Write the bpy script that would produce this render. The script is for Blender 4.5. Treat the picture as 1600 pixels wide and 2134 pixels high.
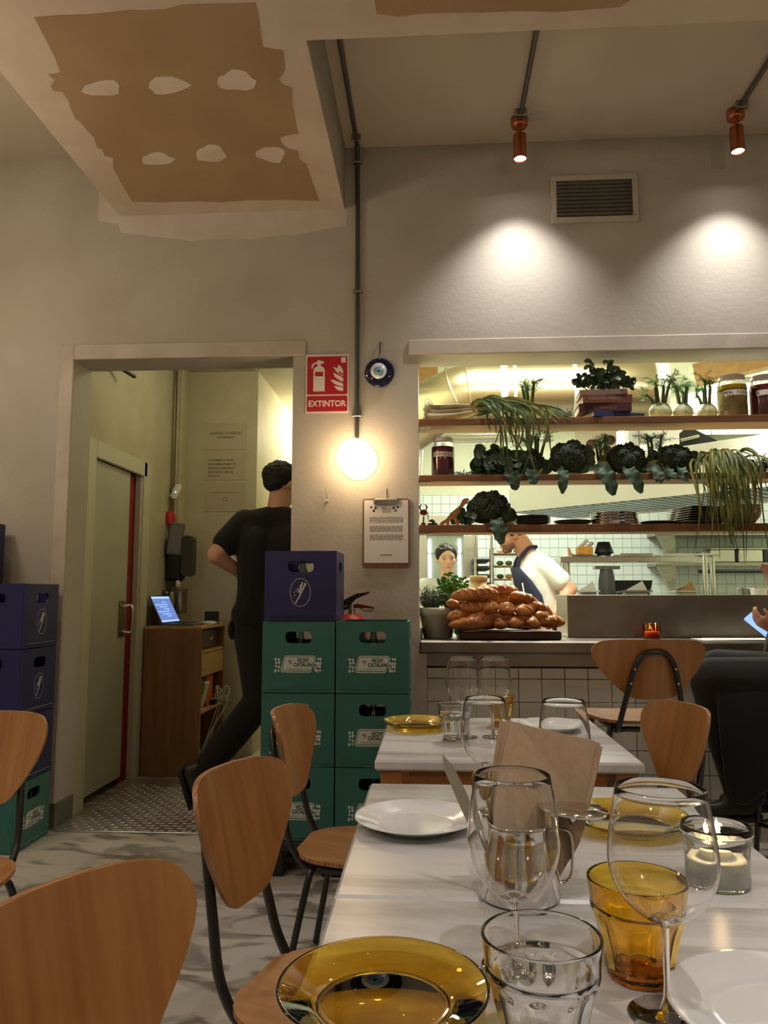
import bpy, math, random
from mathutils import Vector, Matrix, Euler
import numpy as np

for _o in list(bpy.data.objects):
    bpy.data.objects.remove(_o)
scene = bpy.context.scene
COL = scene.collection
PI = math.pi
R = math.radians

# ------------------------------------------------------------------ camera
CAM_H = 1.21
F_PX = 1603.0
YAW, PIT = R(3.5), R(6.0)
cam_d = bpy.data.cameras.new('camera')
cam = bpy.data.objects.new('camera', cam_d)
COL.objects.link(cam)
cam.location = (0, 0, CAM_H)
cam.rotation_euler = (PI / 2 + PIT, 0, YAW)
cam_d.sensor_fit = 'HORIZONTAL'
cam_d.sensor_width = 36.0
cam_d.lens = F_PX / 1600.0 * 36.0
cam_d.clip_start = 0.02
cam_d.clip_end = 60
scene.camera = cam

# ------------------------------------------------------------------ world, exposure
world = bpy.data.worlds.new('world')
scene.world = world
world.use_nodes = True
world.node_tree.nodes['Background'].inputs[0].default_value = (1.0, 0.86, 0.7, 1)
world.node_tree.nodes['Background'].inputs[1].default_value = 0.03
vs = scene.view_settings
vs.view_transform = 'Standard'
vs.look = 'None'
vs.gamma = 1.0
vs.use_curve_mapping = False
vs.exposure = 0.70
cy = scene.cycles
cy.max_bounces = 10
cy.diffuse_bounces = 3
cy.glossy_bounces = 3
cy.transmission_bounces = 11
cy.transparent_max_bounces = 12
cy.caustics_reflective = False
cy.caustics_refractive = True
cy.sample_clamp_indirect = 6.0
cy.light_sampling_threshold = 0.03

# light powers (the lamps themselves are built further down)
GLOBE_E = 10.0
SPOT_W = 40.0
ADDED_SPOT_W = 60.0
ADDED_PENDANT_E = 23.0
KITCHEN_W = 60.0
PASSAGE_W = 25.0
WARM = (1.0, 0.83, 0.62)
NEUTRAL = (1.0, 0.86, 0.72)
SPOTC = (1.0, 0.95, 0.93)
KITC = (0.97, 1.0, 0.86)

# ------------------------------------------------------------------ measuring helpers
_R = Vector((math.cos(YAW), math.sin(YAW), 0))
_F = Vector((-math.sin(YAW) * math.cos(PIT), math.cos(YAW) * math.cos(PIT), math.sin(PIT)))
_U = _R.cross(_F)
_C = Vector((0, 0, CAM_H))


def ray(x, y):
    return _F + _R * ((x - 800) / F_PX) - _U * ((y - 1067) / F_PX)


def at(x, y, Y):
    d = ray(x, y)
    return _C + d * (Y / d.y)


def atz(x, y, Z):
    d = ray(x, y)
    return _C + d * ((Z - CAM_H) / d.z)


# ------------------------------------------------------------------ materials
M = {}


def _mat(name):
    m = bpy.data.materials.new(name)
    m.use_nodes = True
    nt = m.node_tree
    return m, nt, nt.nodes['Principled BSDF']


def lin(c):
    return tuple(((v / 255.0) / 12.92 if v <= 10 else (((v / 255.0) + 0.055) / 1.055) ** 2.4) for v in c)


def pbr(name, col, rough=0.5, metal=0.0, var=None, bump=None, coat=0.0, spec=0.5, sub=0.0, stretch=None, sheen=0.0):
    """var = (scale, second colour, low, high); bump = (scale, strength, distance)"""
    m, nt, b = _mat(name)
    b.inputs['Roughness'].default_value = rough
    b.inputs['Metallic'].default_value = metal
    b.inputs['Coat Weight'].default_value = coat
    b.inputs['Coat Roughness'].default_value = 0.08
    b.inputs['Specular IOR Level'].default_value = spec
    b.inputs['Sheen Weight'].default_value = sheen
    if sub:
        b.inputs['Subsurface Weight'].default_value = sub
        b.inputs['Subsurface Radius'].default_value = (0.02, 0.008, 0.004)
        b.inputs['Subsurface Scale'].default_value = 0.3
    b.inputs['Base Color'].default_value = (*col, 1)
    tc = nt.nodes.new('ShaderNodeTexCoord')
    src = tc.outputs['Object']
    if stretch:
        mp = nt.nodes.new('ShaderNodeMapping')
        mp.inputs['Scale'].default_value = stretch
        nt.links.new(src, mp.inputs['Vector'])
        src = mp.outputs['Vector']
    if var:
        n = nt.nodes.new('ShaderNodeTexNoise')
        n.inputs['Scale'].default_value = var[0]
        n.inputs['Detail'].default_value = 3
        nt.links.new(src, n.inputs['Vector'])
        r = nt.nodes.new('ShaderNodeValToRGB')
        r.color_ramp.elements[0].position = var[2] if len(var) > 2 else 0.35
        r.color_ramp.elements[1].position = var[3] if len(var) > 3 else 0.65
        r.color_ramp.elements[0].color = (*col, 1)
        r.color_ramp.elements[1].color = (*var[1], 1)
        nt.links.new(n.outputs['Fac'], r.inputs['Fac'])
        nt.links.new(r.outputs['Color'], b.inputs['Base Color'])
    if bump:
        n2 = nt.nodes.new('ShaderNodeTexNoise')
        n2.inputs['Scale'].default_value = bump[0]
        n2.inputs['Detail'].default_value = 1.5
        nt.links.new(src, n2.inputs['Vector'])
        bp = nt.nodes.new('ShaderNodeBump')
        bp.inputs['Strength'].default_value = bump[1]
        bp.inputs['Distance'].default_value = bump[2] if len(bump) > 2 else 0.01
        nt.links.new(n2.outputs['Fac'], bp.inputs['Height'])
        nt.links.new(bp.outputs['Normal'], b.inputs['Normal'])
    M[name] = m
    return m


def clear_glass(name, col, ior=1.5, rough=0.02, edge=1.0):
    """thin-walled glass: a Fresnel blend of a clear tinted pass-through and a sharp reflection"""
    m = bpy.data.materials.new(name)
    m.use_nodes = True
    nt = m.node_tree
    for n in list(nt.nodes):
        nt.nodes.remove(n)
    out = nt.nodes.new('ShaderNodeOutputMaterial')
    mix = nt.nodes.new('ShaderNodeMixShader')
    lw = nt.nodes.new('ShaderNodeLayerWeight')
    lw.inputs['Blend'].default_value = 0.5
    pw = nt.nodes.new('ShaderNodeMath')
    pw.operation = 'POWER'
    pw.inputs[1].default_value = 4.0
    nt.links.new(lw.outputs['Facing'], pw.inputs[0])
    f0 = ((ior - 1) / (ior + 1)) ** 2
    fr = nt.nodes.new('ShaderNodeMath')
    fr.operation = 'MULTIPLY_ADD'
    fr.inputs[1].default_value = 0.8
    fr.inputs[2].default_value = f0
    nt.links.new(pw.outputs[0], fr.inputs[0])
    tr = nt.nodes.new('ShaderNodeBsdfTransparent')
    tr.inputs['Color'].default_value = (*col, 1)
    gl = nt.nodes.new('ShaderNodeBsdfGlossy')
    gl.inputs['Roughness'].default_value = rough
    gl.inputs['Color'].default_value = (edge, edge, edge, 1)
    nt.links.new(fr.outputs[0], mix.inputs[0])
    nt.links.new(tr.outputs[0], mix.inputs[1])
    nt.links.new(gl.outputs[0], mix.inputs[2])
    nt.links.new(mix.outputs[0], out.inputs['Surface'])
    M[name] = m
    return m


def glow(name, col, strength):
    m, nt, b = _mat(name)
    b.inputs['Base Color'].default_value = (*col, 1)
    b.inputs['Emission Color'].default_value = (*col, 1)
    b.inputs['Emission Strength'].default_value = strength
    if strength < 50 and name not in ('globe_glow', 'added_pendant_glow'):
        m.cycles.emission_sampling = 'NONE'
    M[name] = m
    return m


def wood(name, c1, c2, rough=0.4, scale=(3, 3, 40), nscale=2.0, coat=0.0, bump=0.05):
    """long grain: noise squeezed along two axes"""
    m, nt, b = _mat(name)
    tc = nt.nodes.new('ShaderNodeTexCoord')
    mp = nt.nodes.new('ShaderNodeMapping')
    mp.inputs['Scale'].default_value = scale
    nt.links.new(tc.outputs['Object'], mp.inputs['Vector'])
    n = nt.nodes.new('ShaderNodeTexNoise')
    n.inputs['Scale'].default_value = nscale
    n.inputs['Detail'].default_value = 4
    n.inputs['Distortion'].default_value = 0.4
    nt.links.new(mp.outputs['Vector'], n.inputs['Vector'])
    r = nt.nodes.new('ShaderNodeValToRGB')
    r.color_ramp.elements[0].position = 0.3
    r.color_ramp.elements[1].position = 0.7
    r.color_ramp.elements[0].color = (*c1, 1)
    r.color_ramp.elements[1].color = (*c2, 1)
    nt.links.new(n.outputs['Fac'], r.inputs['Fac'])
    nt.links.new(r.outputs['Color'], b.inputs['Base Color'])
    b.inputs['Roughness'].default_value = rough
    b.inputs['Coat Weight'].default_value = coat
    b.inputs['Coat Roughness'].default_value = 0.15
    bp = nt.nodes.new('ShaderNodeBump')
    bp.inputs['Strength'].default_value = bump
    bp.inputs['Distance'].default_value = 0.004
    nt.links.new(n.outputs['Fac'], bp.inputs['Height'])
    nt.links.new(bp.outputs['Normal'], b.inputs['Normal'])
    M[name] = m
    return m


# paint, plaster, floor
pbr('wall_paint', lin((193, 186, 172)), 0.75, var=(2.2, lin((184, 176, 161)), 0.4, 0.62), bump=(38, 0.18, 0.006))
pbr('trim_paint', lin((202, 192, 176)), 0.6, var=(5, lin((190, 179, 163)), 0.42, 0.6), bump=(30, 0.15, 0.005))
pbr('ceiling_paint', lin((206, 192, 172)), 0.8, var=(1.6, lin((198, 184, 163)), 0.4, 0.6), bump=(45, 0.1, 0.004))
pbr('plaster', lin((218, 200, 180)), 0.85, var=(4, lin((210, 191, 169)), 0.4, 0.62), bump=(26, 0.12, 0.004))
pbr('patch_plaster', lin((228, 212, 196)), 0.85, var=(6, lin((218, 201, 182)), 0.4, 0.62), bump=(30, 0.15, 0.004))
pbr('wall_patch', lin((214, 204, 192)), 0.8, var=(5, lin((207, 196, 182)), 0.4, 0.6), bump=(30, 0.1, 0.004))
pbr('drywall_board', lin((178, 148, 112)), 0.9, var=(3, lin((171, 140, 104)), 0.4, 0.62), bump=(60, 0.05, 0.002))
pbr('yellow_paint', lin((202, 192, 162)), 0.7, var=(3, lin((192, 181, 150)), 0.4, 0.6), bump=(30, 0.12, 0.005))
pbr('grey_base', lin((126, 120, 108)), 0.75, var=(8, lin((104, 98, 88)), 0.4, 0.65), bump=(30, 0.15, 0.004))
pbr('kitchen_paint', lin((214, 214, 186)), 0.6, var=(2, lin((204, 205, 174)), 0.4, 0.6))
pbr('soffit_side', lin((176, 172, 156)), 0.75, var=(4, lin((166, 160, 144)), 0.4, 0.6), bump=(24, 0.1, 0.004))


def floor_mat():
    m, nt, b = _mat('concrete_floor')
    tc = nt.nodes.new('ShaderNodeTexCoord')

    def noise(scale, det, dist=0.0, stretch=(1, 1, 1)):
        mp = nt.nodes.new('ShaderNodeMapping')
        mp.inputs['Scale'].default_value = stretch
        nt.links.new(tc.outputs['Object'], mp.inputs['Vector'])
        n = nt.nodes.new('ShaderNodeTexNoise')
        n.inputs['Scale'].default_value = scale
        n.inputs['Detail'].default_value = det
        n.inputs['Distortion'].default_value = dist
        nt.links.new(mp.outputs['Vector'], n.inputs['Vector'])
        return n.outputs['Fac']

    def ramp(f, p0, p1, c0, c1):
        r = nt.nodes.new('ShaderNodeValToRGB')
        r.color_ramp.elements[0].position, r.color_ramp.elements[1].position = p0, p1
        r.color_ramp.elements[0].color = (*c0, 1)
        r.color_ramp.elements[1].color = (*c1, 1)
        nt.links.new(f, r.inputs['Fac'])
        return r.outputs['Color']

    def mixc(fac, a, c):
        x = nt.nodes.new('ShaderNodeMix')
        x.data_type = 'RGBA'
        nt.links.new(fac, x.inputs['Factor'])
        nt.links.new(a, x.inputs['A'])
        nt.links.new(c, x.inputs['B'])
        return x.outputs['Result']

    base = ramp(noise(1.3, 3), 0.35, 0.65, lin((190, 184, 172)), lin((168, 161, 148)))
    mask = ramp(noise(3.4, 7, 1.2, (1.0, 1.8, 1)), 0.50, 0.60, (0, 0, 0), (1, 1, 1))
    area = ramp(noise(0.55, 3, 0.3), 0.33, 0.50, (0, 0, 0), (0.85, 0.85, 0.85))
    mul = nt.nodes.new('ShaderNodeMath')
    mul.operation = 'MULTIPLY'
    nt.links.new(mask, mul.inputs[0])
    nt.links.new(area, mul.inputs[1])
    stain = ramp(noise(14, 5), 0.3, 0.7, lin((88, 80, 70)), lin((120, 112, 100)))
    col = mixc(mul.outputs[0], base, stain)
    nt.links.new(col, b.inputs['Base Color'])
    b.inputs['Roughness'].default_value = 0.42
    bp = nt.nodes.new('ShaderNodeBump')
    bp.inputs['Strength'].default_value = 0.06
    bp.inputs['Distance'].default_value = 0.003
    nt.links.new(noise(40, 2), bp.inputs['Height'])
    nt.links.new(bp.outputs['Normal'], b.inputs['Normal'])
    M['concrete_floor'] = m


floor_mat()


def marble_mat():
    m, nt, b = _mat('marble')
    tc = nt.nodes.new('ShaderNodeTexCoord')
    mp = nt.nodes.new('ShaderNodeMapping')
    mp.inputs['Scale'].default_value = (0.7, 3.6, 1)
    mp.inputs['Rotation'].default_value = (0, 0, 0.12)
    nt.links.new(tc.outputs['Object'], mp.inputs['Vector'])
    n = nt.nodes.new('ShaderNodeTexNoise')
    n.inputs['Scale'].default_value = 3.2
    n.inputs['Detail'].default_value = 4
    n.inputs['Distortion'].default_value = 0.5
    nt.links.new(mp.outputs['Vector'], n.inputs['Vector'])
    r = nt.nodes.new('ShaderNodeValToRGB')
    r.color_ramp.elements[0].position = 0.40
    r.color_ramp.elements[1].position = 0.62
    r.color_ramp.elements[0].color = (*lin((212, 210, 208)), 1)
    r.color_ramp.elements[1].color = (*lin((172, 169, 165)), 1)
    nt.links.new(n.outputs['Fac'], r.inputs['Fac'])
    nt.links.new(r.outputs['Color'], b.inputs['Base Color'])
    b.inputs['Roughness'].default_value = 0.28
    bp = nt.nodes.new('ShaderNodeBump')
    bp.inputs['Strength'].default_value = 0.05
    bp.inputs['Distance'].default_value = 0.003
    n2 = nt.nodes.new('ShaderNodeTexNoise')
    n2.inputs['Scale'].default_value = 90
    nt.links.new(tc.outputs['Object'], n2.inputs['Vector'])
    nt.links.new(n2.outputs['Fac'], bp.inputs['Height'])
    nt.links.new(bp.outputs['Normal'], b.inputs['Normal'])
    M['marble'] = m


marble_mat()
wood('plywood', lin((172, 121, 66)), lin((149, 98, 48)), 0.36, (30, 3, 2.2), 1.2, coat=0.25)
wood('ply_edge', lin((190, 136, 84)), lin((104, 60, 30)), 0.45, (1, 160, 4), 1.0, coat=0.1)
wood('shelf_wood', lin((140, 92, 52)), lin((112, 72, 40)), 0.5, (1.5, 14, 30), 2.0)
wood('shelf_underside', lin((214, 180, 138)), lin((194, 156, 112)), 0.6, (1.5, 20, 10), 2.0)
wood('table_wood', lin((168, 112, 58)), lin((138, 86, 40)), 0.45, (2, 30, 30), 1.5)
wood('cabinet_wood', lin((150, 106, 62)), lin((128, 86, 46)), 0.5, (10, 10, 1.2), 2.0)
wood('cabinet_pale', lin((196, 154, 98)), lin((180, 136, 80)), 0.5, (10, 2, 10), 2.0)
wood('board_wood', lin((92, 56, 38)), lin((62, 36, 24)), 0.55, (3, 20, 20), 2.0)
wood('clip_wood', lin((142, 92, 58)), lin((120, 74, 44)), 0.6, (20, 20, 4), 2.0)
wood('toy_wood', lin((190, 140, 84)), lin((164, 112, 60)), 0.5, (6, 6, 20), 2.0)
pbr('black_tube', lin((26, 25, 25)), 0.33, 0.0, coat=0.3)
pbr('steel', lin((176, 172, 164)), 0.32, 1.0, var=(3, lin((156, 152, 146)), 0.4, 0.6), stretch=(1, 8, 8))
pbr('steel_bright', lin((214, 212, 206)), 0.2, 1.0)
pbr('chrome', lin((224, 222, 218)), 0.08, 1.0)
pbr('brushed_counter', lin((150, 142, 132)), 0.42, 0.9, var=(2.5, lin((126, 118, 108)), 0.4, 0.62), bump=(30, 0.04, 0.002))
pbr('duct_metal', lin((196, 180, 146)), 0.3, 1.0, bump=(6, 0.06, 0.01))
pbr('duct_tape', lin((232, 232, 222)), 0.35, 0.6)
pbr('treadplate', lin((222, 221, 216)), 0.3, 0.85, var=(6, lin((190, 188, 182)), 0.4, 0.65))
pbr('copper', lin((206, 128, 86)), 0.3, 1.0)
pbr('pipe_grey', lin((92, 90, 84)), 0.4, 0.7)
pbr('pipe_dark', lin((58, 54, 50)), 0.45, 0.4)
pbr('screw', lin((160, 150, 130)), 0.35, 1.0)
pbr('white_tile', lin((196, 192, 178)), 0.16, 0.0, var=(0.9, lin((186, 182, 168)), 0.4, 0.6))
pbr('grout', lin((98, 84, 64)), 0.9)
pbr('kitchen_tile', lin((216, 226, 220)), 0.14)
pbr('kitchen_grout', lin((146, 156, 162)), 0.9)
pbr('white_ceramic', lin((236, 236, 236)), 0.12, coat=0.3)
pbr('dark_ceramic', lin((66, 58, 50)), 0.3, coat=0.3)
pbr('stone_bowl', lin((170, 154, 134)), 0.55, var=(12, lin((150, 132, 112)), 0.4, 0.6))
pbr('clay_pot', lin((208, 200, 180)), 0.7, var=(8, lin((190, 182, 160)), 0.4, 0.62), bump=(20, 0.1, 0.004))
pbr('red_paint', lin((190, 26, 32)), 0.45)
pbr('dark_red', lin((134, 10, 20)), 0.55)
pbr('sign_red', lin((184, 22, 38)), 0.4)
pbr('sign_white', lin((236, 226, 214)), 0.5)
pbr('paper', lin((226, 222, 216)), 0.8)
pbr('poster_paper', lin((190, 176, 150)), 0.55, coat=0.2)
pbr('ink', lin((46, 42, 40)), 0.8)
pbr('ink_soft', lin((126, 116, 104)), 0.8)
pbr('ink_grey', lin((120, 116, 114)), 0.8)
pbr('blue_plastic', lin((34, 37, 96)), 0.4, var=(5, lin((30, 33, 86)), 0.4, 0.6))
pbr('green_plastic', lin((50, 110, 102)), 0.42, var=(5, lin((44, 102, 96)), 0.4, 0.6))
pbr('label_white', lin((206, 212, 206)), 0.5)
pbr('label_green', lin((52, 74, 68)), 0.5)
pbr('black_plastic', lin((22, 22, 23)), 0.45)
pbr('grey_plastic', lin((96, 98, 100)), 0.45)
pbr('white_plastic', lin((222, 220, 212)), 0.4)
pbr('olive_plastic', lin((58, 56, 40)), 0.5)
pbr('orange_plastic', lin((230, 110, 40)), 0.5)
pbr('orange_pulp', lin((240, 150, 40)), 0.5, var=(40, lin((250, 190, 90))))
pbr('kraft', lin((206, 176, 136)), 0.8)
pbr('menu_card', lin((196, 170, 142)), 0.85, var=(60, lin((188, 160, 132))))
pbr('door_paint', lin((190, 186, 166)), 0.5, var=(2, lin((180, 175, 154)), 0.4, 0.62))
pbr('door_frame_paint', lin((206, 200, 176)), 0.5)
pbr('brass', lin((150, 130, 96)), 0.35, 1.0)
pbr('navy_glass', lin((16, 22, 58)), 0.06, coat=0.5)
pbr('light_blue', lin((130, 176, 190)), 0.2, coat=0.4)
pbr('skin_a', lin((212, 160, 132)), 0.5)
pbr('skin_b', lin((204, 144, 112)), 0.5)
pbr('skin_c', lin((228, 180, 150)), 0.5)
pbr('lips', lin((196, 120, 106)), 0.45)
pbr('stubble', lin((142, 98, 76)), 0.7, var=(90, lin((112, 76, 60)), 0.4, 0.6))
pbr('eye_white', lin((206, 190, 180)), 0.4)
pbr('hair', lin((20, 16, 14)), 0.7, bump=(60, 0.3, 0.004), stretch=(6, 6, 1))
pbr('black_cloth', lin((15, 15, 16)), 0.9, bump=(14, 0.25, 0.02), sheen=0.1)
pbr('black_trouser', lin((12, 12, 13)), 0.9, bump=(10, 0.3, 0.02), sheen=0.1)
pbr('white_cloth', lin((226, 224, 214)), 0.9, bump=(9, 0.35, 0.02))
pbr('navy_cloth', lin((36, 38, 62)), 0.9, bump=(16, 0.2, 0.01))
pbr('olive_cloth', lin((44, 44, 36)), 0.95, bump=(14, 0.25, 0.02))
pbr('rubber', lin((20, 19, 19)), 0.7)
wood('crust', lin((208, 136, 70)), lin((156, 86, 40)), 0.34, (3, 3, 3), 4.0, coat=0.25, bump=0.2)
pbr('crumb', lin((224, 164, 90)), 0.6, bump=(60, 0.3, 0.004))
pbr('broccoli', lin((36, 50, 38)), 0.75, var=(40, lin((56, 70, 52)), 0.4, 0.6), bump=(260, 0.8, 0.004))
pbr('leaf_dark', lin((46, 70, 48)), 0.5, var=(20, lin((68, 92, 66)), 0.4, 0.6))
pbr('leaf_mid', lin((60, 88, 44)), 0.5, var=(20, lin((84, 112, 60)), 0.4, 0.6))
pbr('leaf_bright', lin((96, 150, 52)), 0.5, var=(20, lin((70, 122, 40)), 0.4, 0.6))
pbr('leek_leaf', lin((128, 142, 76)), 0.5, var=(12, lin((88, 106, 56)), 0.4, 0.6))
pbr('straw_leaf', lin((166, 162, 84)), 0.55, var=(10, lin((118, 116, 50)), 0.4, 0.6))
pbr('pale_stem', lin((212, 214, 170)), 0.45, var=(14, lin((190, 200, 140)), 0.4, 0.6))
pbr('leek_root', lin((206, 194, 154)), 0.6, var=(16, lin((180, 164, 120)), 0.4, 0.6))
pbr('herb_grey', lin((104, 118, 92)), 0.7, var=(20, lin((76, 90, 66)), 0.4, 0.6))
pbr('soil', lin((50, 40, 30)), 0.95)
pbr('pickle_red', lin((126, 10, 44)), 0.12, var=(9, lin((86, 6, 30)), 0.35, 0.65), coat=0.6)
pbr('pickle_yellow', lin((198, 176, 110)), 0.15, var=(18, lin((176, 150, 84)), 0.4, 0.6), coat=0.6)
pbr('oil_yellow', lin((196, 160, 22)), 0.1, coat=0.6)
pbr('jar_lid', lin((222, 214, 210)), 0.35)
pbr('book_red', lin((116, 68, 48)), 0.6)
pbr('book_maroon', lin((74, 30, 38)), 0.6)
pbr('book_blue', lin((44, 58, 108)), 0.5)
pbr('book_rose', lin((132, 108, 96)), 0.6)
pbr('page', lin((206, 192, 168)), 0.9)
pbr('wax', lin((232, 220, 190)), 0.5, sub=0.2)
pbr('jar_milk', lin((214, 220, 206)), 0.2)
pbr('fridge_steel', lin((196, 194, 184)), 0.35, 0.8)
pbr('hood_white', lin((226, 224, 212)), 0.4)
pbr('baffle', lin((186, 200, 206)), 0.35, 0.3)
pbr('cable_white', lin((206, 200, 190)), 0.5)
pbr('crab_red', lin((140, 58, 40)), 0.5)
clear_glass('glass_clear', (0.97, 0.975, 0.97), 1.42)
clear_glass('glass_thick', (0.90, 0.92, 0.92), 1.5)
def solid_glass(name, col, ior=1.47, rough=0.0):
    m, nt, b = _mat(name)
    b.inputs['Base Color'].default_value = (*col, 1)
    b.inputs['Transmission Weight'].default_value = 1.0
    b.inputs['IOR'].default_value = ior
    b.inputs['Roughness'].default_value = rough
    M[name] = m
    return m


solid_glass('glass_clear', (1.0, 1.0, 1.0), 1.45)
solid_glass('glass_thick', (0.98, 0.99, 0.985), 1.5)
solid_glass('glass_amber', (0.97, 0.67, 0.09), 1.5)
solid_glass('glass_amber_deep', (0.86, 0.36, 0.03), 1.5)
clear_glass('glass_pane', (0.95, 0.985, 0.98), 1.35)
clear_glass('glass_amber_thin', (0.86, 0.50, 0.16), 1.4)
clear_glass('glass_bottle', (0.35, 0.5, 0.42), 1.5)
glow('globe_glow', (1.0, 0.72, 0.42), GLOBE_E)
glow('added_pendant_glow', WARM, ADDED_PENDANT_E)
glow('spot_glow', (1.0, 0.93, 0.84), 30.0)
glow('tube_glow', (0.97, 1.0, 0.86), 9.0)
glow('flame_glow', (1.0, 0.72, 0.34), 45.0)
glow('screen_blue', (0.10, 0.16, 0.42), 0.9)
glow('screen_bar', (0.28, 0.48, 1.0), 0.9)
glow('phone_screen', (0.20, 0.36, 0.85), 1.0)
glow('added_fridge_glow', (0.85, 1.0, 1.0), 2.2)
glow('led_green', (0.2, 1.0, 0.7), 3.0)


# ------------------------------------------------------------------ mesh builder
class MB:
    def __init__(self):
        self.v, self.f, self.s, self.mi = [], [], [], []
        self.cur = 0

    def add(self, vs, fs, smooth=False, T=None):
        o = len(self.v)
        if T is not None:
            vs = [tuple(T @ Vector(p)) for p in vs]
        self.v += [tuple(p) for p in vs]
        self.f += [tuple(i + o for i in q) for q in fs]
        self.s += [smooth] * len(fs)
        self.mi += [self.cur] * len(fs)
        return self

    def box(self, x0, x1, y0, y1, z0, z1, b=0.0, T=None):
        if b <= 0:
            v = [(x, y, z) for z in (z0, z1) for y in (y0, y1) for x in (x0, x1)]
            f = [(0, 2, 3, 1), (4, 5, 7, 6), (0, 1, 5, 4), (2, 6, 7, 3), (0, 4, 6, 2), (1, 3, 7, 5)]
            return self.add(v, f, False, T)
        lo, hi = (x0, y0, z0), (x1, y1, z1)
        v, idx = [], {}
        for sx in (0, 1):
            for sy in (0, 1):
                for sz in (0, 1):
                    s = (sx, sy, sz)
                    for ax in range(3):
                        p = []
                        for k in range(3):
                            e = hi[k] if s[k] else lo[k]
                            d = -b if s[k] else b
                            p.append(e if k == ax else e + d)
                        idx[(s, ax)] = len(v)
                        v.append(tuple(p))
        f = []
        for ax in range(3):
            o = [k for k in range(3) if k != ax]
            for e in (0, 1):
                q = []
                for (a, c) in ((0, 0), (1, 0), (1, 1), (0, 1)):
                    s = [0, 0, 0]
                    s[ax], s[o[0]], s[o[1]] = e, a, c
                    q.append(idx[(tuple(s), ax)])
                f.append(tuple(q))
            for a in (0, 1):
                for c in (0, 1):
                    s0, s1 = [0, 0, 0], [0, 0, 0]
                    s0[ax], s1[ax] = 0, 1
                    s0[o[0]] = s1[o[0]] = a
                    s0[o[1]] = s1[o[1]] = c
                    s0, s1 = tuple(s0), tuple(s1)
                    f.append((idx[(s0, o[0])], idx[(s1, o[0])], idx[(s1, o[1])], idx[(s0, o[1])]))
        for sx in (0, 1):
            for sy in (0, 1):
                for sz in (0, 1):
                    s = (sx, sy, sz)
                    f.append(tuple(idx[(s, k)] for k in range(3)))
        return self.add(v, f, False, T)

    def tube(self, pts, r, n=8, cap=True, smooth=True, T=None, closed=False):
        pts = [Vector(p) for p in pts]
        k = len(pts)
        rs = r if isinstance(r, (list, tuple)) else [r] * k
        tang = []
        for i in range(k):
            a = pts[(i - 1) % k] if (closed or i > 0) else pts[0]
            b = pts[(i + 1) % k] if (closed or i < k - 1) else pts[-1]
            t = (b - a)
            tang.append(t.normalized() if t.length > 1e-9 else Vector((0, 0, 1)))
        up = Vector((0, 0, 1)) if abs(tang[0].z) < 0.9 else Vector((1, 0, 0))
        nrm = (up - tang[0] * up.dot(tang[0])).normalized()
        v, f = [], []
        for i in range(k):
            t = tang[i]
            nrm = (nrm - t * nrm.dot(t))
            nrm = nrm.normalized() if nrm.length > 1e-6 else t.orthogonal().normalized()
            bi = t.cross(nrm)
            for j in range(n):
                a = 2 * PI * j / n
                v.append(tuple(pts[i] + (nrm * math.cos(a) + bi * math.sin(a)) * rs[i]))
        for i in range(k if closed else k - 1):
            for j in range(n):
                i2 = (i + 1) % k
                f.append((i * n + j, i * n + (j + 1) % n, i2 * n + (j + 1) % n, i2 * n + j))
        self.add(v, f, smooth, T)
        if cap and not closed:
            self.add(v[:n], [tuple(range(n - 1, -1, -1))], False, T)
            self.add(v[-n:], [tuple(range(n))], False, T)
        return self

    def lathe(self, prof, n=24, T=None, smooth=True, mod=None, cap0=True, cap1=True):
        """prof: (r, z) pairs; mod(angle, r, z) -> r"""
        v, f = [], []
        for (r, z) in prof:
            for j in range(n):
                a = 2 * PI * j / n
                rr = mod(a, r, z) if mod else r
                v.append((rr * math.cos(a), rr * math.sin(a), z))
        k = len(prof)
        for i in range(k - 1):
            for j in range(n):
                f.append((i * n + j, i * n + (j + 1) % n, (i + 1) * n + (j + 1) % n, (i + 1) * n + j))
        self.add(v, f, smooth, T)
        if cap0 and prof[0][0] > 1e-6:
            self.add(v[:n], [tuple(range(n - 1, -1, -1))], False, T)
        if cap1 and prof[-1][0] > 1e-6:
            self.add(v[-n:], [tuple(range(n))], False, T)
        return self

    def ball(self, c, r, n=12, m=8, T=None, smooth=True):
        r = r if isinstance(r, (list, tuple)) else (r, r, r)
        v = [(c[0], c[1], c[2] - r[2])]
        for i in range(1, m):
            p = -PI / 2 + PI * i / m
            for j in range(n):
                a = 2 * PI * j / n
                v.append((c[0] + r[0] * math.cos(p) * math.cos(a), c[1] + r[1] * math.cos(p) * math.sin(a), c[2] + r[2] * math.sin(p)))
        v.append((c[0], c[1], c[2] + r[2]))
        f = [(0, 1 + (j + 1) % n, 1 + j) for j in range(n)]
        for i in range(m - 2):
            for j in range(n):
                a, b = 1 + i * n, 1 + (i + 1) * n
                f.append((a + j, a + (j + 1) % n, b + (j + 1) % n, b + j))
        a = 1 + (m - 2) * n
        f += [(a + j, a + (j + 1) % n, len(v) - 1) for j in range(n)]
        return self.add(v, f, smooth, T)

    def capsule(self, p0, p1, r0, r1, n=14, T=None):
        """two round ends of different size joined by a taper"""
        p0, p1 = Vector(p0), Vector(p1)
        d = (p1 - p0)
        L = d.length
        t = d.normalized() if L > 1e-6 else Vector((0, 0, 1))
        pts, rs = [], []
        for k in range(0, 6):
            a = PI / 2 * k / 6
            pts.append(p0 - t * r0 * math.cos(a))
            rs.append(max(r0 * math.sin(a), 1e-4))
        for k in range(0, 4):
            u = k / 3
            pts.append(p0.lerp(p1, u))
            rs.append(r0 + (r1 - r0) * u)
        for k in range(1, 7):
            a = PI / 2 * k / 6
            pts.append(p1 + t * r1 * math.sin(a))
            rs.append(max(r1 * math.cos(a), 1e-4))
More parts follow.
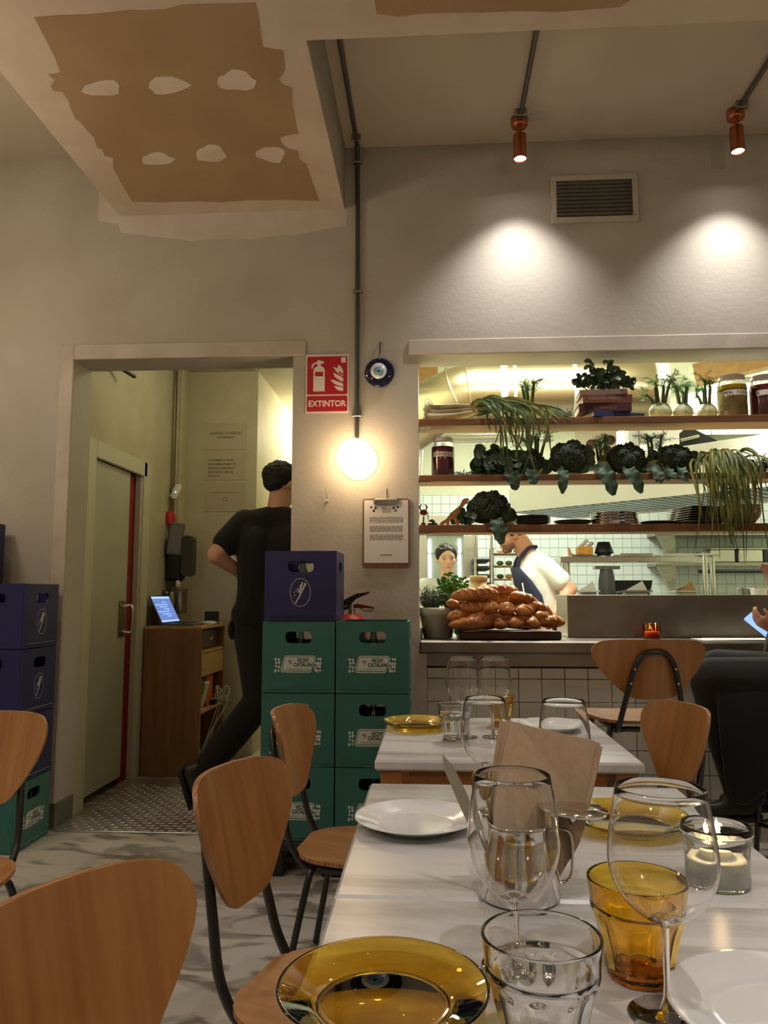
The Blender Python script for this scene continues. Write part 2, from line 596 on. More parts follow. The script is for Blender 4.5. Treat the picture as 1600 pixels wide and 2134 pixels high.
        return self.tube(pts, rs, n, True, True, T)

    def prism(self, poly, z0, z1, T=None, smooth=False):
        n = len(poly)
        ar = sum(poly[i][0] * poly[(i + 1) % n][1] - poly[(i + 1) % n][0] * poly[i][1] for i in range(n))
        if ar < 0:
            poly = poly[::-1]
        v = [(p[0], p[1], z0) for p in poly] + [(p[0], p[1], z1) for p in poly]
        f = [tuple(range(n - 1, -1, -1)), tuple(range(n, 2 * n))]
        f += [(i, (i + 1) % n, n + (i + 1) % n, n + i) for i in range(n)]
        return self.add(v, f, smooth, T)

    def strip(self, rows, smooth=True, T=None, close=False):
        """rows of equally many points"""
        k, n = len(rows), len(rows[0])
        v = [tuple(p) for r in rows for p in r]
        f = []
        for i in range(k - 1):
            for j in range(n if close else n - 1):
                f.append((i * n + j, i * n + (j + 1) % n, (i + 1) * n + (j + 1) % n, (i + 1) * n + j))
        return self.add(v, f, smooth, T)

    def mesh(self, name, mats):
        me = bpy.data.meshes.new(name)
        me.from_pydata(self.v, [], self.f)
        for m in (mats if isinstance(mats, (list, tuple)) else [mats]):
            me.materials.append(M[m])
        me.polygons.foreach_set('use_smooth', self.s)
        me.polygons.foreach_set('material_index', self.mi)
        me.update()
        return me

    def build(self, name, mats, parent=None, loc=None, rot=None):
        me = self.mesh(name, mats)
        return place(name, me, parent, loc, rot)


def place(name, data, parent=None, loc=None, rot=None, scale=None):
    o = bpy.data.objects.new(name, data)
    COL.objects.link(o)
    if parent is not None:
        o.parent = parent
    if loc is not None:
        o.location = loc
    if rot is not None:
        o.rotation_euler = rot
    if scale is not None:
        o.scale = scale if isinstance(scale, (tuple, list)) else (scale,) * 3
    return o


def tag(o, label=None, cat=None, group=None, kind=None):
    if label:
        o['label'] = label
    if cat:
        o['category'] = cat
    if group:
        o['group'] = group
    if kind:
        o['kind'] = kind
    return o


def thing(name, label, cat, loc=(0, 0, 0), rotz=0.0, group=None, rot=None):
    o = bpy.data.objects.new(name, None)
    COL.objects.link(o)
    o.empty_display_size = 0.05
    o.location = loc
    o.rotation_euler = rot if rot is not None else (0, 0, rotz)
    return tag(o, label, cat, group)


def struct(o):
    o['kind'] = 'structure'
    return o


def copy_tree(o, parent=None):
    c = o.copy()
    COL.objects.link(c)
    c.parent = parent
    for ch in list(o.children):
        copy_tree(ch, c)
    return c


def clone(o, loc=None, rot=None, label=None, group=None, scale=None):
    c = copy_tree(o)
    if loc is not None:
        c.location = loc
    if rot is not None:
        c.rotation_euler = rot
    if scale is not None:
        c.scale = scale if isinstance(scale, (tuple, list)) else (scale,) * 3
    if label:
        c['label'] = label
    if group:
        c['group'] = group
    return c


def text(s, size, mat, parent, loc, rot=(PI / 2, 0, 0), name='lettering', align='CENTER', ext=0.0006, sx=1.0, space=1.0, bold=0.0):
    cu = bpy.data.curves.new(name, 'FONT')
    cu.body = s
    cu.size = size
    cu.extrude = ext
    cu.offset = bold
    cu.align_x = align
    cu.align_y = 'CENTER'
    cu.space_character = space
    cu.resolution_u = 3
    cu.materials.append(M[mat])
    o = bpy.data.objects.new(name, cu)
    COL.objects.link(o)
    o.parent = parent
    o.location = loc
    o.rotation_euler = rot
    o.scale = (sx, 1, 1)
    return o


def TR(loc=(0, 0, 0), rot=(0, 0, 0), scale=(1, 1, 1)):
    s = Matrix.Diagonal((*scale, 1))
    return Matrix.Translation(loc) @ Euler(rot).to_matrix().to_4x4() @ s


def smooth_curve(pts, per=6):
    """Catmull-Rom through the points"""
    P = [Vector(p) for p in pts]
    P = [P[0] * 2 - P[1]] + P + [P[-1] * 2 - P[-2]]
    out = []
    for i in range(1, len(P) - 2):
        for k in range(per):
            t = k / per
            a, b, c, d = P[i - 1], P[i], P[i + 1], P[i + 2]
            out.append(0.5 * ((2 * b) + (c - a) * t + (2 * a - 5 * b + 4 * c - d) * t * t + (3 * b - a - 3 * c + d) * t ** 3))
    out.append(P[-2])
    return out


def flesh(o, voxel=0.01, smooth=6):
    """melt overlapping closed shapes into one continuous surface"""
    r = o.modifiers.new('remesh', 'REMESH')
    r.mode = 'VOXEL'
    r.voxel_size = voxel
    r.use_smooth_shade = True
    s = o.modifiers.new('smooth', 'SMOOTH')
    s.factor = 0.5
    s.iterations = smooth
    return o


FACE = (PI / 2, 0, 0)      # local xy plane turned to face -Y


# ------------------------------------------------------------------ the setting
WY, WT = 4.0, 0.22           # front of the far wall, its thickness
CEIL, SOF = 3.655, 3.30
DX0, DX1, DZ = -1.945, -0.735, 2.48     # doorway
KX0, KX1, KZ0, KZ1 = -0.063, 2.75, 0.90, 2.472   # kitchen hatch
RX0, RX1, RY0 = -3.3, 3.1, -3.0

m = MB().box(RX0 - 0.2, RX1 + 1.6, RY0, 9.3, -0.1, 0)
struct(m.build('floor', 'concrete_floor'))
m = MB().box(RX0, RX1, RY0, WY, CEIL, CEIL + 0.1)
struct(m.build('ceiling', 'ceiling_paint'))
m = MB()
m.box(RX0, DX0, WY, WY + WT, 0, CEIL)
m.box(DX0, DX1, WY, WY + WT, DZ, CEIL)
m.box(DX1, KX0, WY, WY + WT, 0, CEIL)
m.box(KX0, KX1, WY, WY + WT, KZ1, CEIL)
m.box(KX1, RX1, WY, WY + WT, 0, CEIL)
wall = struct(m.build('wall_front', 'wall_paint'))
m = MB().box(RX0 - 0.2, RX0, RY0, WY, 0, CEIL)
struct(m.build('wall_left', 'wall_paint'))
m = MB().box(RX1, RX1 + 0.2, RY0, WY, 0, CEIL)
struct(m.build('wall_right', 'wall_paint'))
m = MB().box(RX0 - 0.2, RX1 + 0.2, RY0 - 0.2, RY0, 0, CEIL)
struct(m.build('wall_back', 'wall_paint'))

# raised plaster bands round the doorway and over the hatch
m = MB()
m.box(DX0 - 0.078, DX0, WY - 0.012, WY, 0.0, DZ + 0.085, 0.004)
m.box(DX0, DX1 + 0.07, WY - 0.012, WY, DZ, DZ + 0.085, 0.004)
struct(m.build('trim_1', 'trim_paint'))
m = MB()
m.box(KX0 - 0.05, KX1, WY - 0.012, WY, KZ1, KZ1 + 0.082, 0.004)
struct(m.build('trim_2', 'trim_paint'))
m = MB()
m.box(DX0 - 0.08, DX0 + 0.006, WY - 0.016, WY + 0.19, 0.0, 0.13, 0.003)
struct(m.build('baseboard_left', 'grey_base'))
# the lighter coat of paint under the boxed-in ceiling
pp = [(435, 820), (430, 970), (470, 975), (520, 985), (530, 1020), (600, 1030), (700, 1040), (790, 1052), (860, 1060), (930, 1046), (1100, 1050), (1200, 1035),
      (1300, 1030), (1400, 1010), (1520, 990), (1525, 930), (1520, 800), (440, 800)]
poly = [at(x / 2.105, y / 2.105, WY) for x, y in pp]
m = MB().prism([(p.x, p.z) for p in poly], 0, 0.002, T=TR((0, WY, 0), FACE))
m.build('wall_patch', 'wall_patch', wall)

# boxed-in duct under the ceiling: one run towards the wall, one across
SL, SR, SC = -1.72, -0.462, 2.70
m = MB()
m.box(SL, SR, SC, WY, SOF, CEIL)
m.box(RX0, RX1, 0.6, SC, SOF, CEIL)
sof = struct(m.build('ceiling_soffit', 'plaster'))
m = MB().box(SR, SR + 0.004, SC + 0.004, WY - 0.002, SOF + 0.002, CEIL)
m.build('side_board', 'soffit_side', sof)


def flat_patch(pts, name, mat, parent, k, th):
    P = [atz(x / k[0] + k[1], y / k[0] + k[2], SOF) for x, y in pts]
    MB().prism([(p.x, p.y) for p in P], SOF - th, SOF + 0.0005).build(name, mat, parent)


K1 = (2.105, 0, 0)
brown = [(150, 75), (260, 66), (400, 62), (560, 44), (640, 45), (720, 40), (800, 20), (960, 15), (1120, 12), (1135, 90), (1142, 150), (1150, 205), (1200, 215), (1240, 220),
         (1250, 300), (1235, 330), (1220, 345), (1240, 372), (1280, 385), (1280, 450), (1292, 510), (1300, 560), (1308, 585), (1260, 592), (1225, 605), (1240, 635), (1262, 650),
         (1308, 662), (1312, 700), (1345, 722), (1370, 800), (1400, 880), (1240, 876), (1080, 878), (970, 886), (870, 882), (700, 886), (580, 884), (530, 800), (497, 738), (495, 692),
         (458, 682), (448, 655), (425, 645), (412, 600), (385, 575), (352, 535), (330, 520), (305, 465), (300, 440), (272, 402), (232, 396), (222, 375), (240, 350), (210, 325),
         (265, 318), (240, 250), (200, 170)]
flat_patch(brown, 'plasterboard', 'drywall_board', sof, K1, 0.002)
rnd = random.Random(4)
for (cx, cy_, rx, ry) in ((450, 385, 86, 36), (735, 370, 92, 38), (1035, 350, 86, 46), (690, 695, 72, 28), (928, 672, 70, 36), (1190, 674, 68, 36)):
    pts = []
    for k in range(18):
        a = 2 * PI * k / 18
        q = rnd.uniform(0.86, 1.08) * (1.0 + 0.12 * math.cos(3 * a + cx))
        pts.append((cx + rx * q * math.cos(a), cy_ + ry * q * math.sin(a)))
    flat_patch(pts, 'filler_spot', 'patch_plaster', sof, K1, 0.004)
flat_patch([(770, -300), (778, -60), (780, 0), (785, 28), (830, 34), (870, 28), (930, 26), (1000, 25), (1080, 22), (1160, 24), (1220, 19), (1290, 14), (1330, -10), (1500, -70), (1500, -300)],
           'plasterboard', 'drywall_board', sof, (1, 0, 0), 0.002)

# lower wall under the hatch: tiles set in dark mortar
TX0 = -0.025
m = MB().box(TX0, KX1, WY + 0.012, WY + WT, 0, 0.83)
low = struct(m.build('wall_counter', 'grout'))
m = MB().box(KX0, TX0, WY + 0.0, WY + WT, 0, 0.9)
struct(m.build('trim_3', 'wall_paint'))
tp = 0.116
tile = MB().box(0.0015, tp - 0.0015, 0, 0.01, 0.0015, tp - 0.0015, 0.0015).mesh('tile', 'white_tile')
for i in range(24):
    for j in range(8):
        z = 0.83 - 0.055 - (j + 0) * tp
        if j == 7:
            continue
        place('tile', tile, low, (TX0 + i * tp, WY + 0.004, z - tp))
tt = MB().box(0.002, tp - 0.002, 0, 0.01, 0.002, 0.053, 0.0015).mesh('tile', 'white_tile')
for i in range(24):
    place('tile', tt, low, (TX0 + i * tp, WY + 0.004, 0.83 - 0.055))

# the lobby behind the doorway
VX, VB, PX, VZ = -1.97, 5.85, -1.35, 2.95
m = MB()
m.box(VX - 0.15, VX, WY + WT, 4.32, 0, VZ)
m.box(VX - 0.15, VX, 4.32, 5.12, 2.02, VZ)
m.box(VX - 0.15, VX, 5.12, VB, 0, VZ)
m.box(VX - 0.15, VX - 0.1, 4.32, 5.12, 0, 2.02)
struct(m.build('wall_lobby_left', 'yellow_paint'))
m = MB()
m.box(VX - 0.15, PX, VB, VB + 0.12, 0, VZ)
struct(m.build('wall_lobby_end', 'yellow_paint'))
m = MB().box(PX - 0.1, PX, VB + 0.12, 9.0, 0, VZ)
struct(m.build('wall_passage_left', 'yellow_paint'))
m = MB().box(PX - 0.1, -0.45, 9.0, 9.1, 0, VZ)
struct(m.build('wall_passage_end', 'yellow_paint'))
m = MB().box(-0.5, -0.42, WY + WT, 9.2, 0, 3.3)
struct(m.build('wall_kitchen_left', 'kitchen_paint'))
m = MB().box(VX - 0.15, -0.42, WY + WT, 9.1, VZ, VZ + 0.1)
struct(m.build('ceiling_lobby', 'yellow_paint'))
m = MB().box(VX, VX + 0.012, VB - 0.012 - 0.02, VB, 0, VZ)
# pipe chase in the corner
m = MB().box(VX, VX + 0.07, VB - 0.16, VB, 0, VZ, 0.003)
struct(m.build('trim_4', 'yellow_paint'))

# side door of the lobby: frame, leaf standing ajar in its red rebate, pull handle
m = MB()
m.box(VX - 0.002, VX + 0.025, 4.22, 4.33, 0, 2.1, 0.004)
m.box(VX - 0.002, VX + 0.025, 4.33, 5.13, 2.0, 2.1, 0.004)
m.box(VX - 0.002, VX + 0.025, 5.08, 5.2, 0, 2.1, 0.004)
m.box(VX - 0.03, VX + 0.012, 5.06, 5.1, 0, 2.02, 0.003)
door = struct(m.build('door_1', 'door_frame_paint'))
MB().box(VX - 0.05, VX - 0.008, 4.3, 4.92, 0.05, 2.0, 0.003).build('door_leaf', 'door_paint', door)
MB().box(VX - 0.06, VX - 0.03, 4.92, 5.06, 0.0, 2.0).build('red_rebate', 'dark_red', door)
hd = MB().box(VX - 0.008, VX - 0.003, 4.80, 4.90, 0.93, 1.16, 0.001).build('handle_plate', 'brass', door)
MB().tube(smooth_curve([(VX - 0.004, 4.86, 0.965), (VX + 0.04, 4.87, 0.96), (VX + 0.055, 4.87, 0.985), (VX + 0.055, 4.87, 1.1), (VX + 0.04, 4.87, 1.13), (VX - 0.004, 4.86, 1.125)], 5), 0.009, 10).build('pull_handle', 'steel_bright', hd)

# treadplate ramp through the doorway, its raised lozenges one by one
m = MB().box(DX0 + 0.01, DX1, 3.955, 5.05, 0, 0.008, 0.002)
ramp = struct(m.build('floor_treadplate', 'treadplate'))
loz = MB().add([(-0.028, 0, 0), (0, -0.0075, 0), (0.028, 0, 0), (0, 0.0075, 0), (-0.016, 0, 0.0035), (0.016, 0, 0.0035)],
               [(0, 1, 5, 4), (1, 2, 5), (2, 3, 4, 5), (3, 0, 4)], False).mesh('tread_bar', 'treadplate')
n = 0
for j in range(26):
    for i in range(18):
        x = DX0 + 0.05 + i * 0.072 + (0.036 if j % 2 else 0)
        y = 3.98 + j * 0.041
        if x > -0.95 or n >= 300:
            continue
        place('tread_bar', loz, ramp, (x, y, 0.008))
        n += 1

# kitchen shell
KY = 9.0
m = MB().box(-0.5, 4.6, KY, KY + 0.1, 0, 3.3)
kw = struct(m.build('wall_kitchen_back', 'kitchen_grout'))
MB().box(-0.42, 4.6, KY - 0.008, KY, 2.35, 3.3).build('painted_band', 'kitchen_paint', kw)
kp = 0.104
kt = MB().box(0.002, kp - 0.002, 0, 0.008, 0.002, kp - 0.002, 0.001).mesh('tile', 'kitchen_tile')
rest = MB()
n = 0
for j in range(18):
    for i in range(46):
        x, z = -0.4 + i * kp, 2.35 - (j + 1) * kp
        if x > 4.5:
            continue
        near = -0.2 < x < 4.1 and ((1.2 < z < 2.0 and x > 1.3) or (x < 0.95 and z > 1.25))
        if near and n < 295:
            place('tile', kt, kw, (x, KY - 0.008, z))
            n += 1
        else:
            rest.box(x + 0.002, x + kp - 0.002, KY - 0.008, KY, z + 0.002, z + kp - 0.002)
tag(rest.build('tiles', 'kitchen_tile', kw), kind='stuff')
m = MB().box(4.6, 4.7, WY + WT, 9.2, 0, 3.3)
struct(m.build('wall_kitchen_right', 'kitchen_paint'))
m = MB().box(-0.5, 4.7, WY + WT, 9.2, 3.3, 3.4)
struct(m.build('ceiling_kitchen', 'kitchen_paint'))
m = MB().box(KX1, 4.7, WY + WT - 0.02, WY + WT + 0.05, 0, 3.3)
struct(m.build('wall_kitchen_front', 'kitchen_paint'))


# ------------------------------------------------------------------ lamps and what hangs on the wall
def light(kind, name, parent, loc, power, col, size=0.05, rot=(0, 0, 0), angle=None, blend=0.5, shape=None):
    L = bpy.data.lights.new(name, kind)
    L.energy = power
    L.color = col
    if kind == 'AREA':
        L.shape = 'RECTANGLE'
        L.size, L.size_y = shape
    else:
        L.shadow_soft_size = size
    if kind == 'SPOT':
        L.spot_size = angle
        L.spot_blend = blend
    o = bpy.data.objects.new(name, L)
    COL.objects.link(o)
    o.parent = parent
    o.location = loc
    o.rotation_euler = rot
    return o


gl = at(740, 952, 3.90)
t = thing('globe_wall_lamp', 'glowing round opal globe lamp in a thin brass ring on the wall', 'lamp', (gl.x, WY, gl.z))
MB().ball((0, -0.105, 0), 0.094, 28, 16).build('globe', 'globe_glow', t)
ring = [(0.012 + 0.103 * math.cos(a), -0.02, -0.012 + 0.103 * math.sin(a)) for a in [2 * PI * k / 48 for k in range(48)]]
MB().tube(ring, 0.0022, 6, closed=True).build('ring', 'brass', t)
MB().lathe([(0.06, 0), (0.06, 0.014), (0.05, 0.02)], 28, TR((0, 0, 0), (PI / 2, 0, 0))).build('backplate', 'brass', t)
MB().tube([(0, -0.01, 0), (0, -0.03, 0)], 0.014, 12).build('socket', 'brass', t)
MB().tube([(0.0, -0.012, 0.09), (0.0, -0.012, 0.12)], 0.008, 10).build('neck', 'brass', t)

# conduit of the globe lamp: along the ceiling, then down the wall
cx = gl.x
t = thing('wall_conduit', 'grey metal conduit running down the wall to the globe lamp', 'pipe', (cx, WY, 0))
z1 = gl.z + 0.12
MB().tube([(0, -0.018, z1), (0, -0.018, CEIL - 0.10)] + [(0.0, -0.018 - 0.05 * (1 - math.cos(a)), CEIL - 0.1 + 0.075 * math.sin(a)) for a in (0.4, 0.8, 1.2, 1.57)] + [(0.0, -0.4, CEIL - 0.024), (0.0, -1.32, CEIL - 0.022)],
          0.0115, 12).build('tube', 'pipe_grey', t)
for z in (at(742, 342, WY).z, at(742, 610, WY).z, at(742, 868, WY).z):
    MB().box(-0.026, 0.026, -0.03, 0.0, z - 0.006, z + 0.006, 0.002).build('clamp', 'steel', t)
MB().box(-0.026, 0.026, -0.13, -0.118, CEIL - 0.036, CEIL, 0.002).build('clamp', 'steel', t)

# copper ceiling spots on conduits
def spot(name, label, p, power, group='copper ceiling spots', aim=(R(-3), 0, 0), conduit=True):
    t = thing(name, label, 'spotlight', p, 0, group)
    MB().lathe([(0.0, 0), (0.043, 0), (0.043, -0.04), (0.038, -0.046), (0.0, -0.046)], 28).build('ceiling_cup', 'copper', t)
    MB().tube([(0, 0, -0.044), (0, 0, -0.095)], 0.009, 12).build('stem', 'copper', t)
    MB().tube([(-0.012, 0, -0.09), (0.012, 0, -0.09)], 0.006, 8).build('pivot', 'screw', t)
    A = TR((0, 0, -0.09), aim)
    MB().lathe([(0.0, 0), (0.03, 0), (0.034, -0.004), (0.034, -0.135), (0.036, -0.138), (0.031, -0.138), (0.031, -0.12)], 28, A, cap1=False).build('barrel', 'copper', t)
    MB().lathe([(0.0, -0.124), (0.031, -0.124), (0.031, -0.128), (0, -0.130)], 24, A).build('bulb', 'spot_glow', t)
    light('SPOT', 'beam', t, tuple(A @ Vector((0, 0, -0.15))), power, SPOTC, 0.03, aim, R(104), 1.0)
    return t


def ceiling_conduit(label, x, y0, y1):
    t = thing('ceiling_conduit', label, 'pipe', (x, y1, CEIL))
    MB().tube([(0, 0, -0.036), (0, -0.03, -0.018), (0, y0 - y1, -0.018)], 0.0115, 12).build('tube', 'pipe_grey', t)
    MB().box(-0.03, 0.03, -0.075, -0.06, -0.034, 0, 0.002).build('clamp', 'steel', t)
    for s in (-1, 1):
        MB().tube([(s * 0.024, -0.067, -0.034), (s * 0.024, -0.067, -0.042)], 0.006, 8).build('screw', 'screw', t)


S1, S2 = atz(1082, 246, CEIL), atz(1531, 232, CEIL)
S1.y = S2.y = (S1.y + S2.y) / 2
spot('ceiling_spot', 'copper ceiling spotlight above the left side of the wall vent', tuple(S1), SPOT_W)
spot('ceiling_spot', 'copper ceiling spotlight right of the wall vent near the picture edge', tuple(S2), SPOT_W)
ceiling_conduit('grey ceiling conduit feeding the copper spotlight over the vent', S1.x, 2.7, S1.y - 0.01)
ceiling_conduit('grey ceiling conduit feeding the copper spotlight at the right edge', S2.x, 2.7, S2.y - 0.01)
# unseen copies of these fittings, added to light the dining room
for k, (x, y) in enumerate(((-0.9, 0.2), (0.55, 0.3), (-2.4, 1.2), (1.9, 1.1), (0.2, -1.6), (-2.4, 3.2))):
    zz = SOF if 0.6 < y < SC else CEIL
    spot('ceiling_spot', 'added copper ceiling spotlight out of the picture, over the %s' % ('left front tables', 'near table', 'left tables', 'right tables', 'rear tables', 'far left corner')[k], (x, y, zz), (ADDED_SPOT_W * (0.5 if k < 2 else 1.0)) if k != 5 else 6.0, 'added copper spots behind the viewer', (0, 0, 0))
for k, (x, y) in enumerate(((-2.0, -0.6), (1.9, -0.6), (-2.5, 2.5))):  # unseen pendants added to wash the ceiling and room with warm light
    t = thing('added_pendant', ('added opal globe pendant lamp hanging left behind the viewer', 'added opal globe pendant lamp hanging right behind the viewer', 'added opal globe pendant lamp over the tables beyond the left edge')[k], 'lamp', (x, y, CEIL), 0, 'added pendants behind the viewer')
    MB().tube([(0, 0, 0), (0, 0, -1.0)], 0.004, 6).build('cord', 'black_plastic', t)
    MB().ball((0, 0, -1.12), 0.13, 20, 12).build('globe', 'added_pendant_glow', t)

# wall vent
v0, v1 = at(1146, 370, WY), at(1330, 462, WY)
t = thing('wall_vent', 'rectangular air vent grille with pale frame high on the wall', 'vent', ((v0.x + v1.x) / 2, WY, (v0.z + v1.z) / 2))
w, h = (v1.x - v0.x) / 2, (v0.z - v1.z) / 2
m = MB()
m.box(-w, w, -0.02, 0, h - 0.03, h, 0.003).box(-w, w, -0.02, 0, -h, -h + 0.03, 0.003)
m.box(-w, -w + 0.03, -0.02, 0, -h + 0.03, h - 0.03, 0.003).box(w - 0.03, w, -0.02, 0, -h + 0.03, h - 0.03, 0.003)
m.build('frame', 'trim_paint', t)
MB().box(-w + 0.03, w - 0.03, -0.004, -0.001, -h + 0.03, h - 0.03).build('shade_sheet', 'black_plastic', t)  # flat black sheet standing in for the shade behind the slats
sl = MB().box(-w + 0.032, w - 0.032, -0.009, 0.009, -0.0014, 0.0014, T=TR((0, 0, 0), (R(-28), 0, 0))).mesh('slat', 'grey_base')
for k in range(9):
    place('slat', sl, t, (0, -0.012, -h + 0.046 + k * (2 * h - 0.092) / 8))

# fire-extinguisher sign
s0, s1 = at(638, 740, WY), at(726, 860, WY)
t = thing('safety_sign', 'red and white extinguisher sign reading EXTINTOR beside the conduit', 'sign', ((s0.x + s1.x) / 2, WY, (s0.z + s1.z) / 2))
w, h = (s1.x - s0.x) / 2, (s0.z - s1.z) / 2


def rr(x0, x1, y0, y1, r, n=4):
    o = []
    for (cx_, cy_, a0) in ((x1 - r, y1 - r, 0), (x0 + r, y1 - r, 90), (x0 + r, y0 + r, 180), (x1 - r, y0 + r, 270)):
        for k in range(n + 1):
            a = R(a0 + 90 * k / n)
            o.append((cx_ + r * math.cos(a), cy_ + r * math.sin(a)))
    return o


TF = TR((0, 0, 0), FACE)
MB().prism(rr(-w, w, -h, h, 0.004), 0, 0.004, TF).build('plate', 'sign_white', t)
zz = lambda v: h - (v - 155) / 505 * 2 * h       # zoom rows 155..660
xx = lambda u: -w + (u - 80) / 356 * 2 * w
MB().prism(rr(xx(91), xx(426), zz(502), zz(172), 0.006), 0.004, 0.005, TF).build('pictogram_panel', 'sign_red', t)
MB().prism(rr(xx(91), xx(426), zz(648), zz(515), 0.006), 0.004, 0.005, TF).build('text_panel', 'sign_red', t)
pic = MB()
body = [(143, 475), (143, 300), (148, 280), (160, 265), (175, 258), (175, 235), (155, 238), (142, 252), (138, 278), (126, 276), (128, 250), (140, 232), (160, 222), (172, 220), (172, 210), (200, 203), (202, 212), (228, 214), (230, 232), (205, 236),
        (205, 256), (225, 266), (236, 282), (238, 300), (238, 475)]
pic.prism([(xx(a), zz(b)) for a, b in body], 0.005, 0.0058, TF)
for fl in ([(304, 258), (320, 268), (340, 280), (352, 246), (372, 262), (388, 290), (392, 325), (375, 318), (360, 300), (352, 310), (365, 325), (392, 338), (392, 345), (372, 335), (345, 318), (325, 295)],
           [(310, 312), (325, 325), (350, 336), (378, 348), (392, 365), (392, 395), (370, 388), (340, 368), (318, 345)],
           [(286, 378), (310, 376), (345, 392), (375, 402), (392, 412), (392, 435), (350, 428), (315, 408)],
           [(315, 425), (345, 436), (392, 442), (392, 472), (365, 472), (335, 458)]):
    pic.prism([(xx(a), zz(b)) for a, b in fl], 0.005, 0.0058, TF)
pic.prism([(xx(a), zz(b)) for a, b in ((374, 182), (412, 182), (412, 228), (374, 228))], 0.005, 0.0053, TF)
pic.build('pictogram', 'sign_white', t)
MB().prism([(xx(a), zz(b)) for a, b in ((157, 306), (224, 306), (224, 345), (157, 345))], 0.0058, 0.0062, TF).build('pictogram_band', 'sign_red', t)
text('EXTINTOR', 0.045, 'sign_white', t, (0, -0.0055, zz(583)), FACE, sx=0.92, bold=0.0011)

# evil-eye disc
e = at(791, 778, WY)
t = thing('evil_eye_disc', 'dark blue glass evil-eye disc hanging from a cord', 'ornament', (e.x, WY, e.z))
TY = TR((0, 0, 0), (PI / 2, 0, 0))
MB().lathe([(0.0, 0.004), (0.055, 0.004), (0.076, 0.010), (0.08, 0.016), (0.074, 0.023), (0.05, 0.028), (0, 0.030)], 40, TY).build('disc', 'navy_glass', t)
MB().lathe([(0.0, 0.0295), (0.043, 0.0295), (0.043, 0.0305), (0.0, 0.0315)], 32, TR((-0.004, 0, 0.005), (PI / 2, 0, 0))).build('white_ring', 'white_ceramic', t)
MB().lathe([(0.0, 0.031), (0.027, 0.031), (0.027, 0.032), (0.0, 0.0328)], 28, TR((-0.004, 0, 0.002), (PI / 2, 0, 0))).build('iris', 'light_blue', t)
MB().lathe([(0.0, 0.032), (0.006, 0.032), (0.006, 0.0335), (0.0, 0.034)], 16, TR((-0.004, 0, 0.002), (PI / 2, 0, 0))).build('pupil', 'navy_glass', t)
MB().tube([(0.002, -0.03, 0.07), (0.002, -0.018, 0.085), (0.003, -0.008, 0.165)], 0.003, 6).build('cord', 'navy_glass', t)
MB().tube([(0.003, 0.0, 0.165), (0.003, -0.015, 0.167)], 0.0035, 6).build('nail', 'screw', t)

# nail and stub of wire left in the wall
nn = at(683, 1044, WY)
t = thing('bent_nail', 'bent nail with wire sticking out of bare wall below the globe', 'nail', (nn.x, WY, nn.z))
MB().tube([(0, 0, 0), (0, -0.02, 0.002)], 0.005, 8).build('head', 'sign_white', t)
MB().tube([(0, -0.012, 0), (-0.006, -0.02, 0.03), (-0.012, -0.02, 0.065)], 0.0016, 6).build('wire', 'screw', t)

# clipboard
c0, c1 = at(756, 1040, WY), at(854, 1182, WY)
t = thing('clipboard', 'wooden clipboard holding a printed sheet, hung on the wall', 'clipboard', ((c0.x + c1.x) / 2, WY, (c0.z + c1.z) / 2))
w, h = (c1.x - c0.x) / 2, (c0.z - c1.z) / 2
MB().prism(rr(-w, w, -h, h, 0.012), 0.004, 0.012, TF).build('board', 'clip_wood', t)
MB().box(-w + 0.008, w - 0.008, -0.0135, -0.012, -h + 0.022, h - 0.008).build('sheet', 'paper', t)
m = MB()
m.box(-0.062, 0.062, -0.03, -0.012, h - 0.022, h - 0.002, 0.004)
for s in (-1, 1):
    m.tube([(s * 0.06, -0.02, h - 0.026), (s * 0.06, -0.02, h + 0.002)], 0.007, 8)
m.box(-0.05, 0.05, -0.022, -0.013, h - 0.032, h - 0.02, 0.002)
m.build('clip', 'chrome', t)
MB().tube([(0, -0.012, h), (0, -0.006, h + 0.02), (0, -0.002, h + 0.055)], 0.003, 6).build('hook', 'screw', t)
text('LA', 0.018, 'ink_grey', t, (-0.012, -0.0138, h - 0.043), FACE, name='heading')
text('MALA', 0.02, 'ink_grey', t, (0.0, -0.0138, h - 0.056), FACE, name='heading')
text('BESTIA', 0.014, 'ink_grey', t, (0.002, -0.0138, h - 0.070), FACE, name='heading')
m = MB()
for (a, b, r) in ((-0.078, -0.045, 0.006), (-0.055, -0.05, 0.007), (-0.064, -0.064, 0.007), (0.04, -0.05, 0.007), (0.062, -0.045, 0.006), (0.05, -0.064, 0.006)):
    m.lathe([(r, 0), (r, 0.0004)], 8, TR((a, -0.0138, h + b), FACE))
m.build('heading_marks', 'ink', t)
rnd = random.Random(8)
m = MB()
for (z0, n_) in ((0.097, 4), (0.145, 4), (0.188, 4)):
    for k in range(n_):
        x = -0.085
        while x < 0.085:
            L = rnd.uniform(0.006, 0.02)
            m.box(x, min(x + L, 0.088), -0.0142, -0.0136, h - z0 - k * 0.0078 - 0.0036, h - z0 - k * 0.0078)
            x += L + 0.004
m.box(-0.032, 0.032, -0.0142, -0.0136, -h + 0.062, -h + 0.066)
m.build('printed_lines', 'ink_grey', t)


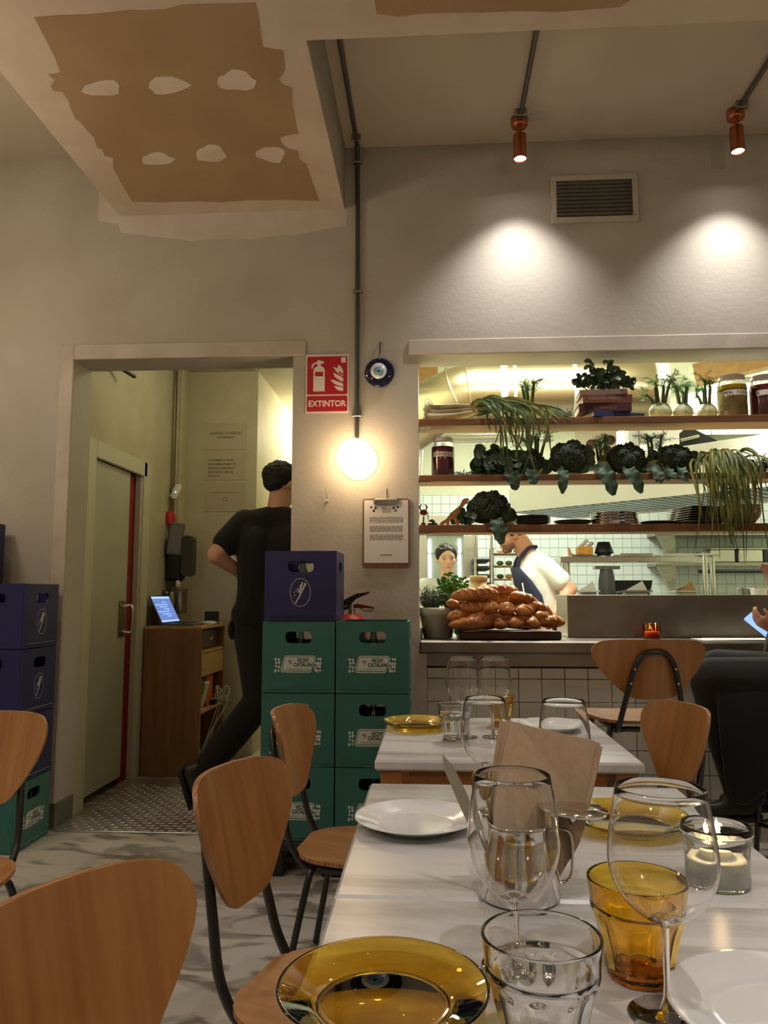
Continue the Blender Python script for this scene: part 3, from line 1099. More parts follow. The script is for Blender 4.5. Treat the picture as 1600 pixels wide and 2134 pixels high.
# ------------------------------------------------------------------ tables
def table(label, x0, x1, y0, y1, z=0.75):
    t = thing('dining_table', label, 'table', ((x0 + x1) / 2, (y0 + y1) / 2, 0), 0, 'white marble dining tables')
    w, d = (x1 - x0) / 2, (y1 - y0) / 2
    MB().box(-w, w, -d, d, z - 0.03, z, 0.006).build('tabletop', 'marble', t)
    a = 0.045
    for s in (-1, 1):
        MB().box(-w + a + 0.05, w - a - 0.05, s * (d - a) - 0.011, s * (d - a) + 0.011, z - 0.11, z - 0.0305, 0.002).build('apron', 'table_wood', t)
        MB().box(s * (w - a) - 0.011, s * (w - a) + 0.011, -d + a + 0.05, d - a - 0.05, z - 0.11, z - 0.0305, 0.002).build('apron', 'table_wood', t)
        for q in (-1, 1):
            MB().box(s * (w - a) - 0.03, s * (w - a) + 0.03, q * (d - a) - 0.03, q * (d - a) + 0.03, 0, z - 0.0305, 0.003).build('leg', 'table_wood', t)
    return t


TXL, TXR = -0.152, 0.586
table('marble-topped table nearest the viewer with amber plate and tumblers', TXL, TXR, 0.50, 1.219)
table('marble-topped table behind the seam, holding steel pot and menus', TXL, TXR, 1.223, 1.925)
table('separate farther marble-topped table set with two tall wine glasses', TXL - 0.008, TXR - 0.01, 2.185, 2.93)


# ------------------------------------------------------------------ plywood chairs
def pick(w, h, n=56):
    """outline of the back shell: wide rounded top, narrow rounded foot (x, z measured from the foot)"""
    P = [(0.0, 0.0), (0.28, 0.015), (0.46, 0.09), (0.66, 0.27), (0.86, 0.49), (0.985, 0.70), (0.985, 0.84), (0.86, 0.955), (0.60, 0.993), (0.30, 1.0), (0, 1.0)]
    pts = smooth_curve([(a * w / 2, b * h, 0) for a, b in P], 4)
    right = [(p.x, p.y) for p in pts]
    left = [(-x, z) for x, z in right[::-1]][1:-1]
    return right + left


def shell(outline, c, f, th, rings=6):
    """thick curved sheet inside an outline; f(u, v) -> offset along y. Material 0 faces, 1 rim"""
    n = len(outline)
    m = MB()
    for sgn in (0, 1):
        rows = []
        for k in range(rings + 1):
            s = k / rings
            row = []
            for (u, v) in outline:
                a, b = c[0] + (u - c[0]) * s, c[1] + (v - c[1]) * s
                row.append((a, f(a, b) + (th if sgn else 0), b))
            rows.append(row)
        if not sgn:
            rows = [r[::-1] for r in rows]
        m.cur = 0
        m.strip(rows, True, close=True)
    a = [(u, f(u, v), v) for u, v in outline]
    b = [(u, f(u, v) + th, v) for u, v in outline]
    m.cur = 1
    m.strip([a, b], True, close=True)
    return m


def chair_proto(label, seat_z, bw, bh, gap, leg_r=0.011, stool=False):
    """faces +Y; origin on the floor under the seat"""
    t = thing('bar_stool' if stool else 'dining_chair', label, 'stool' if stool else 'chair')
    zf = seat_z + gap
    zr = seat_z if stool else 0.47
    back = lambda u, v: -0.205 - 0.26 * (v - zr) + 1.54 * u * u
    o = [(u, v + zf) for u, v in pick(bw, bh)]
    shell(o, (0, zf + bh * 0.55), back, -0.012).build('backrest', ['plywood', 'ply_edge'], t)
    # seat: rounded shield
    so = smooth_curve([(0, -0.205, 0), (0.10, -0.20, 0), (0.17, -0.13, 0), (0.205, 0.02, 0), (0.20, 0.13, 0), (0.15, 0.185, 0), (0.0, 0.195, 0)], 5)
    right = [(p.x, p.y) for p in so]
    ol = right + [(-x, y) for x, y in right[::-1]][1:-1]
    sh = shell(ol, (0, 0), lambda u, v: seat_z - 0.012 * (1 - (u / 0.22) ** 2) * (1 - (v / 0.22) ** 2) + (0.0 if v < 0.1 else -0.9 * (v - 0.1) ** 2), -0.012)
    sh.v = [(p[0], p[2], p[1]) for p in sh.v]
    sh.f = [q[::-1] for q in sh.f]
    sh.build('seat', ['plywood', 'ply_edge'], t)
    # inverted U behind the back shell, running down and forward under the seat
    zt = zf + bh * 0.80
    yb = lambda z: -0.205 - 0.26 * (z - zr) - 0.012 - leg_r
    pts = []
    hw = 0.075
    sd = 0.118
    lo = seat_z - 0.048
    half = [(sd, 0.10, lo), (sd, -0.10, lo), (sd, -0.165, lo + 0.006), (sd, yb(seat_z + 0.03) , seat_z + 0.03), (sd - 0.012, yb(zf), zf), (hw + 0.004, yb(zt - 0.07), zt - 0.07), (hw * 0.62, yb(zt - 0.012), zt - 0.012), (0, yb(zt), zt)]
    full = half + [(-x, y, z) for x, y, z in half[::-1]][1:]
    MB().tube(smooth_curve(full, 5), leg_r, 10).build('back_frame', 'black_tube', t)
    for s in (-1, 1):
        for dz in (0.28, 0.52):
            z = zf + bh * dz
            f = (z - zf) / (zt - 0.07 - zf)
            x = s * ((sd - 0.012) + (hw + 0.004 - sd + 0.012) * f)
            MB().lathe([(0.0, 0.003), (0.005, 0.002), (0.005, 0)], 8, TR((x, yb(z) - leg_r, z), (PI / 2, 0, 0))).build('rivet', 'steel_bright', t)
    lz = seat_z - 0.048
    for sx in (-1, 1):
        MB().tube(smooth_curve([(sx * 0.02, 0.12, lz), (sx * 0.10, 0.135, lz), (sx * 0.15, 0.15, lz - 0.03), (sx * (0.185 if not stool else 0.2), 0.19, 0.008)], 6), leg_r, 10).build('leg', 'black_tube', t)
        MB().tube(smooth_curve([(sx * 0.02, -0.12, lz), (sx * 0.10, -0.135, lz), (sx * 0.15, -0.15, lz - 0.03), (sx * (0.185 if not stool else 0.2), -0.215, 0.008)], 6), leg_r, 10).build('leg', 'black_tube', t)
    if stool:
        k = 0.186
        MB().tube([(k, 0.178, 0.24), (-k, 0.178, 0.24), (-k, -0.198, 0.24), (k, -0.198, 0.24)], 0.009, 8, closed=True).build('foot_rail', 'black_tube', t)
    return t


CH = chair_proto('plywood chair with black tube frame beside the middle table, tilted to the viewer', 0.405, 0.385, 0.278, 0.145)


def face(px, depth, rot, off=0.24):
    """chair whose back shell stands over image column px at this depth"""
    x = (px - 899) / F_PX * depth
    v = Matrix.Rotation(rot, 3, 'Z') @ Vector((0, off, 0))
    return (x + v.x, depth + v.y, 0), (0, 0, rot)


def seat_at(x, y, deg):
    v = Matrix.Rotation(R(deg), 3, 'Z') @ Vector((0, 0.205, 0))
    return (x + v.x, y + v.y, 0), (0, 0, R(deg))


p, r_ = seat_at(-0.375, 1.708, -107.5)
CH.location, CH.rotation_euler = p, r_
p, r_ = seat_at(-0.42, 2.60, -97)
clone(CH, p, r_, 'plywood chair in front of the green crates, left of the farther table')
p, r_ = seat_at(-0.418, 0.991, -116.5)
clone(CH, p, r_, 'plywood chair back filling the lower left corner, nearest the viewer')
p, r_ = face(-28, 2.42, R(178))
clone(CH, p, r_, 'plywood chair cut by the left picture edge near the blue crates')
p, r_ = seat_at(0.80, 2.755, 106)
clone(CH, p, r_, 'plywood chair right of the farther table, facing left')
ST = chair_proto('plywood bar stool seen from behind, pushed up to the steel counter', 0.71, 0.45, 0.235, 0.085, stool=True)
p, r_ = face(1340, 3.12, R(2))
ST.location, ST.rotation_euler = p, r_
ST2 = clone(ST, (1.62, 3.42, 0), (0, 0, R(35)), 'plywood bar stool under the person in black at the right edge')


# ------------------------------------------------------------------ tableware
def dish(label, c, r, mat, group=None, rim=0.024, name='dinner_plate', well=0.62):
    t = thing(name, label, 'plate', c, 0, group)
    a = r * well
    prof = [(0.0, 0.004), (a * 0.96, 0.004), (a, 0.003), (a * 1.02, 0.0), (a * 1.06, 0.0), (a * 1.12, 0.006), (r * 0.97, rim - 0.002), (r, rim), (r * 0.995, rim + 0.002), (r * 0.965, rim + 0.001), (a * 1.11, 0.0095), (a * 1.0, 0.0065), (a * 0.9, 0.006), (0, 0.006)]
    MB().lathe(prof, 72).build('dish', mat, t)
    return t


def onz(x, y):
    p = atz(x, y, 0.75)
    return (p.x, p.y, 0.7502)


dish('amber glass plate at the bottom edge, largest of the plates', onz(798, 2100), 0.119, 'glass_amber', 'amber glass plates')
dish('white plate at the left side of the middle table', onz(866, 1722), 0.121, 'white_ceramic', 'white plates', 0.02)
dish('amber glass plate near the candle jar on the middle table', onz(1312, 1724), 0.124, 'glass_amber', 'amber glass plates')
dish('white plate in the lower right corner of the near table', onz(1655, 2140), 0.13, 'white_ceramic', 'white plates', 0.02)
dish('amber glass plate on the left of the farther table', onz(868, 1517), 0.122, 'glass_amber', 'amber glass plates')
dish('white plate on the right of the farther table', onz(1151, 1520), 0.118, 'white_ceramic', 'white plates', 0.02)


def wine_glass(label, c, H, rb, stem=0.42, lean=0.0, group='stemmed wine glasses', rr_=0.82):
    t = thing('wine_glass', label, 'wine glass', c, 0, group)
    zb = H * stem
    hb = H - zb
    outer = [(0.0045, zb - 0.004), (0.010, zb + 0.002), (rb * 0.42, zb + hb * 0.055), (rb * 0.74, zb + hb * 0.17), (rb * 0.93, zb + hb * 0.31), (rb, zb + hb * 0.45), (rb * 0.985, zb + hb * 0.58), (rb * 0.93, zb + hb * 0.76), (rb * rr_, H)]
    pts = smooth_curve([(a, b, 0) for a, b in outer], 4)
    outer = [(p.x, p.y) for p in pts]
    inner = [(max(a - 0.0012, 0.0), b + (0.004 if i < 6 else 0.0)) for i, (a, b) in enumerate(outer)][::-1]
    rim = [(rb * rr_ - 0.0006, H + 0.0008)]
    MB().lathe(outer + rim + inner + [(0, zb + 0.006)], 48, cap0=False).build('bowl', 'glass_clear', t)
    MB().lathe([(0.0045, zb), (0.0038, zb * 0.7), (0.0036, zb * 0.35), (0.0048, 0.02), (0.009, 0.008)], 16, cap0=False, cap1=False).build('stem', 'glass_thick', t)
    f = min(rb * 0.86, 0.042)
    MB().lathe([(0.0, 0.0), (f, 0.0), (f + 0.0006, 0.0012), (f - 0.001, 0.0024), (0.02, 0.004), (0.009, 0.008)], 40, cap1=False).build('foot', 'glass_thick', t)
    return t


wine_glass('large wine glass in front of the steel pot on the near table', onz(1074, 2015), 0.231, 0.0575, 0.34)
wine_glass('large wine glass in front of the amber tumbler at the right', onz(1392, 2118), 0.242, 0.0595, 0.40)
wine_glass('wine glass behind the knife, left of the menu cards', onz(1013, 1692), 0.2355, 0.051, 0.40)
wine_glass('wine glass behind the menu cards, right side of them', onz(1180, 1712), 0.24, 0.052, 0.42)
wine_glass('wine glass on the farther table, left of the pair', onz(964, 1536), 0.252, 0.055, 0.42)
wine_glass('wine glass on the farther table, right of the pair', onz(1031, 1536), 0.252, 0.055, 0.42)


def tumbler(label, c, H, rt, mat, base, group):
    """tapering tumbler with nine scalloped flutes"""
    t = thing('tumbler', label, 'tumbler', c, 0, group)
    rb = rt * 0.66

    inner_set = set()

    def mod(a, r, z):
        if (round(r, 7), round(z, 7)) in inner_set:
            return r
        k = max(0.0, min(1.0, (H * (0.70 - 0.06 * abs(math.cos(4.5 * a))) - z) / (H * 0.10)))
        return r * (1 - 0.075 * k * (abs(math.sin(4.5 * a))) ** 0.8 + 0.02 * k)
    prof = [(rb * 0.9, 0.0), (rb, 0.004), (rb * 1.03, H * 0.12), (rt * 0.80, H * 0.42), (rt * 0.90, H * 0.60), (rt * 0.945, H * 0.68), (rt * 0.95, H * 0.76), (rt * 0.965, H * 0.86), (rt * 0.995, H * 0.95), (rt, H * 0.99)]
    q = smooth_curve([(a, b, 0) for a, b in prof], 3)
    prof = [(p.x, p.y) for p in q]
    inn = [(max(a * 0.93 - 0.0022, 0.001) if b < H * 0.72 else a - 0.0034, b) for a, b in prof if b > 0.012][::-1]
    inner_set.update((round(a, 7), round(b, 7)) for a, b in inn)
    MB().lathe(prof + [(rt - 0.0012, H)] + inn, 72, mod=mod, cap0=False, cap1=False).build('wall', mat, t)
    MB().lathe([(0, 0.0), (rb * 0.9, 0.0), (rb * 0.99, 0.004), (rb * 0.95, 0.0105), (rb * 0.6, 0.0115), (0, 0.0125)], 48).build('base', base, t)
    return t


tumbler('clear fluted tumbler at the bottom centre of the near table', onz(1133, 2208), 0.119, 0.0605, 'glass_thick', 'glass_thick', 'clear tumblers')
tumbler('amber fluted tumbler behind the right-hand wine glass', onz(1334, 2035), 0.1147, 0.060, 'glass_amber', 'glass_amber_deep', 'amber tumblers')
tumbler('clear fluted tumbler on the farther table beside an amber plate', onz(942, 1542), 0.1125, 0.045, 'glass_thick', 'glass_thick', 'clear tumblers')
tumbler('amber fluted tumbler on the farther table behind the wine glasses', onz(1045, 1512), 0.105, 0.046, 'glass_amber', 'glass_amber_deep', 'amber tumblers')

# candle in a low jar
c = onz(1498, 1842)
t = thing('candle_jar', 'low glass jar with a lit candle by the right table edge', 'candle', c)
jr = 0.051
MB().lathe([(jr * 0.85, 0), (jr * 0.93, 0.003), (jr * 0.94, 0.06), (jr * 0.98, 0.068), (jr * 1.04, 0.073), (jr * 1.04, 0.088), (jr, 0.092), (jr * 0.97, 0.09), (jr * 0.97, 0.075), (jr * 0.88, 0.062), (jr * 0.87, 0.006)], 48, cap0=True, cap1=False).build('jar', 'glass_thick', t)
MB().lathe([(jr * 1.05, 0.079), (jr * 1.065, 0.081), (jr * 1.05, 0.083)], 48, cap0=False, cap1=False).build('rim_thread', 'glass_thick', t)
MB().lathe([(0, 0.006), (jr * 0.86, 0.006), (jr * 0.86, 0.04), (jr * 0.8, 0.043), (0, 0.041)], 40).build('wax', 'jar_milk', t)
MB().lathe([(0, 0.042), (0.02, 0.042), (0.02, 0.056), (0.018, 0.057), (0, 0.055)], 24).build('tealight', 'wax', t)
MB().tube([(0, 0, 0.055), (0.001, 0, 0.066)], 0.0008, 6).build('wick', 'ink', t)
MB().lathe([(0.0005, 0.062), (0.004, 0.068), (0.0052, 0.075), (0.0035, 0.086), (0.0004, 0.1)], 12).build('flame', 'flame_glow', t)
light('POINT', 'candle_light', t, (0, 0, 0.085), 0.35, (1.0, 0.62, 0.28), 0.008)

# steel pot with lid folded back, holding the cutlery and the menus
c = onz(1082, 1868)
t = thing('steel_pot', 'polished steel milk pot with hinged lid and handle', 'pot', c)
MB().lathe([(0, 0), (0.058, 0), (0.062, 0.004), (0.061, 0.03), (0.056, 0.06), (0.050, 0.085), (0.049, 0.105), (0.051, 0.112), (0.049, 0.112), (0.047, 0.104), (0.054, 0.06), (0.058, 0.02), (0, 0.01)], 56).build('body', 'chrome', t)
TL = TR((0.052, 0, 0.122), (0, R(-8), 0))
MB().lathe([(0, 0.002), (0.046, 0.002), (0.05, 0.0), (0.05, 0.005), (0.02, 0.009), (0, 0.01)], 48, TR((0.085, 0, 0.128), (0, R(4), 0))).build('lid', 'chrome', t)
MB().box(0.044, 0.058, -0.008, 0.008, 0.104, 0.126, 0.002).build('hinge', 'chrome', t)
MB().lathe([(0, 0), (0.012, 0.0), (0.010, -0.004), (0.004, -0.018), (0, -0.018)], 20, TR((0.082, 0, 0.126))).build('lid_knob', 'chrome', t)
hh = smooth_curve([(0.050, 0, 0.098), (0.068, 0, 0.10), (0.079, 0, 0.09), (0.08, 0, 0.05), (0.076, 0, 0.03), (0.066, 0, 0.022), (0.058, 0, 0.024)], 5)
MB().strip([[(p.x - 0.001, -0.007, p.z), (p.x - 0.001, 0.007, p.z), (p.x + 0.0022, 0.007, p.z + 0.0005), (p.x + 0.0022, -0.007, p.z + 0.0005)] for p in hh], True, close=True).build('handle', 'chrome', t)
px_, py_ = c[0], c[1]
# menu cards: stiff folded sheets leaning in the pot
mc = MB()
for k, (dx, dy, rz, rx, ry, lab) in enumerate(((0.006, -0.006, 4, -7, -15.5, 'front'), (0.008, 0.006, 1, -4, -13.0, 'middle'), (0.006, 0.018, -2, -1, -11, 'back'))):
    o = []
    wv, hv = 0.072, 0.232
    o = smooth_curve([(-wv * 0.55, 0.0, 0), (-wv * 0.8, 0.05, 0), (-wv, 0.10, 0), (-wv * 1.05, hv, 0)], 4)
    pl = [(p.x, p.y) for p in o] + [(wv * 1.05, hv)] + [(-p.x, p.y) for p in o[::-1]][1:]
    me = MB().prism([(a, b) for a, b in pl], -0.0012, 0.0012, TR((0, 0, 0), FACE))
    ob = me.build('menu_card', 'menu_card', None, (px_ + dx, py_ + dy, 0.766), (R(rx), R(-ry), R(rz)))
    tag(ob, {'front': 'tan menu card at the front of the cards in the steel pot', 'middle': 'tan menu card between two others in the steel pot', 'back': 'tan menu card at the back of the cards in the steel pot'}[lab], 'menu', 'menu cards in the steel pot')
# table knife and a second piece of cutlery
t = thing('table_knife', 'steel table knife leaning out of the pot, blade up', 'knife', (px_ - 0.026, py_ - 0.01, 0.765), 0, None, (R(-6), R(-25), 0))
bl = [(-0.006, 0.09), (0.008, 0.09), (0.010, 0.15), (0.008, 0.19), (0.0, 0.213), (-0.007, 0.19), (-0.0085, 0.12)]
MB().prism(bl, -0.0007, 0.0007, TF).build('blade', 'steel_bright', t)
MB().lathe([(0.0, 0), (0.006, 0.002), (0.0065, 0.05), (0.004, 0.09), (0, 0.092)], 12).build('handle', 'steel', t)
t = thing('spoon', 'brass-toned spoon bowl showing above the pot behind the knife', 'spoon', (px_ - 0.018, py_ + 0.012, 0.765), 0, None, (R(-4), R(-14), R(20)))
MB().tube([(0, 0, 0), (0, 0, 0.13)], 0.003, 8).build('handle', 'steel', t)
MB().ball((0, 0, 0.152), (0.015, 0.004, 0.024), 16, 10).build('bowl', 'brass', t)
t = thing('fork', 'steel fork standing in the pot behind the spoon', 'fork', (px_ - 0.004, py_ + 0.03, 0.765), 0, None, (R(-2), R(4), R(10)))
MB().tube([(0, 0, 0), (0, 0, 0.13)], 0.003, 8).build('handle', 'steel', t)
m = MB().box(-0.01, 0.01, -0.001, 0.001, 0.13, 0.145)
for k in range(4):
    m.box(-0.01 + k * 0.0058, -0.0072 + k * 0.0058, -0.001, 0.001, 0.145, 0.185)
m.build('tines', 'steel_bright', t)


# ------------------------------------------------------------------ bottle crates
CW, CD, CHT = 0.325, 0.295, 0.312


def hole_outline(w, h, n=32):
    """waisted hand hole"""
    o = []
    for k in range(n):
        a = 2 * PI * k / n
        c, s = math.cos(a), math.sin(a)
        x = w / 2 * math.copysign(abs(c) ** 0.55, c)
        z = h / 2 * math.copysign(abs(s) ** 0.6, s) * (1 - 0.13 * math.cos(PI * x / w) ** 2 * (1 if abs(s) > 0.2 else 0))
        o.append((x, z))
    return o


def crate_wall(w, h, hole, hz, th=0.012):
    """panel in the xz plane centred on x, z from 0 to h, with a hand hole; front at y=0"""
    n = len(hole)
    inner = [(x, z + hz) for x, z in hole]
    outer = []
    for k in range(n):
        a = 2 * PI * k / n
        c, s = math.cos(a), math.sin(a)
        t = min((w / 2) / abs(c) if abs(c) > 1e-6 else 9, ((h - hz) if s > 0 else hz) / abs(s) if abs(s) > 1e-6 else 9)
        outer.append((c * t, hz + s * t))
    for (cx_, cz_) in ((w / 2, h), (-w / 2, h), (-w / 2, 0), (w / 2, 0)):
        j = min(range(n), key=lambda i: (outer[i][0] - cx_) ** 2 + (outer[i][1] - cz_) ** 2)
        outer[j] = (cx_, cz_)
    m = MB()
    f = lambda L, y: [(x, y, z) for x, z in L]
    m.strip([f(outer, 0), f(inner, 0)], False, close=True)
    m.strip([f(inner, 0), f(inner, th)], True, close=True)
    m.strip([f(inner, th), f(outer, th)], False, close=True)
    m.strip([f(outer, th), f(outer, 0)], False, close=True)
    return m


def add_into(dst, src, T):
    dst.add(src.v, src.f, False, T)
    dst.s[-len(src.s):] = src.s


HOLE = hole_outline(0.118, 0.056)


def crate_body():
    m = MB()
    front = crate_wall(CW - 0.002, CHT - 0.002, HOLE, CHT * 0.77)
    side = crate_wall(CD - 0.026, CHT - 0.002, hole_outline(0.09, 0.05), CHT * 0.77)
    add_into(m, front, TR((0, -CD / 2, 0)))
    add_into(m, front, TR((0, CD / 2, 0), (0, 0, PI)))
    add_into(m, side, TR((CW / 2 - 0.001, 0, 0), (0, 0, PI / 2)))
    add_into(m, side, TR((-CW / 2 + 0.001, 0, 0), (0, 0, -PI / 2)))
    m.box(-CW / 2 + 0.012, CW / 2 - 0.012, -CD / 2 + 0.012, CD / 2 - 0.012, 0.0, 0.012)
    return m


CRATE_G = crate_body().mesh('crate_body', 'green_plastic')
CRATE_B = crate_body().mesh('crate_body', 'blue_plastic')


def ridge_mesh(mat):
    m = MB()
    for z in (0.014,):
        m.box(-CW / 2 + 0.02, CW / 2 - 0.02, -CD / 2 - 0.004, -CD / 2 + 0.001, z, z + 0.008, 0.002)
        m.box(-CW / 2 + 0.02, CW / 2 - 0.02, CD / 2 - 0.001, CD / 2 + 0.003, z, z + 0.008, 0.001)
        m.box(CW / 2 - 0.001, CW / 2 + 0.003, -CD / 2 + 0.02, CD / 2 - 0.02, z, z + 0.008, 0.001)
    return m.mesh('ridge', mat)


RIDGE = {'g': ridge_mesh('green_plastic'), 'b': ridge_mesh('blue_plastic')}
# the printed panel of the green crates, built in the xy plane, 0.21 wide
LAB = MB()
q = lambda u, v: ((u - 262) / 290 * 0.208, (765 - v) / 290 * 0.208)
LAB.prism([q(190, 722), q(352, 722), q(362, 730), q(340, 796), q(330, 804), q(170, 804), q(164, 796), q(182, 730)], 0, 0.0008)
LABP = LAB.mesh('label_panel', 'label_white')
o_ = [q(186, 712), q(358, 712), q(372, 726), q(346, 806), q(334, 815), q(164, 815), q(152, 800), q(174, 724)]
i_ = [q(188, 718), q(354, 718), q(366, 728), q(343, 800), q(332, 809), q(168, 809), q(158, 798), q(179, 728)]
m = MB()
m.strip([[(x, y, 0.0008) for x, y in o_], [(x, y, 0.0008) for x, y in i_]], False, close=True)
LABO = m.mesh('label_outline', 'label_white')
m = MB()
rnd = random.Random(21)
for x0, x1 in ((114, 168), (362, 406)):
    for a in range(3):
        for b in range(4):
            cx_, cz_ = x0 + (a + 0.5) * (x1 - x0) / 3 + rnd.uniform(-3, 3), 722 + (b + 0.5) * 92 / 4 + rnd.uniform(-3, 3)
            edge = 170 - (cz_ - 716) * 0.24 if x0 < 200 else 372 - (cz_ - 716) * 0.24
            if (x0 < 200 and cx_ > edge - 4) or (x0 > 200 and cx_ < edge + 4):
                continue
            kk = rnd.randint(4, 6)
            ph = rnd.uniform(0, 6)
            m.prism([q(cx_ + rnd.uniform(6.5, 9.5) * math.cos(ph + 2 * PI * k / kk), cz_ + rnd.uniform(9, 12) * math.sin(ph + 2 * PI * k / kk)) for k in range(kk)], 0, 0.0008)
LABM = m.mesh('label_mosaic', 'label_white')
m = MB()
for (a, b, c, d, w_) in ((228, 732, 206, 776, 3.2), (212, 735, 204, 756, 3), (200, 742, 206, 756, 2.4)):
    dx, dy = c - a, d - b
    L = math.hypot(dx, dy)
    nx, ny = -dy / L * w_, dx / L * w_
    m.prism([q(a, b), q((a + c) / 2 + nx, (b + d) / 2 + ny), q(c, d), q((a + c) / 2 - nx, (b + d) / 2 - ny)], 0.0008, 0.0014)
LABS = m.mesh('label_sprig', 'label_green')
# the oval mark of the blue crates
m = MB()
ov = lambda rx, ry, z: [(rx * math.cos(2 * PI * k / 40), ry * math.sin(2 * PI * k / 40), z) for k in range(40)]
m.strip([ov(0.0465, 0.063, 0.0006), ov(0.0445, 0.061, 0.0006)], False, close=True)
for pl in ([(0.02, 0.045), (0.026, 0.036), (-0.002, -0.02), (-0.02, -0.05), (-0.024, -0.046), (-0.006, -0.016)],
           [(0.008, 0.048), (-0.002, 0.03), (-0.008, 0.0), (-0.004, -0.006), (0.004, 0.014), (0.012, 0.044)],
           [(-0.016, 0.018), (-0.012, 0.02), (-0.006, 0.0), (-0.009, -0.002)]):
    m.prism(pl, 0, 0.0006)
for (a, b) in ((-0.028, 0.0), (-0.022, -0.01), (-0.028, -0.016), (-0.02, 0.006)):
    m.lathe([(0.0025, 0), (0.0025, 0.0006)], 8, TR((a, b, 0)))
OVAL = m.mesh('oval_mark', 'label_white')
BOT = MB().lathe([(0.0, 0.003), (0.036, 0.0), (0.038, 0.01), (0.038, 0.16), (0.03, 0.19), (0.015, 0.225), (0.013, 0.268), (0.0155, 0.27), (0.0155, 0.282), (0, 0.284)], 18).mesh('bottle', 'glass_bottle')


def crate(kind, label, x, y, z, rz=0.0, group=None, bottles=3, blabel=None, open_top=False):
    t = thing('bottle_crate', label, 'crate', (x, y, z), rz, group)
    g = kind == 'g'
    place('crate_body', CRATE_G if g else CRATE_B, t)
    place('ridge', RIDGE['g' if g else 'b'], t)
    if g:
        L = (0, -CD / 2, CHT * 0.395)
        place('label_panel', LABP, t, L, FACE)
        place('label_outline', LABO, t, L, FACE)
        tag(place('label_mosaic', LABM, t, L, FACE), kind='stuff')
        tag(place('label_sprig', LABS, t, L, FACE), kind='stuff')
        text('VICHY', 0.0235, 'label_green', t, (0.022, -CD / 2 - 0.001, L[2] + 0.0165), FACE, sx=0.78, bold=0.0009)
        text('CATALAN', 0.0235, 'label_green', t, (0.022, -CD / 2 - 0.001, L[2] - 0.0025), FACE, sx=0.78, bold=0.0009)
        text('CORPORATION', 0.0105, 'label_green', t, (-0.002, -CD / 2 - 0.001, L[2] - 0.021), FACE, sx=1.0, space=1.5)
    else:
        tag(place('oval_mark', OVAL, t, (0.0, -CD / 2, CHT * 0.40), FACE), kind='stuff')
    if bottles:
        for k in range(bottles):
            b = place('bottle', BOT, None, None)
            v = Matrix.Rotation(rz, 3, 'Z') @ Vector(((k - 1) * 0.085, -CD / 2 + 0.062, 0.0))
            b.location = (x + v.x, y + v.y, z + 0.013)
            tag(b, '%s, %s' % (blabel, ('left', 'middle', 'right')[k]), 'bottle', 'bottles in ' + (group or 'crates'))
    return t


CY = 3.42                                    # front of the crate tower
cx1 = at(621, 1400, CY).x
cx2 = cx1 + CW + 0.004
zb = 0.145
G = 'crates in the tower by the counter'
rows = ['bottom', 'middle', 'top']
for k in range(3):
    z = zb + k * (CHT + 0.002)
    crate('g', ('green bottle crate at the %s of the left column, behind the chair' % rows[k]) if k < 2 else 'green bottle crate directly under the blue crate',
          cx1, CY + CD / 2, z, 0, G, 3, 'green glass bottle in the %s crate of the left column' % rows[k])
    crate('g', ('green bottle crate at the %s of the right column' % rows[k]) if k < 2 else 'green bottle crate on top of the right column, in front of the extinguisher',
          cx2, CY + CD / 2, z, 0, G, 3, 'green glass bottle in the %s crate of the right column' % rows[k])
crate('b', 'dark blue bottle crate on top of the green crate tower', cx1 + 0.006, CY + CD / 2, zb + 3 * (CHT + 0.002), 0, G, 3, 'glass bottle inside the blue crate on the green tower')
# black dolly under the tower
t = thing('crate_dolly', 'black plastic dolly carrying the crate tower', 'dolly', ((cx1 + cx2) / 2, CY + CD / 2, 0))
MB().box(-0.34, 0.34, -0.16, 0.16, 0.10, 0.143, 0.006).build('deck', 'black_plastic', t)
for sx in (-0.27, 0, 0.27):
    for sy in (-0.12, 0.12):
        MB().box(sx - 0.055, sx + 0.055, sy - 0.04, sy + 0.04, 0.0, 0.10, 0.008).build('foot', 'black_plastic', t)

# left stack beside the doorway: labels look to the right
lx, ly = -1.94 - CD / 2, 3.60 + CW / 2
G = 'crates stacked left of the doorway'
crate('g', 'green bottle crate on the floor left of the doorway', lx, ly, 0.002, PI / 2, G, 3, 'glass bottle inside the green crate left of the doorway')
for k, nm in enumerate(('lowest', 'middle', 'topmost')):
    crate('b', 'blue bottle crate left of the doorway, %s of the three blue ones' % nm, lx, ly, 0.002 + (k + 1) * (CHT + 0.002), PI / 2, G, 0)
for k in range(5):
    crate('b' if k else 'g', ['green bottle crate at the picture edge, foot of the outer stack', 'blue bottle crate at the left picture edge, second from the floor', 'blue bottle crate at the left picture edge, third from the floor',
                              'blue bottle crate at the left picture edge, fourth from the floor', 'blue bottle crate at the left picture edge, highest of all'][k],
          lx - 0.305, ly, 0.002 + k * (CHT + 0.002), PI / 2, 'outer crate stack at the left edge', 0)

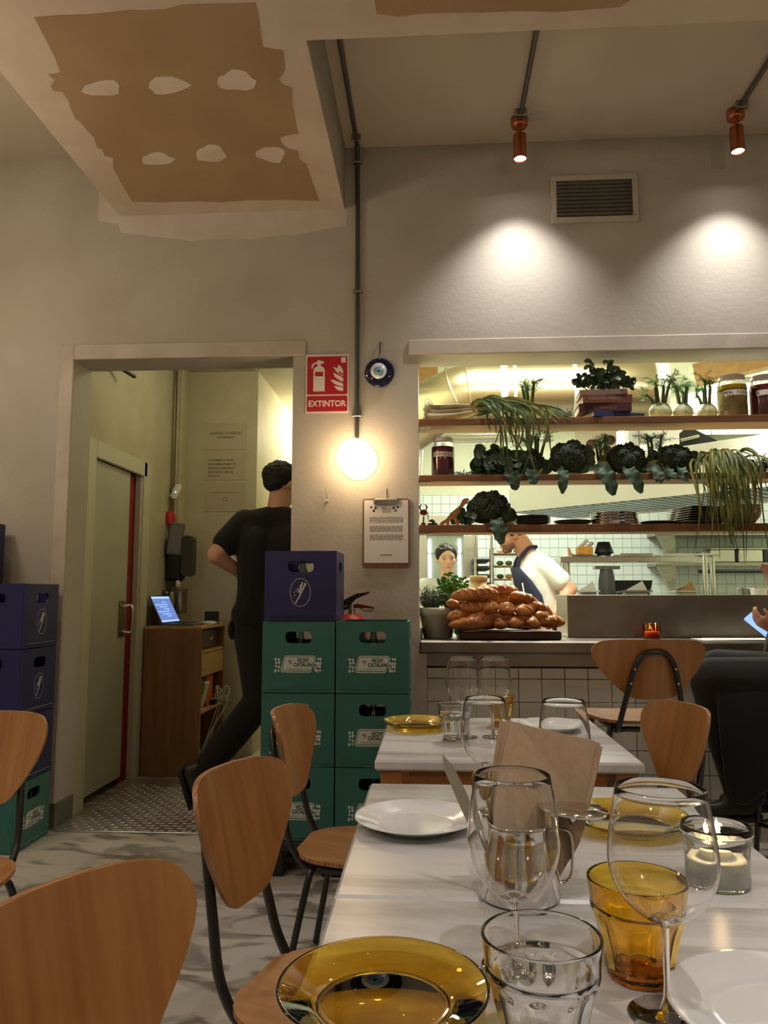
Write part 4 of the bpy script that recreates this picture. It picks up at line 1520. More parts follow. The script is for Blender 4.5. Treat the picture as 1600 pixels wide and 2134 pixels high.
# fire extinguisher behind the tower
ex = at(738, 1290, 3.88)
t = thing('fire_extinguisher', 'red fire extinguisher with black lever behind the crate tower', 'extinguisher', (ex.x - 0.01, 3.86, 0))
zt = ex.z + 0.0
MB().lathe([(0.0, zt - 0.5), (0.07, zt - 0.5), (0.076, zt - 0.49), (0.076, zt - 0.05), (0.066, zt - 0.005), (0.04, zt + 0.02), (0.02, zt + 0.026), (0, zt + 0.026)], 32).build('cylinder', 'red_paint', t)
MB().lathe([(0.018, zt + 0.02), (0.018, zt + 0.05), (0.013, zt + 0.056), (0.013, zt + 0.075)], 16).build('valve', 'steel', t)
MB().prism([(-0.05, zt + 0.06), (-0.02, zt + 0.058), (0.02, zt + 0.10), (0.085, zt + 0.128), (0.088, zt + 0.136), (0.02, zt + 0.126), (-0.03, zt + 0.10), (-0.055, zt + 0.085)], -0.009, 0.009, TF).build('lever', 'black_plastic', t)
MB().prism([(-0.02, zt + 0.066), (0.03, zt + 0.076), (0.11, zt + 0.06), (0.112, zt + 0.052), (0.03, zt + 0.056), (-0.02, zt + 0.052)], -0.008, 0.008, TF).build('carry_handle', 'dark_red', t)
MB().tube(smooth_curve([(0.03, 0, zt + 0.06), (0.07, 0, zt + 0.04), (0.105, 0, zt + 0.045), (0.108, 0, zt + 0.056)], 5), 0.002, 6).build('pin_strap', 'black_plastic', t)
MB().tube(smooth_curve([(-0.02, -0.01, zt + 0.06), (-0.09, -0.02, zt + 0.03), (-0.1, -0.02, zt - 0.1), (-0.092, -0.02, zt - 0.3)], 6), 0.011, 10).build('hose', 'black_plastic', t)
MB().box(-0.03, 0.03, 0.06, 0.138, zt - 0.12, zt - 0.09, 0.003).build('wall_bracket', 'steel', t)

# ------------------------------------------------------------------ the lobby
# cabinet
CX0, CX1, CY0, CY1, CZ = VX + 0.035, -1.54, 5.14, 5.72, 0.985
t = thing('office_cabinet', 'tall wooden cabinet with open shelves inside the doorway', 'cabinet', ((CX0 + CX1) / 2, (CY0 + CY1) / 2, 0))
w, d = (CX1 - CX0) / 2, (CY1 - CY0) / 2
MB().box(-w, w, -d, -d + 0.02, 0.0, CZ - 0.021, 0.002).build('side_panel', 'cabinet_wood', t)
MB().box(-w, w, d - 0.02, d, 0.0, CZ - 0.021, 0.002).build('side_panel', 'cabinet_wood', t)
MB().box(-w, -w + 0.012, -d + 0.02, d - 0.02, 0.0, CZ - 0.021).build('back_panel', 'cabinet_wood', t)
MB().box(-w, w, -d, d, CZ - 0.02, CZ, 0.002).build('top', 'cabinet_pale', t)
for z in (0.06, 0.40, 0.80):
    MB().box(-w + 0.012, w - 0.004, -d + 0.021, d - 0.021, z, z + 0.018, 0.001).build('shelf', 'cabinet_pale', t)
MB().box(-w + 0.05, w - 0.002, -d + 0.023, d - 0.023, 0.645, 0.795, 0.003).build('drawer', 'cabinet_pale', t)
# things on and in the cabinet
t = thing('black_box', 'black metal box in the top compartment of the wooden cabinet', 'box', (-1.70, 5.46, 0.8185))
MB().box(-0.12, 0.12, -0.2, 0.2, 0, 0.135, 0.004).build('case', 'black_plastic', t)
MB().box(0.12, 0.124, -0.17, 0.19, 0.008, 0.127, 0.002).build('front_plate', 'black_tube', t)
MB().lathe([(0.012, 0), (0.012, 0.008), (0.004, 0.01)], 14, TR((0.123, 0.02, 0.066), (0, PI / 2, 0))).build('lock', 'steel_bright', t)
t = thing('router', 'white angular router on the middle cabinet shelf', 'router', (-1.62, 5.33, 0.4185))
MB().prism([(-0.10, 0), (0.03, 0), (0.075, 0.17), (0.06, 0.18), (-0.06, 0.18), (-0.10, 0.05)], -0.05, 0.05, TF).build('shell', 'white_plastic', t)
MB().prism([(0.022, 0.10), (0.03, 0.112), (0.058, 0.114), (0.035, 0.106)], 0.05, 0.0515, TF).build('badge', 'ink', t)
t = thing('cardboard_pack', 'orange cardboard pack behind the white router', 'box', (-1.64, 5.47, 0.4185))
MB().box(-0.02, 0.06, -0.05, 0.1, 0, 0.205, 0.003).build('carton', 'orange_plastic', t)
MB().box(-0.018, 0.062, -0.052, -0.05, 0.03, 0.19, 0.0).build('printed_band', 'sign_white', t)
t = thing('modem', 'flat black modem lying on the cabinet shelf', 'modem', (-1.60, 5.58, 0.4185))
MB().box(-0.06, 0.06, -0.08, 0.08, 0, 0.03, 0.004).build('case', 'black_plastic', t)
MB().box(0.0605, 0.062, -0.05, 0.05, 0.008, 0.02).build('port_strip', 'grey_plastic', t)
rnd = random.Random(5)
for k in range(4):
    pts = [(-1.57, 5.50 + 0.03 * k, 0.45)]
    for j in range(5):
        a = j * 1.3 + k
        pts.append((-1.50 + 0.04 * math.cos(a) , 5.50 + 0.09 * math.sin(a) + 0.02 * k, 0.50 + 0.05 * math.cos(a * 1.2 + k) - 0.05 * (j == 4)))
    pts.append((-1.56, 5.42 + 0.04 * k, 0.24))
    pts.append((-1.60, 5.36 + 0.05 * k, 0.10))
    o = MB().tube(smooth_curve(pts, 6), 0.0035, 6).build('cable', 'cable_white')
    tag(o, 'pale looped cable in the wooden cabinet, %s' % ('nearest', 'second', 'third', 'farthest')[k], 'cable', 'cables in the cabinet')
t = thing('power_strip', 'white power strip on the lowest cabinet shelf', 'power strip', (-1.62, 5.36, 0.0785))
MB().box(-0.025, 0.025, -0.14, 0.14, 0, 0.04, 0.005).build('case', 'white_plastic', t)
for k in range(3):
    MB().box(-0.018, 0.018, -0.1 + k * 0.09 - 0.02, -0.1 + k * 0.09 + 0.02, 0.04, 0.075, 0.004).build('plug', 'black_plastic' if k % 2 else 'grey_plastic', t)
# laptop
t = thing('laptop', 'open laptop with a blue screen on the cabinet', 'laptop', (-1.72, 5.37, CZ + 0.001), R(86))
MB().box(-0.16, 0.16, -0.11, 0.11, 0, 0.013, 0.003).build('base', 'grey_plastic', t)
MB().box(-0.145, 0.145, -0.02, 0.09, 0.013, 0.0145).build('keyboard', 'black_plastic', t)
TS = TR((0, 0.11, 0.014), (R(-27), 0, 0))
lid = MB().box(-0.16, 0.16, 0, 0.008, 0, 0.215, 0.002, TS).build('lid', 'grey_plastic', t)
MB().box(-0.15, 0.15, -0.001, 0.0, 0.01, 0.205, 0, TS).build('screen', 'screen_blue', lid)
MB().box(-0.15, 0.15, -0.0018, -0.001, 0.19, 0.205, 0, TS).build('screen_bar', 'screen_bar', lid)
MB().box(-0.15, 0.15, -0.0018, -0.001, 0.01, 0.022, 0, TS).build('screen_bar', 'screen_bar', lid)
m = MB()
for k in range(7):
    m.box(-0.02 - 0.06 * (k % 3), 0.05 + 0.02 * (k % 2), -0.0018, -0.001, 0.05 + k * 0.018, 0.055 + k * 0.018, 0, TS)
tag(m.build('screen_lines', 'screen_bar', lid), kind='stuff')
t = thing('card_reader', 'small black box behind the laptop on the cabinet', 'box', (-1.60, 5.58, CZ + 0.001), R(10))
MB().box(-0.05, 0.05, -0.03, 0.03, 0, 0.09, 0.004).build('case', 'black_plastic', t)
MB().box(-0.045, 0.045, -0.031, -0.03, 0.05, 0.08).build('window', 'ink', t)
t = thing('receipt_pile', 'loose pale receipts lying beside the laptop', 'paper', (-1.60, 5.44, CZ + 0.001), R(15))
for k in range(4):
    MB().box(-0.05, 0.05, -0.035, 0.035, 0.001 + k * 0.005, 0.0035 + k * 0.005, 0, TR((0.008 * k, 0.012 * k, 0), (R(3 * k), 0, R(14 * k)))).build('receipt', 'paper', t)

# posters on the lobby end wall
for (y0, y1, x0, x1, lab, lines, sz) in ((882, 937, 429, 513, 'top', ['RESERVADO EL DERECHO', 'DE ADMISION'], 0.026),
                                         (944, 1000, 428, 511, 'middle', ['NO ES PERMET LA VENDA', 'NI EL SUBMINISTRAMENT DE', 'BEGUDES ALCOHOLIQUES', 'DE CAP MENA A MENORS', 'DE 18 ANYS'], 0.021),
                                         (1006, 1066, 427, 511, 'bottom', [], 0.017)):
    a, b = at(x0, y0, VB), at(x1, y1, VB)
    t = thing('wall_notice', {'top': 'paper notice RESERVADO EL DERECHO, highest of three in the lobby', 'middle': 'paper notice with five printed lines, middle of three', 'bottom': 'paper notice with one thin line, lowest of three'}[lab], 'notice',
              ((a.x + b.x) / 2, VB, (a.z + b.z) / 2), 0, 'notices on the lobby wall')
    w, h = (b.x - a.x) / 2, (a.z - b.z) / 2
    MB().box(-w, w, -0.003, 0, -h, h).build('sheet', 'poster_paper', t)
    mid = lab == 'middle'
    for k, s in enumerate(lines):
        text(s, sz, 'ink_soft', t, (-w * 0.84 if mid else 0, -0.0035, h * 0.45 - k * h * 0.29 if mid else h * 0.22 - k * h * 0.3), FACE, sx=0.82, bold=0.0006, align='LEFT' if mid else 'CENTER')
    if lab == 'bottom':
        m = MB()
        x = -w * 0.68
        while x < w * 0.68:
            q_ = rnd.uniform(0.006, 0.016)
            m.box(x, x + q_, -0.0036, -0.003, h * 0.30, h * 0.34)
            x += q_ + 0.003
        tag(m.build('printed_line', 'ink_soft', t), kind='stuff')
        MB().tube([(0.014 * math.cos(q_), -0.0034, -h * 0.14 + 0.014 * math.sin(q_)) for q_ in [2 * PI * k / 16 for k in range(16)]], 0.0018, 5, closed=True).build('printed_mark', 'ink_soft', t)
# sign in the passage
t = thing('passage_sign', 'small white and red safety sign on the bright passage wall', 'sign', (PX + 0.001, 6.85, 2.10))
MB().box(0, 0.004, -0.17, 0.4, -0.32, 0.32).build('plate', 'sign_white', t)
MB().box(0.004, 0.006, -0.06, 0.2, -0.3, 0.02).build('pictogram', 'sign_red', t)

# corner conduits, camera, wall phone, intercom, door closer
t = thing('corner_conduit', 'pair of thin beige conduits in the lobby corner', 'pipe', (VX + 0.02, VB - 0.19, 0))
for k in range(2):
    MB().tube([(0.0 + 0.02 * k, 0.012 * k, 1.2), (0.02 * k, 0.012 * k, VZ)], 0.0055, 10).build('tube', 'yellow_paint' if k else 'brass', t)
MB().box(-0.02, 0.04, -0.012, 0.03, 1.98, 2.0, 0.002).build('clamp', 'steel', t)
c = at(367, 1024, VB - 0.26)
t = thing('security_camera', 'small white security camera with green light in lobby corner', 'camera', tuple(c), 0, None, (R(-10), R(22), R(15)))
MB().capsule((0, 0, -0.028), (0, 0, 0.028), 0.028, 0.028, 18, TR((0, 0, 0), (0, 0, 0), (1, 0.55, 1.15))).build('housing', 'white_plastic', t)
MB().capsule((0, -0.012, -0.026), (0, -0.012, 0.026), 0.019, 0.019, 16, TR((0, -0.001, 0), (0, 0, 0), (1, 0.45, 1.15))).build('lens_panel', 'black_plastic', t)
MB().ball((0, -0.016, -0.01), 0.004, 8, 6).build('status_light', 'led_green', t)
MB().tube([(0, 0.012, -0.02), (-0.03, 0.05, -0.03), (-0.055, 0.08, -0.05)], 0.008, 8).build('bracket', 'white_plastic', t)
MB().lathe([(0.02, 0), (0.02, 0.01), (0.01, 0.014)], 16, TR((-0.055, 0.085, -0.05), (PI / 2, 0, 0))).build('wall_foot', 'white_plastic', t)
c = at(340, 1135, VB - 0.22)
t = thing('wall_phone', 'dark handset cluster with charging cradle on the lobby wall', 'wall phone', (c.x + 0.045, VB - 0.22, c.z))
t.scale = (1.25, 1.25, 1.25)
MB().box(-0.10, -0.035, -0.06, 0.02, -0.13, 0.10, 0.01).build('dock', 'black_plastic', t)
MB().box(-0.01, 0.10, -0.04, 0.03, -0.22, 0.04, 0.02).build('cradle', 'black_plastic', t)
scr = MB().box(-0.005, 0.085, -0.065, -0.045, -0.06, 0.13, 0.006, TR((0, 0, 0), (0, R(6), R(12)))).build('handset', 'grey_plastic', t)
MB().box(0.008, 0.072, -0.0665, -0.065, -0.045, 0.115, 0, TR((0, 0, 0), (0, R(6), R(12)))).build('handset_screen', 'ink_grey', scr)
MB().prism(rr(0.09, 0.16, -0.19, 0.05, 0.03), -0.02, 0.05, TF).build('pouch', 'olive_plastic', t)
MB().lathe([(0.035, 0.12), (0.036, 0.16), (0.03, 0.195), (0.0, 0.2)], 20, TR((-0.005, 0, 0))).build('alarm_bell', 'red_paint', t)
MB().tube(smooth_curve([(-0.06, -0.03, -0.13), (-0.05, -0.04, -0.22), (0.0, -0.04, -0.30), (0.02, -0.03, -0.36), (0.03, 0.0, -0.44)], 6), 0.006, 8).build('cord', 'black_plastic', t)
MB().tube(smooth_curve([(0.05, -0.03, -0.22), (0.03, -0.05, -0.27), (0.01, -0.04, -0.33), (-0.04, -0.02, -0.36)], 6), 0.005, 8).build('cord', 'black_plastic', t)
MB().lathe([(0.016, 0), (0.018, 0.03), (0.01, 0.04)], 14, TR((0.065, -0.02, -0.25))).build('plug', 'chrome', t)
t = thing('socket_box', 'cream wall socket box with loose leads above the laptop', 'socket', (c.x + 0.05, VB - 0.22, c.z - 0.40))
MB().box(-0.05, 0.05, -0.05, 0.0, -0.09, 0.05, 0.006).build('box', 'yellow_paint', t)
MB().box(-0.035, 0.03, -0.075, -0.05, -0.03, 0.03, 0.006).build('plug', 'black_plastic', t)
MB().box(0.08, 0.115, -0.03, 0.1, -0.11, 0.07, 0.005).build('switch', 'brass', t)
MB().tube(smooth_curve([(0.0, -0.07, 0.0), (0.03, -0.1, -0.06), (0.07, -0.08, -0.08), (0.075, -0.05, -0.14)], 6), 0.005, 8).build('lead', 'black_plastic', t)
t = thing('door_closer', 'dark door closer arm under the lobby lintel', 'door closer', (VX + 0.055, 4.45, 2.60))
MB().box(-0.055, 0.0, -0.07, 0.09, -0.02, 0.03, 0.005).build('case', 'olive_plastic', t)
MB().tube([(-0.01, 0.06, 0.0), (0.05, 0.2, -0.03)], 0.012, 8).build('arm', 'black_plastic', t)

# lamps of the lobby and the passage
t = thing('lobby_lamp', 'flat round ceiling lamp in the passage behind the doorway', 'lamp', (-0.95, 7.2, VZ))
MB().lathe([(0, 0), (0.14, 0), (0.14, -0.04), (0.12, -0.05), (0, -0.052)], 32).build('diffuser', 'white_plastic', t)
light('POINT', 'bulb', t, (0, 0, -0.2), PASSAGE_W, (1.0, 0.93, 0.66), 0.12)
t = thing('lobby_lamp', 'flat round ceiling lamp inside the lobby above the lintel', 'lamp', (-1.15, 4.9, VZ))
MB().lathe([(0, 0), (0.1, 0), (0.1, -0.04), (0.08, -0.05), (0, -0.052)], 32).build('diffuser', 'white_plastic', t)
light('POINT', 'bulb', t, (0, 0, -0.15), PASSAGE_W * 0.18, (1.0, 0.93, 0.66), 0.1)


# ------------------------------------------------------------------ the hatch: counter, shelves and what stands on them
CTZ = 0.966
t = thing('steel_counter', 'brushed steel serving counter in the kitchen hatch', 'counter', (KX0, WY, 0))
W_ = KX1 - KX0
MB().box(0.002, W_, -0.012, 0.78, CTZ - 0.062, CTZ, 0.008).build('worktop', 'brushed_counter', t)
MB().box(0.03, W_, 0.016, 0.2, 0.835, CTZ - 0.063, 0.002).build('fascia', 'brushed_counter', t)
MB().box(0.0035, 0.014, 0.1, 0.5, CTZ, CTZ + 0.055, 0.002).build('end_lip', 'brushed_counter', t)
bx = at(1183, 1300, 4.33).x
t = thing('steel_upstand', 'long brushed steel box along the kitchen pass', 'steel box', (bx, 4.33, CTZ + 0.0005))
zt_ = at(1400, 1240, 4.33).z - CTZ
MB().box(0, KX1 - bx - 0.02, 0, 0.012, 0, zt_, 0.002).build('front_panel', 'brushed_counter', t)
MB().box(0.0, 0.012, 0.0125, 0.38, 0, zt_ - 0.001, 0.002).build('end_panel', 'steel_bright', t)
MB().box(0.0125, KX1 - bx - 0.02, 0.0125, 0.38, zt_ - 0.02, zt_ - 0.001, 0.002).build('top_panel', 'steel', t)
MB().box(0.0125, KX1 - bx - 0.02, 0.368, 0.38, 0, zt_ - 0.02).build('rear_panel', 'steel', t)

SH = [(2.089, 2.124), (1.792, 1.824), (1.522, 1.562)]
names = ['upper wooden plank shelf in the hatch, carrying books and leeks', 'middle wooden plank shelf, carrying broccoli and fennel', 'lower wooden plank shelf, carrying plates and bowls']
for (z0, z1), lab in zip(SH, names):
    t = thing('plank_shelf', lab, 'shelf', (KX0, WY, z0))
    MB().box(0.002, W_, 0.0, 0.018, 0, z1 - z0, 0.002).build('front_edge', 'shelf_wood', t)
    MB().box(0.002, W_, 0.0185, WT, 0.004, z1 - z0, 0.001).build('board', 'shelf_underside', t)
    br = MB().box(0.003, 0.062, 0.015, 0.075, -0.004, 0.003).build('bracket', 'white_plastic', t)
    MB().lathe([(0.005, 0), (0.004, -0.002)], 8, TR((0.04, 0.04, -0.004))).build('screw', 'screw', br)


def onshelf(i, x, dy=0.09):
    """point on shelf i under image column x"""
    y = WY + dy
    p = at(x, 900, y)
    return Vector((p.x, y, SH[i][1] + 0.0006))


rnd = random.Random(77)


def ribbon(pts, w0, w1=0.002, fold=0.35, per=4, side=None):
    """long leaf blade with a shallow V section"""
    P = smooth_curve(pts, per)
    k = len(P)
    rows = []
    for i, p in enumerate(P):
        t = (P[min(i + 1, k - 1)] - P[max(i - 1, 0)]).normalized()
        s = side if side is not None else Vector((0, -1, 0))
        b = t.cross(s)
        b = b.normalized() if b.length > 1e-4 else Vector((1, 0, 0))
        nn_ = b.cross(t).normalized()
        u = i / (k - 1)
        w = w0 * (1 - u) ** 0.6 + w1 * u
        rows.append([p - b * w + nn_ * w * fold, p, p + b * w + nn_ * w * fold])
    return rows


def broad_leaf(pts, w, wave=0.2, seed=0):
    """broad leaf: widest past its middle, wavy margin"""
    P = smooth_curve(pts, 5)
    k = len(P)
    r = random.Random(seed)
    rows = []
    for i, p in enumerate(P):
        t = (P[min(i + 1, k - 1)] - P[max(i - 1, 0)]).normalized()
        b = t.cross(Vector((0.1, -1, 0.1)))
        b = b.normalized() if b.length > 1e-4 else Vector((1, 0, 0))
        nn_ = b.cross(t).normalized()
        u = i / (k - 1)
        ww = w * max(0.10, math.sin(PI * min(1.0, 0.05 + 0.92 * u ** 1.5)) ** 0.6)
        row = []
        for q_ in (-1, -0.66, -0.33, 0, 0.33, 0.66, 1):
            ruff = r.uniform(0.80, 1.16) if abs(q_) == 1 else 1.0
            row.append(p + b * ww * q_ * ruff + nn_ * ww * (abs(q_) * 0.3 + wave * abs(q_) * math.sin(i * 1.9 + (2.2 if q_ > 0 else 0) + seed) + (0.10 if q_ == 0 else 0)))
        rows.append(row)
    return rows


def jar(label, c, r, h, fill, lid, words, oil=None):
    t = thing('preserve_jar', label, 'jar', c)
    prof = [(r * 0.9, 0.0), (r, 0.006), (r, h * 0.72), (r * 0.97, h * 0.78), (r * 0.85, h * 0.86), (r * 0.84, h * 0.9)]
    MB().lathe(prof, 36, cap1=False).build('glass', 'glass_clear', t)
    MB().lathe([(0, 0.004), (r * 0.9, 0.004), (r * 0.955, 0.01), (r * 0.955, h * 0.68), (r * 0.93, h * 0.76), (0, h * 0.77)] if not oil else [(0, 0.004), (r * 0.9, 0.004), (r * 0.955, 0.01), (r * 0.955, h * 0.62), (0, h * 0.62)], 36).build('contents', fill, t)
    if oil:
        MB().lathe([(0, h * 0.62), (r * 0.955, h * 0.62), (r * 0.93, h * 0.76), (0, h * 0.78)], 36).build('oil', oil, t)
    MB().lathe([(r * 0.87, h * 0.895), (r * 0.89, h * 0.90), (r * 0.89, h * 0.985), (r * 0.86, h), (0, h)], 36).build('lid', lid, t)
    if words:
        rr_ = r + 0.0006
        a0 = 0.95
        MB().strip([[(rr_ * math.sin(a), -rr_ * math.cos(a), z) for a in [(-a0 + 2 * a0 * k / 14) for k in range(15)]] for z in (h * 0.49, h * 0.615)], True).build('label', 'sign_white', t)
        n = len(words)
        for k, chx in enumerate(words):
            if chx == ' ':
                continue
            a = (-a0 * 0.86) + 2 * a0 * 0.86 * (k / max(n - 1, 1))
            text(chx, h * 0.10, 'ink', t, ((rr_ + 0.0007) * math.sin(a), -(rr_ + 0.0007) * math.cos(a), h * 0.55), (PI / 2, 0, a), name='letter', ext=0.0002)
    return t


jar('jar of dark red pickled onion on the middle shelf', onshelf(1, 922), 0.062, 0.212, 'pickle_red', 'jar_lid', 'CEBOLLA')
jar('jar of pale yellow ferment labelled LIMON on the upper shelf', onshelf(0, 1529), 0.074, 0.225, 'pickle_yellow', 'jar_lid', 'MON FERME', 'oil_yellow')
jar('red pickle jar cut by the right picture edge, upper shelf', onshelf(0, 1597), 0.074, 0.222, 'pickle_red', 'jar_lid', 'A ENC')


def leek_bunch():
    c = onshelf(0, 935, 0.07)
    t = thing('leek_bunch', 'bunch of leeks with white roots, green tops hanging over the shelf', 'leeks', tuple(c))
    r = random.Random(3)
    for k in range(10):
        y, z = (-0.02 + 0.032 * (k % 4), 0.021) if k < 4 else ((-0.004 + 0.034 * (k % 3), 0.05) if k < 7 else (0.01 + 0.03 * (k % 3), 0.078))
        x0 = -0.11 + r.uniform(-0.03, 0.03)
        MB().tube(smooth_curve([(x0, y, z), (x0 + 0.04, y + r.uniform(-0.01, 0.01), z + 0.002), (x0 + 0.16, y * 0.6, z * 0.8 + 0.012 + r.uniform(0, 0.012)), (x0 + 0.28, y * 0.3 - 0.01, z * 0.5 + 0.04)], 4), [0.008, 0.019, 0.022, 0.021, 0.018, 0.015, 0.0135, 0.0125, 0.012, 0.0115, 0.011, 0.0105, 0.01], 10).build('shaft', 'pale_stem' if k % 3 else 'leek_root', t)
    m = MB()
    for k in range(90):
        a = r.uniform(0, 6.28)
        b = r.uniform(-0.8, 0.8)
        s = Vector((-0.085, r.uniform(-0.02, 0.07), r.uniform(0.012, 0.10)))
        e = s + Vector((-0.05 * r.uniform(0.5, 1), 0.02 * math.cos(a), 0.03 * math.sin(a)))
        m.tube([s, (s + e) / 2 + Vector((0, 0, 0.01 * b)), e], 0.0016, 5)
    tag(m.build('roots', 'leek_root', t), kind='stuff')
    for k in range(44):
        x0, z0 = r.uniform(0.10, 0.17), r.uniform(0.035, 0.085)
        hang = r.random()
        x1 = 0.20 + 0.28 * r.random()
        if hang < 0.72:
            drop = r.uniform(0.10, 0.40) * (1.0 if x1 < 0.42 else 0.6)
            pts = [(x0, 0.01, z0), ((x0 + x1) / 2, -0.05, z0 + r.uniform(0.01, 0.05)), (x1, -0.10 - r.uniform(0, 0.03), z0 - 0.02), (x1 + r.uniform(-0.02, 0.06), -0.125, z0 - drop * 0.5), (x1 + r.uniform(-0.03, 0.09), -0.12, z0 - drop)]
        else:
            x1 += 0.1
            pts = [(x0, 0.01, z0), ((x0 + x1) / 2, -0.02, z0 + r.uniform(0.01, 0.03)), (x1, -0.05, z0 - 0.01), (x1 + 0.09, -0.08, z0 - 0.04 - r.uniform(0, 0.05))]
        MB().strip(ribbon(pts, r.uniform(0.006, 0.011))).build('leaf', ['leek_leaf', 'leaf_mid', 'straw_leaf'][k % 3], t)


leek_bunch()


def fennel(label, c, s=1.0, seed=0, tall=1.0, fr='leaf_bright'):
    t = thing('fennel_bulb', label, 'fennel', tuple(c), seed * 1.3, 'fennel bulbs on the shelves')
    r = random.Random(seed)
    MB().lathe([(0.0, 0.0), (0.024 * s, 0.0), (0.044 * s, 0.013 * s), (0.05 * s, 0.034 * s), (0.045 * s, 0.056 * s), (0.034 * s, 0.072 * s), (0.022 * s, 0.085 * s)], 24,
               mod=lambda a, rr_, z: rr_ * (1 + 0.06 * math.cos(7 * a + z * 40)) * (1.12 if abs(math.cos(a)) > 0.7 else 0.95)).build('bulb', 'pale_stem', t)
    m = MB()
    for k in range(5):
        a = k * 1.26 + r.uniform(-0.2, 0.2)
        tip = Vector((math.cos(a) * 0.06 * s * r.uniform(0.5, 1.2), math.sin(a) * 0.03 * s, (0.13 + 0.07 * r.random()) * s * tall))
        base = Vector((math.cos(a) * 0.022 * s, math.sin(a) * 0.015 * s, 0.068 * s))
        MB().tube([base, (base + tip) / 2 + Vector((0, 0, 0.01)), tip], [0.010 * s, 0.0075 * s, 0.006 * s], 8).build('stalk', 'leaf_mid' if k % 3 else 'leek_leaf', t)
        if k == 1:
            continue
        for _ in range(9):
            d = Vector((r.gauss(0, 0.6), r.gauss(0, 0.45), r.uniform(0.2, 1.0))).normalized()
            st = tip + Vector((0, 0, -r.random() * 0.03))
            L = r.uniform(0.03, 0.075) * s
            ax = smooth_curve([st, st + d * L * 0.6, st + d * L + Vector((d.x * 0.02, d.y * 0.02, -0.012))], 4)
            m.tube(ax, 0.0011, 3, cap=False)
            for q_ in range(20):
                p = ax[r.randrange(1, len(ax))]
                e = Vector((r.gauss(0, 1), r.gauss(0, 1), r.gauss(0.2, 0.8))).normalized() * r.uniform(0.008, 0.022) * s
                m.tube([p, p + e * 0.6, p + e + d * 0.004], [0.0009, 0.0008, 0.0005], 3, cap=False)
    tag(m.build('fronds', fr, t), kind='stuff')
    return t


fennel('fennel bulb with upright fronds on the upper shelf, beside the leek tops', onshelf(0, 1103, 0.1), 1.15, 11, 1.0)
fennel('fennel bulb right of the books, nearest them', onshelf(0, 1377), 1.05, 2, 1.05)
fennel('fennel bulb in the middle of the three right of the books', onshelf(0, 1424), 1.0, 3, 1.1)
fennel('fennel bulb beside the yellow jar', onshelf(0, 1474), 0.95, 4, 1.15)
fennel('fennel bulb between the two left broccoli heads, middle shelf', onshelf(1, 1113, 0.12), 1.1, 5, 1.08, 'leaf_mid')
fennel('fennel bulb between two dark broccoli heads, centre of the middle shelf', onshelf(1, 1252), 0.95, 6, 1.12, 'leaf_mid')
fennel('fennel bulb left of the rightmost broccoli, middle shelf', onshelf(1, 1362), 0.95, 7, 1.2, 'leaf_mid')


def broccoli(label, c, R_, seed, leaves):
    t = thing('broccoli_head', label, 'broccoli', tuple(c), 0, 'broccoli heads on the shelves')
    r = random.Random(seed)
    m = MB()
    cz = R_ * 0.80
    m.ball((0, 0, cz * 0.95), (R_ * 0.86, R_ * 0.74, R_ * 0.72), 18, 12)
    lumps = []
    for k in range(16):
        u = 1 - 1.3 * (k + 0.5) / 16
        a = k * 2.39996 + r.uniform(-0.3, 0.3)
        s = math.sqrt(max(0, 1 - u * u))
        lumps.append((Vector((s * math.cos(a) * 0.62, s * math.sin(a) * 0.55, u * 0.5)) * R_ + Vector((0, 0, cz)), R_ * r.uniform(0.34, 0.46)))
    for lc, lr in lumps:
        m.ball(tuple(lc), lr * 0.93, 12, 8)
        for k in range(70):
            d = Vector((r.gauss(0, 1), r.gauss(0, 1), r.gauss(0.25, 1))).normalized()
            p = lc + d * lr * r.uniform(0.88, 1.0)
            q_ = R_ * r.uniform(0.035, 0.065)
            if (p - Vector((0, 0, cz))).dot(d) < 0:
                continue
            p.z = max(p.z, q_ * 0.8)
            m.ball(tuple(p), q_, 6, 4)
    m.build('florets', 'broccoli', t)
    MB().lathe([(R_ * 0.3, 0.0), (R_ * 0.34, 0.02), (R_ * 0.5, R_ * 0.5)], 14, TR((0, 0.0, 0.001))).build('stem', 'pale_stem', t)
    for k, (dx, drop, ww, sway) in enumerate(leaves):
        pts = [(dx * 0.6, -R_ * 0.5, 0.03), (dx, -0.10, 0.02), (dx + sway * 0.4, -0.125, -0.03), (dx + sway, -0.13, -drop)]
        MB().strip(broad_leaf(pts, ww, 0.25, seed + k)).build('leaf', 'leaf_dark', t)
    for k in range(4):
        a = k * 1.7 + seed
        pts = [(R_ * 0.5 * math.cos(a), R_ * 0.3 * math.sin(a), 0.02), (R_ * 0.98 * math.cos(a), R_ * 0.5 * math.sin(a), 0.05 * R_ / 0.1), (R_ * 1.15 * math.cos(a), R_ * 0.5 * math.sin(a) - 0.01, R_ * r.uniform(0.7, 1.4))]
        MB().strip(broad_leaf(pts, 0.04, 0.2, seed + 20 + k)).build('leaf', 'leaf_dark', t)
    return t


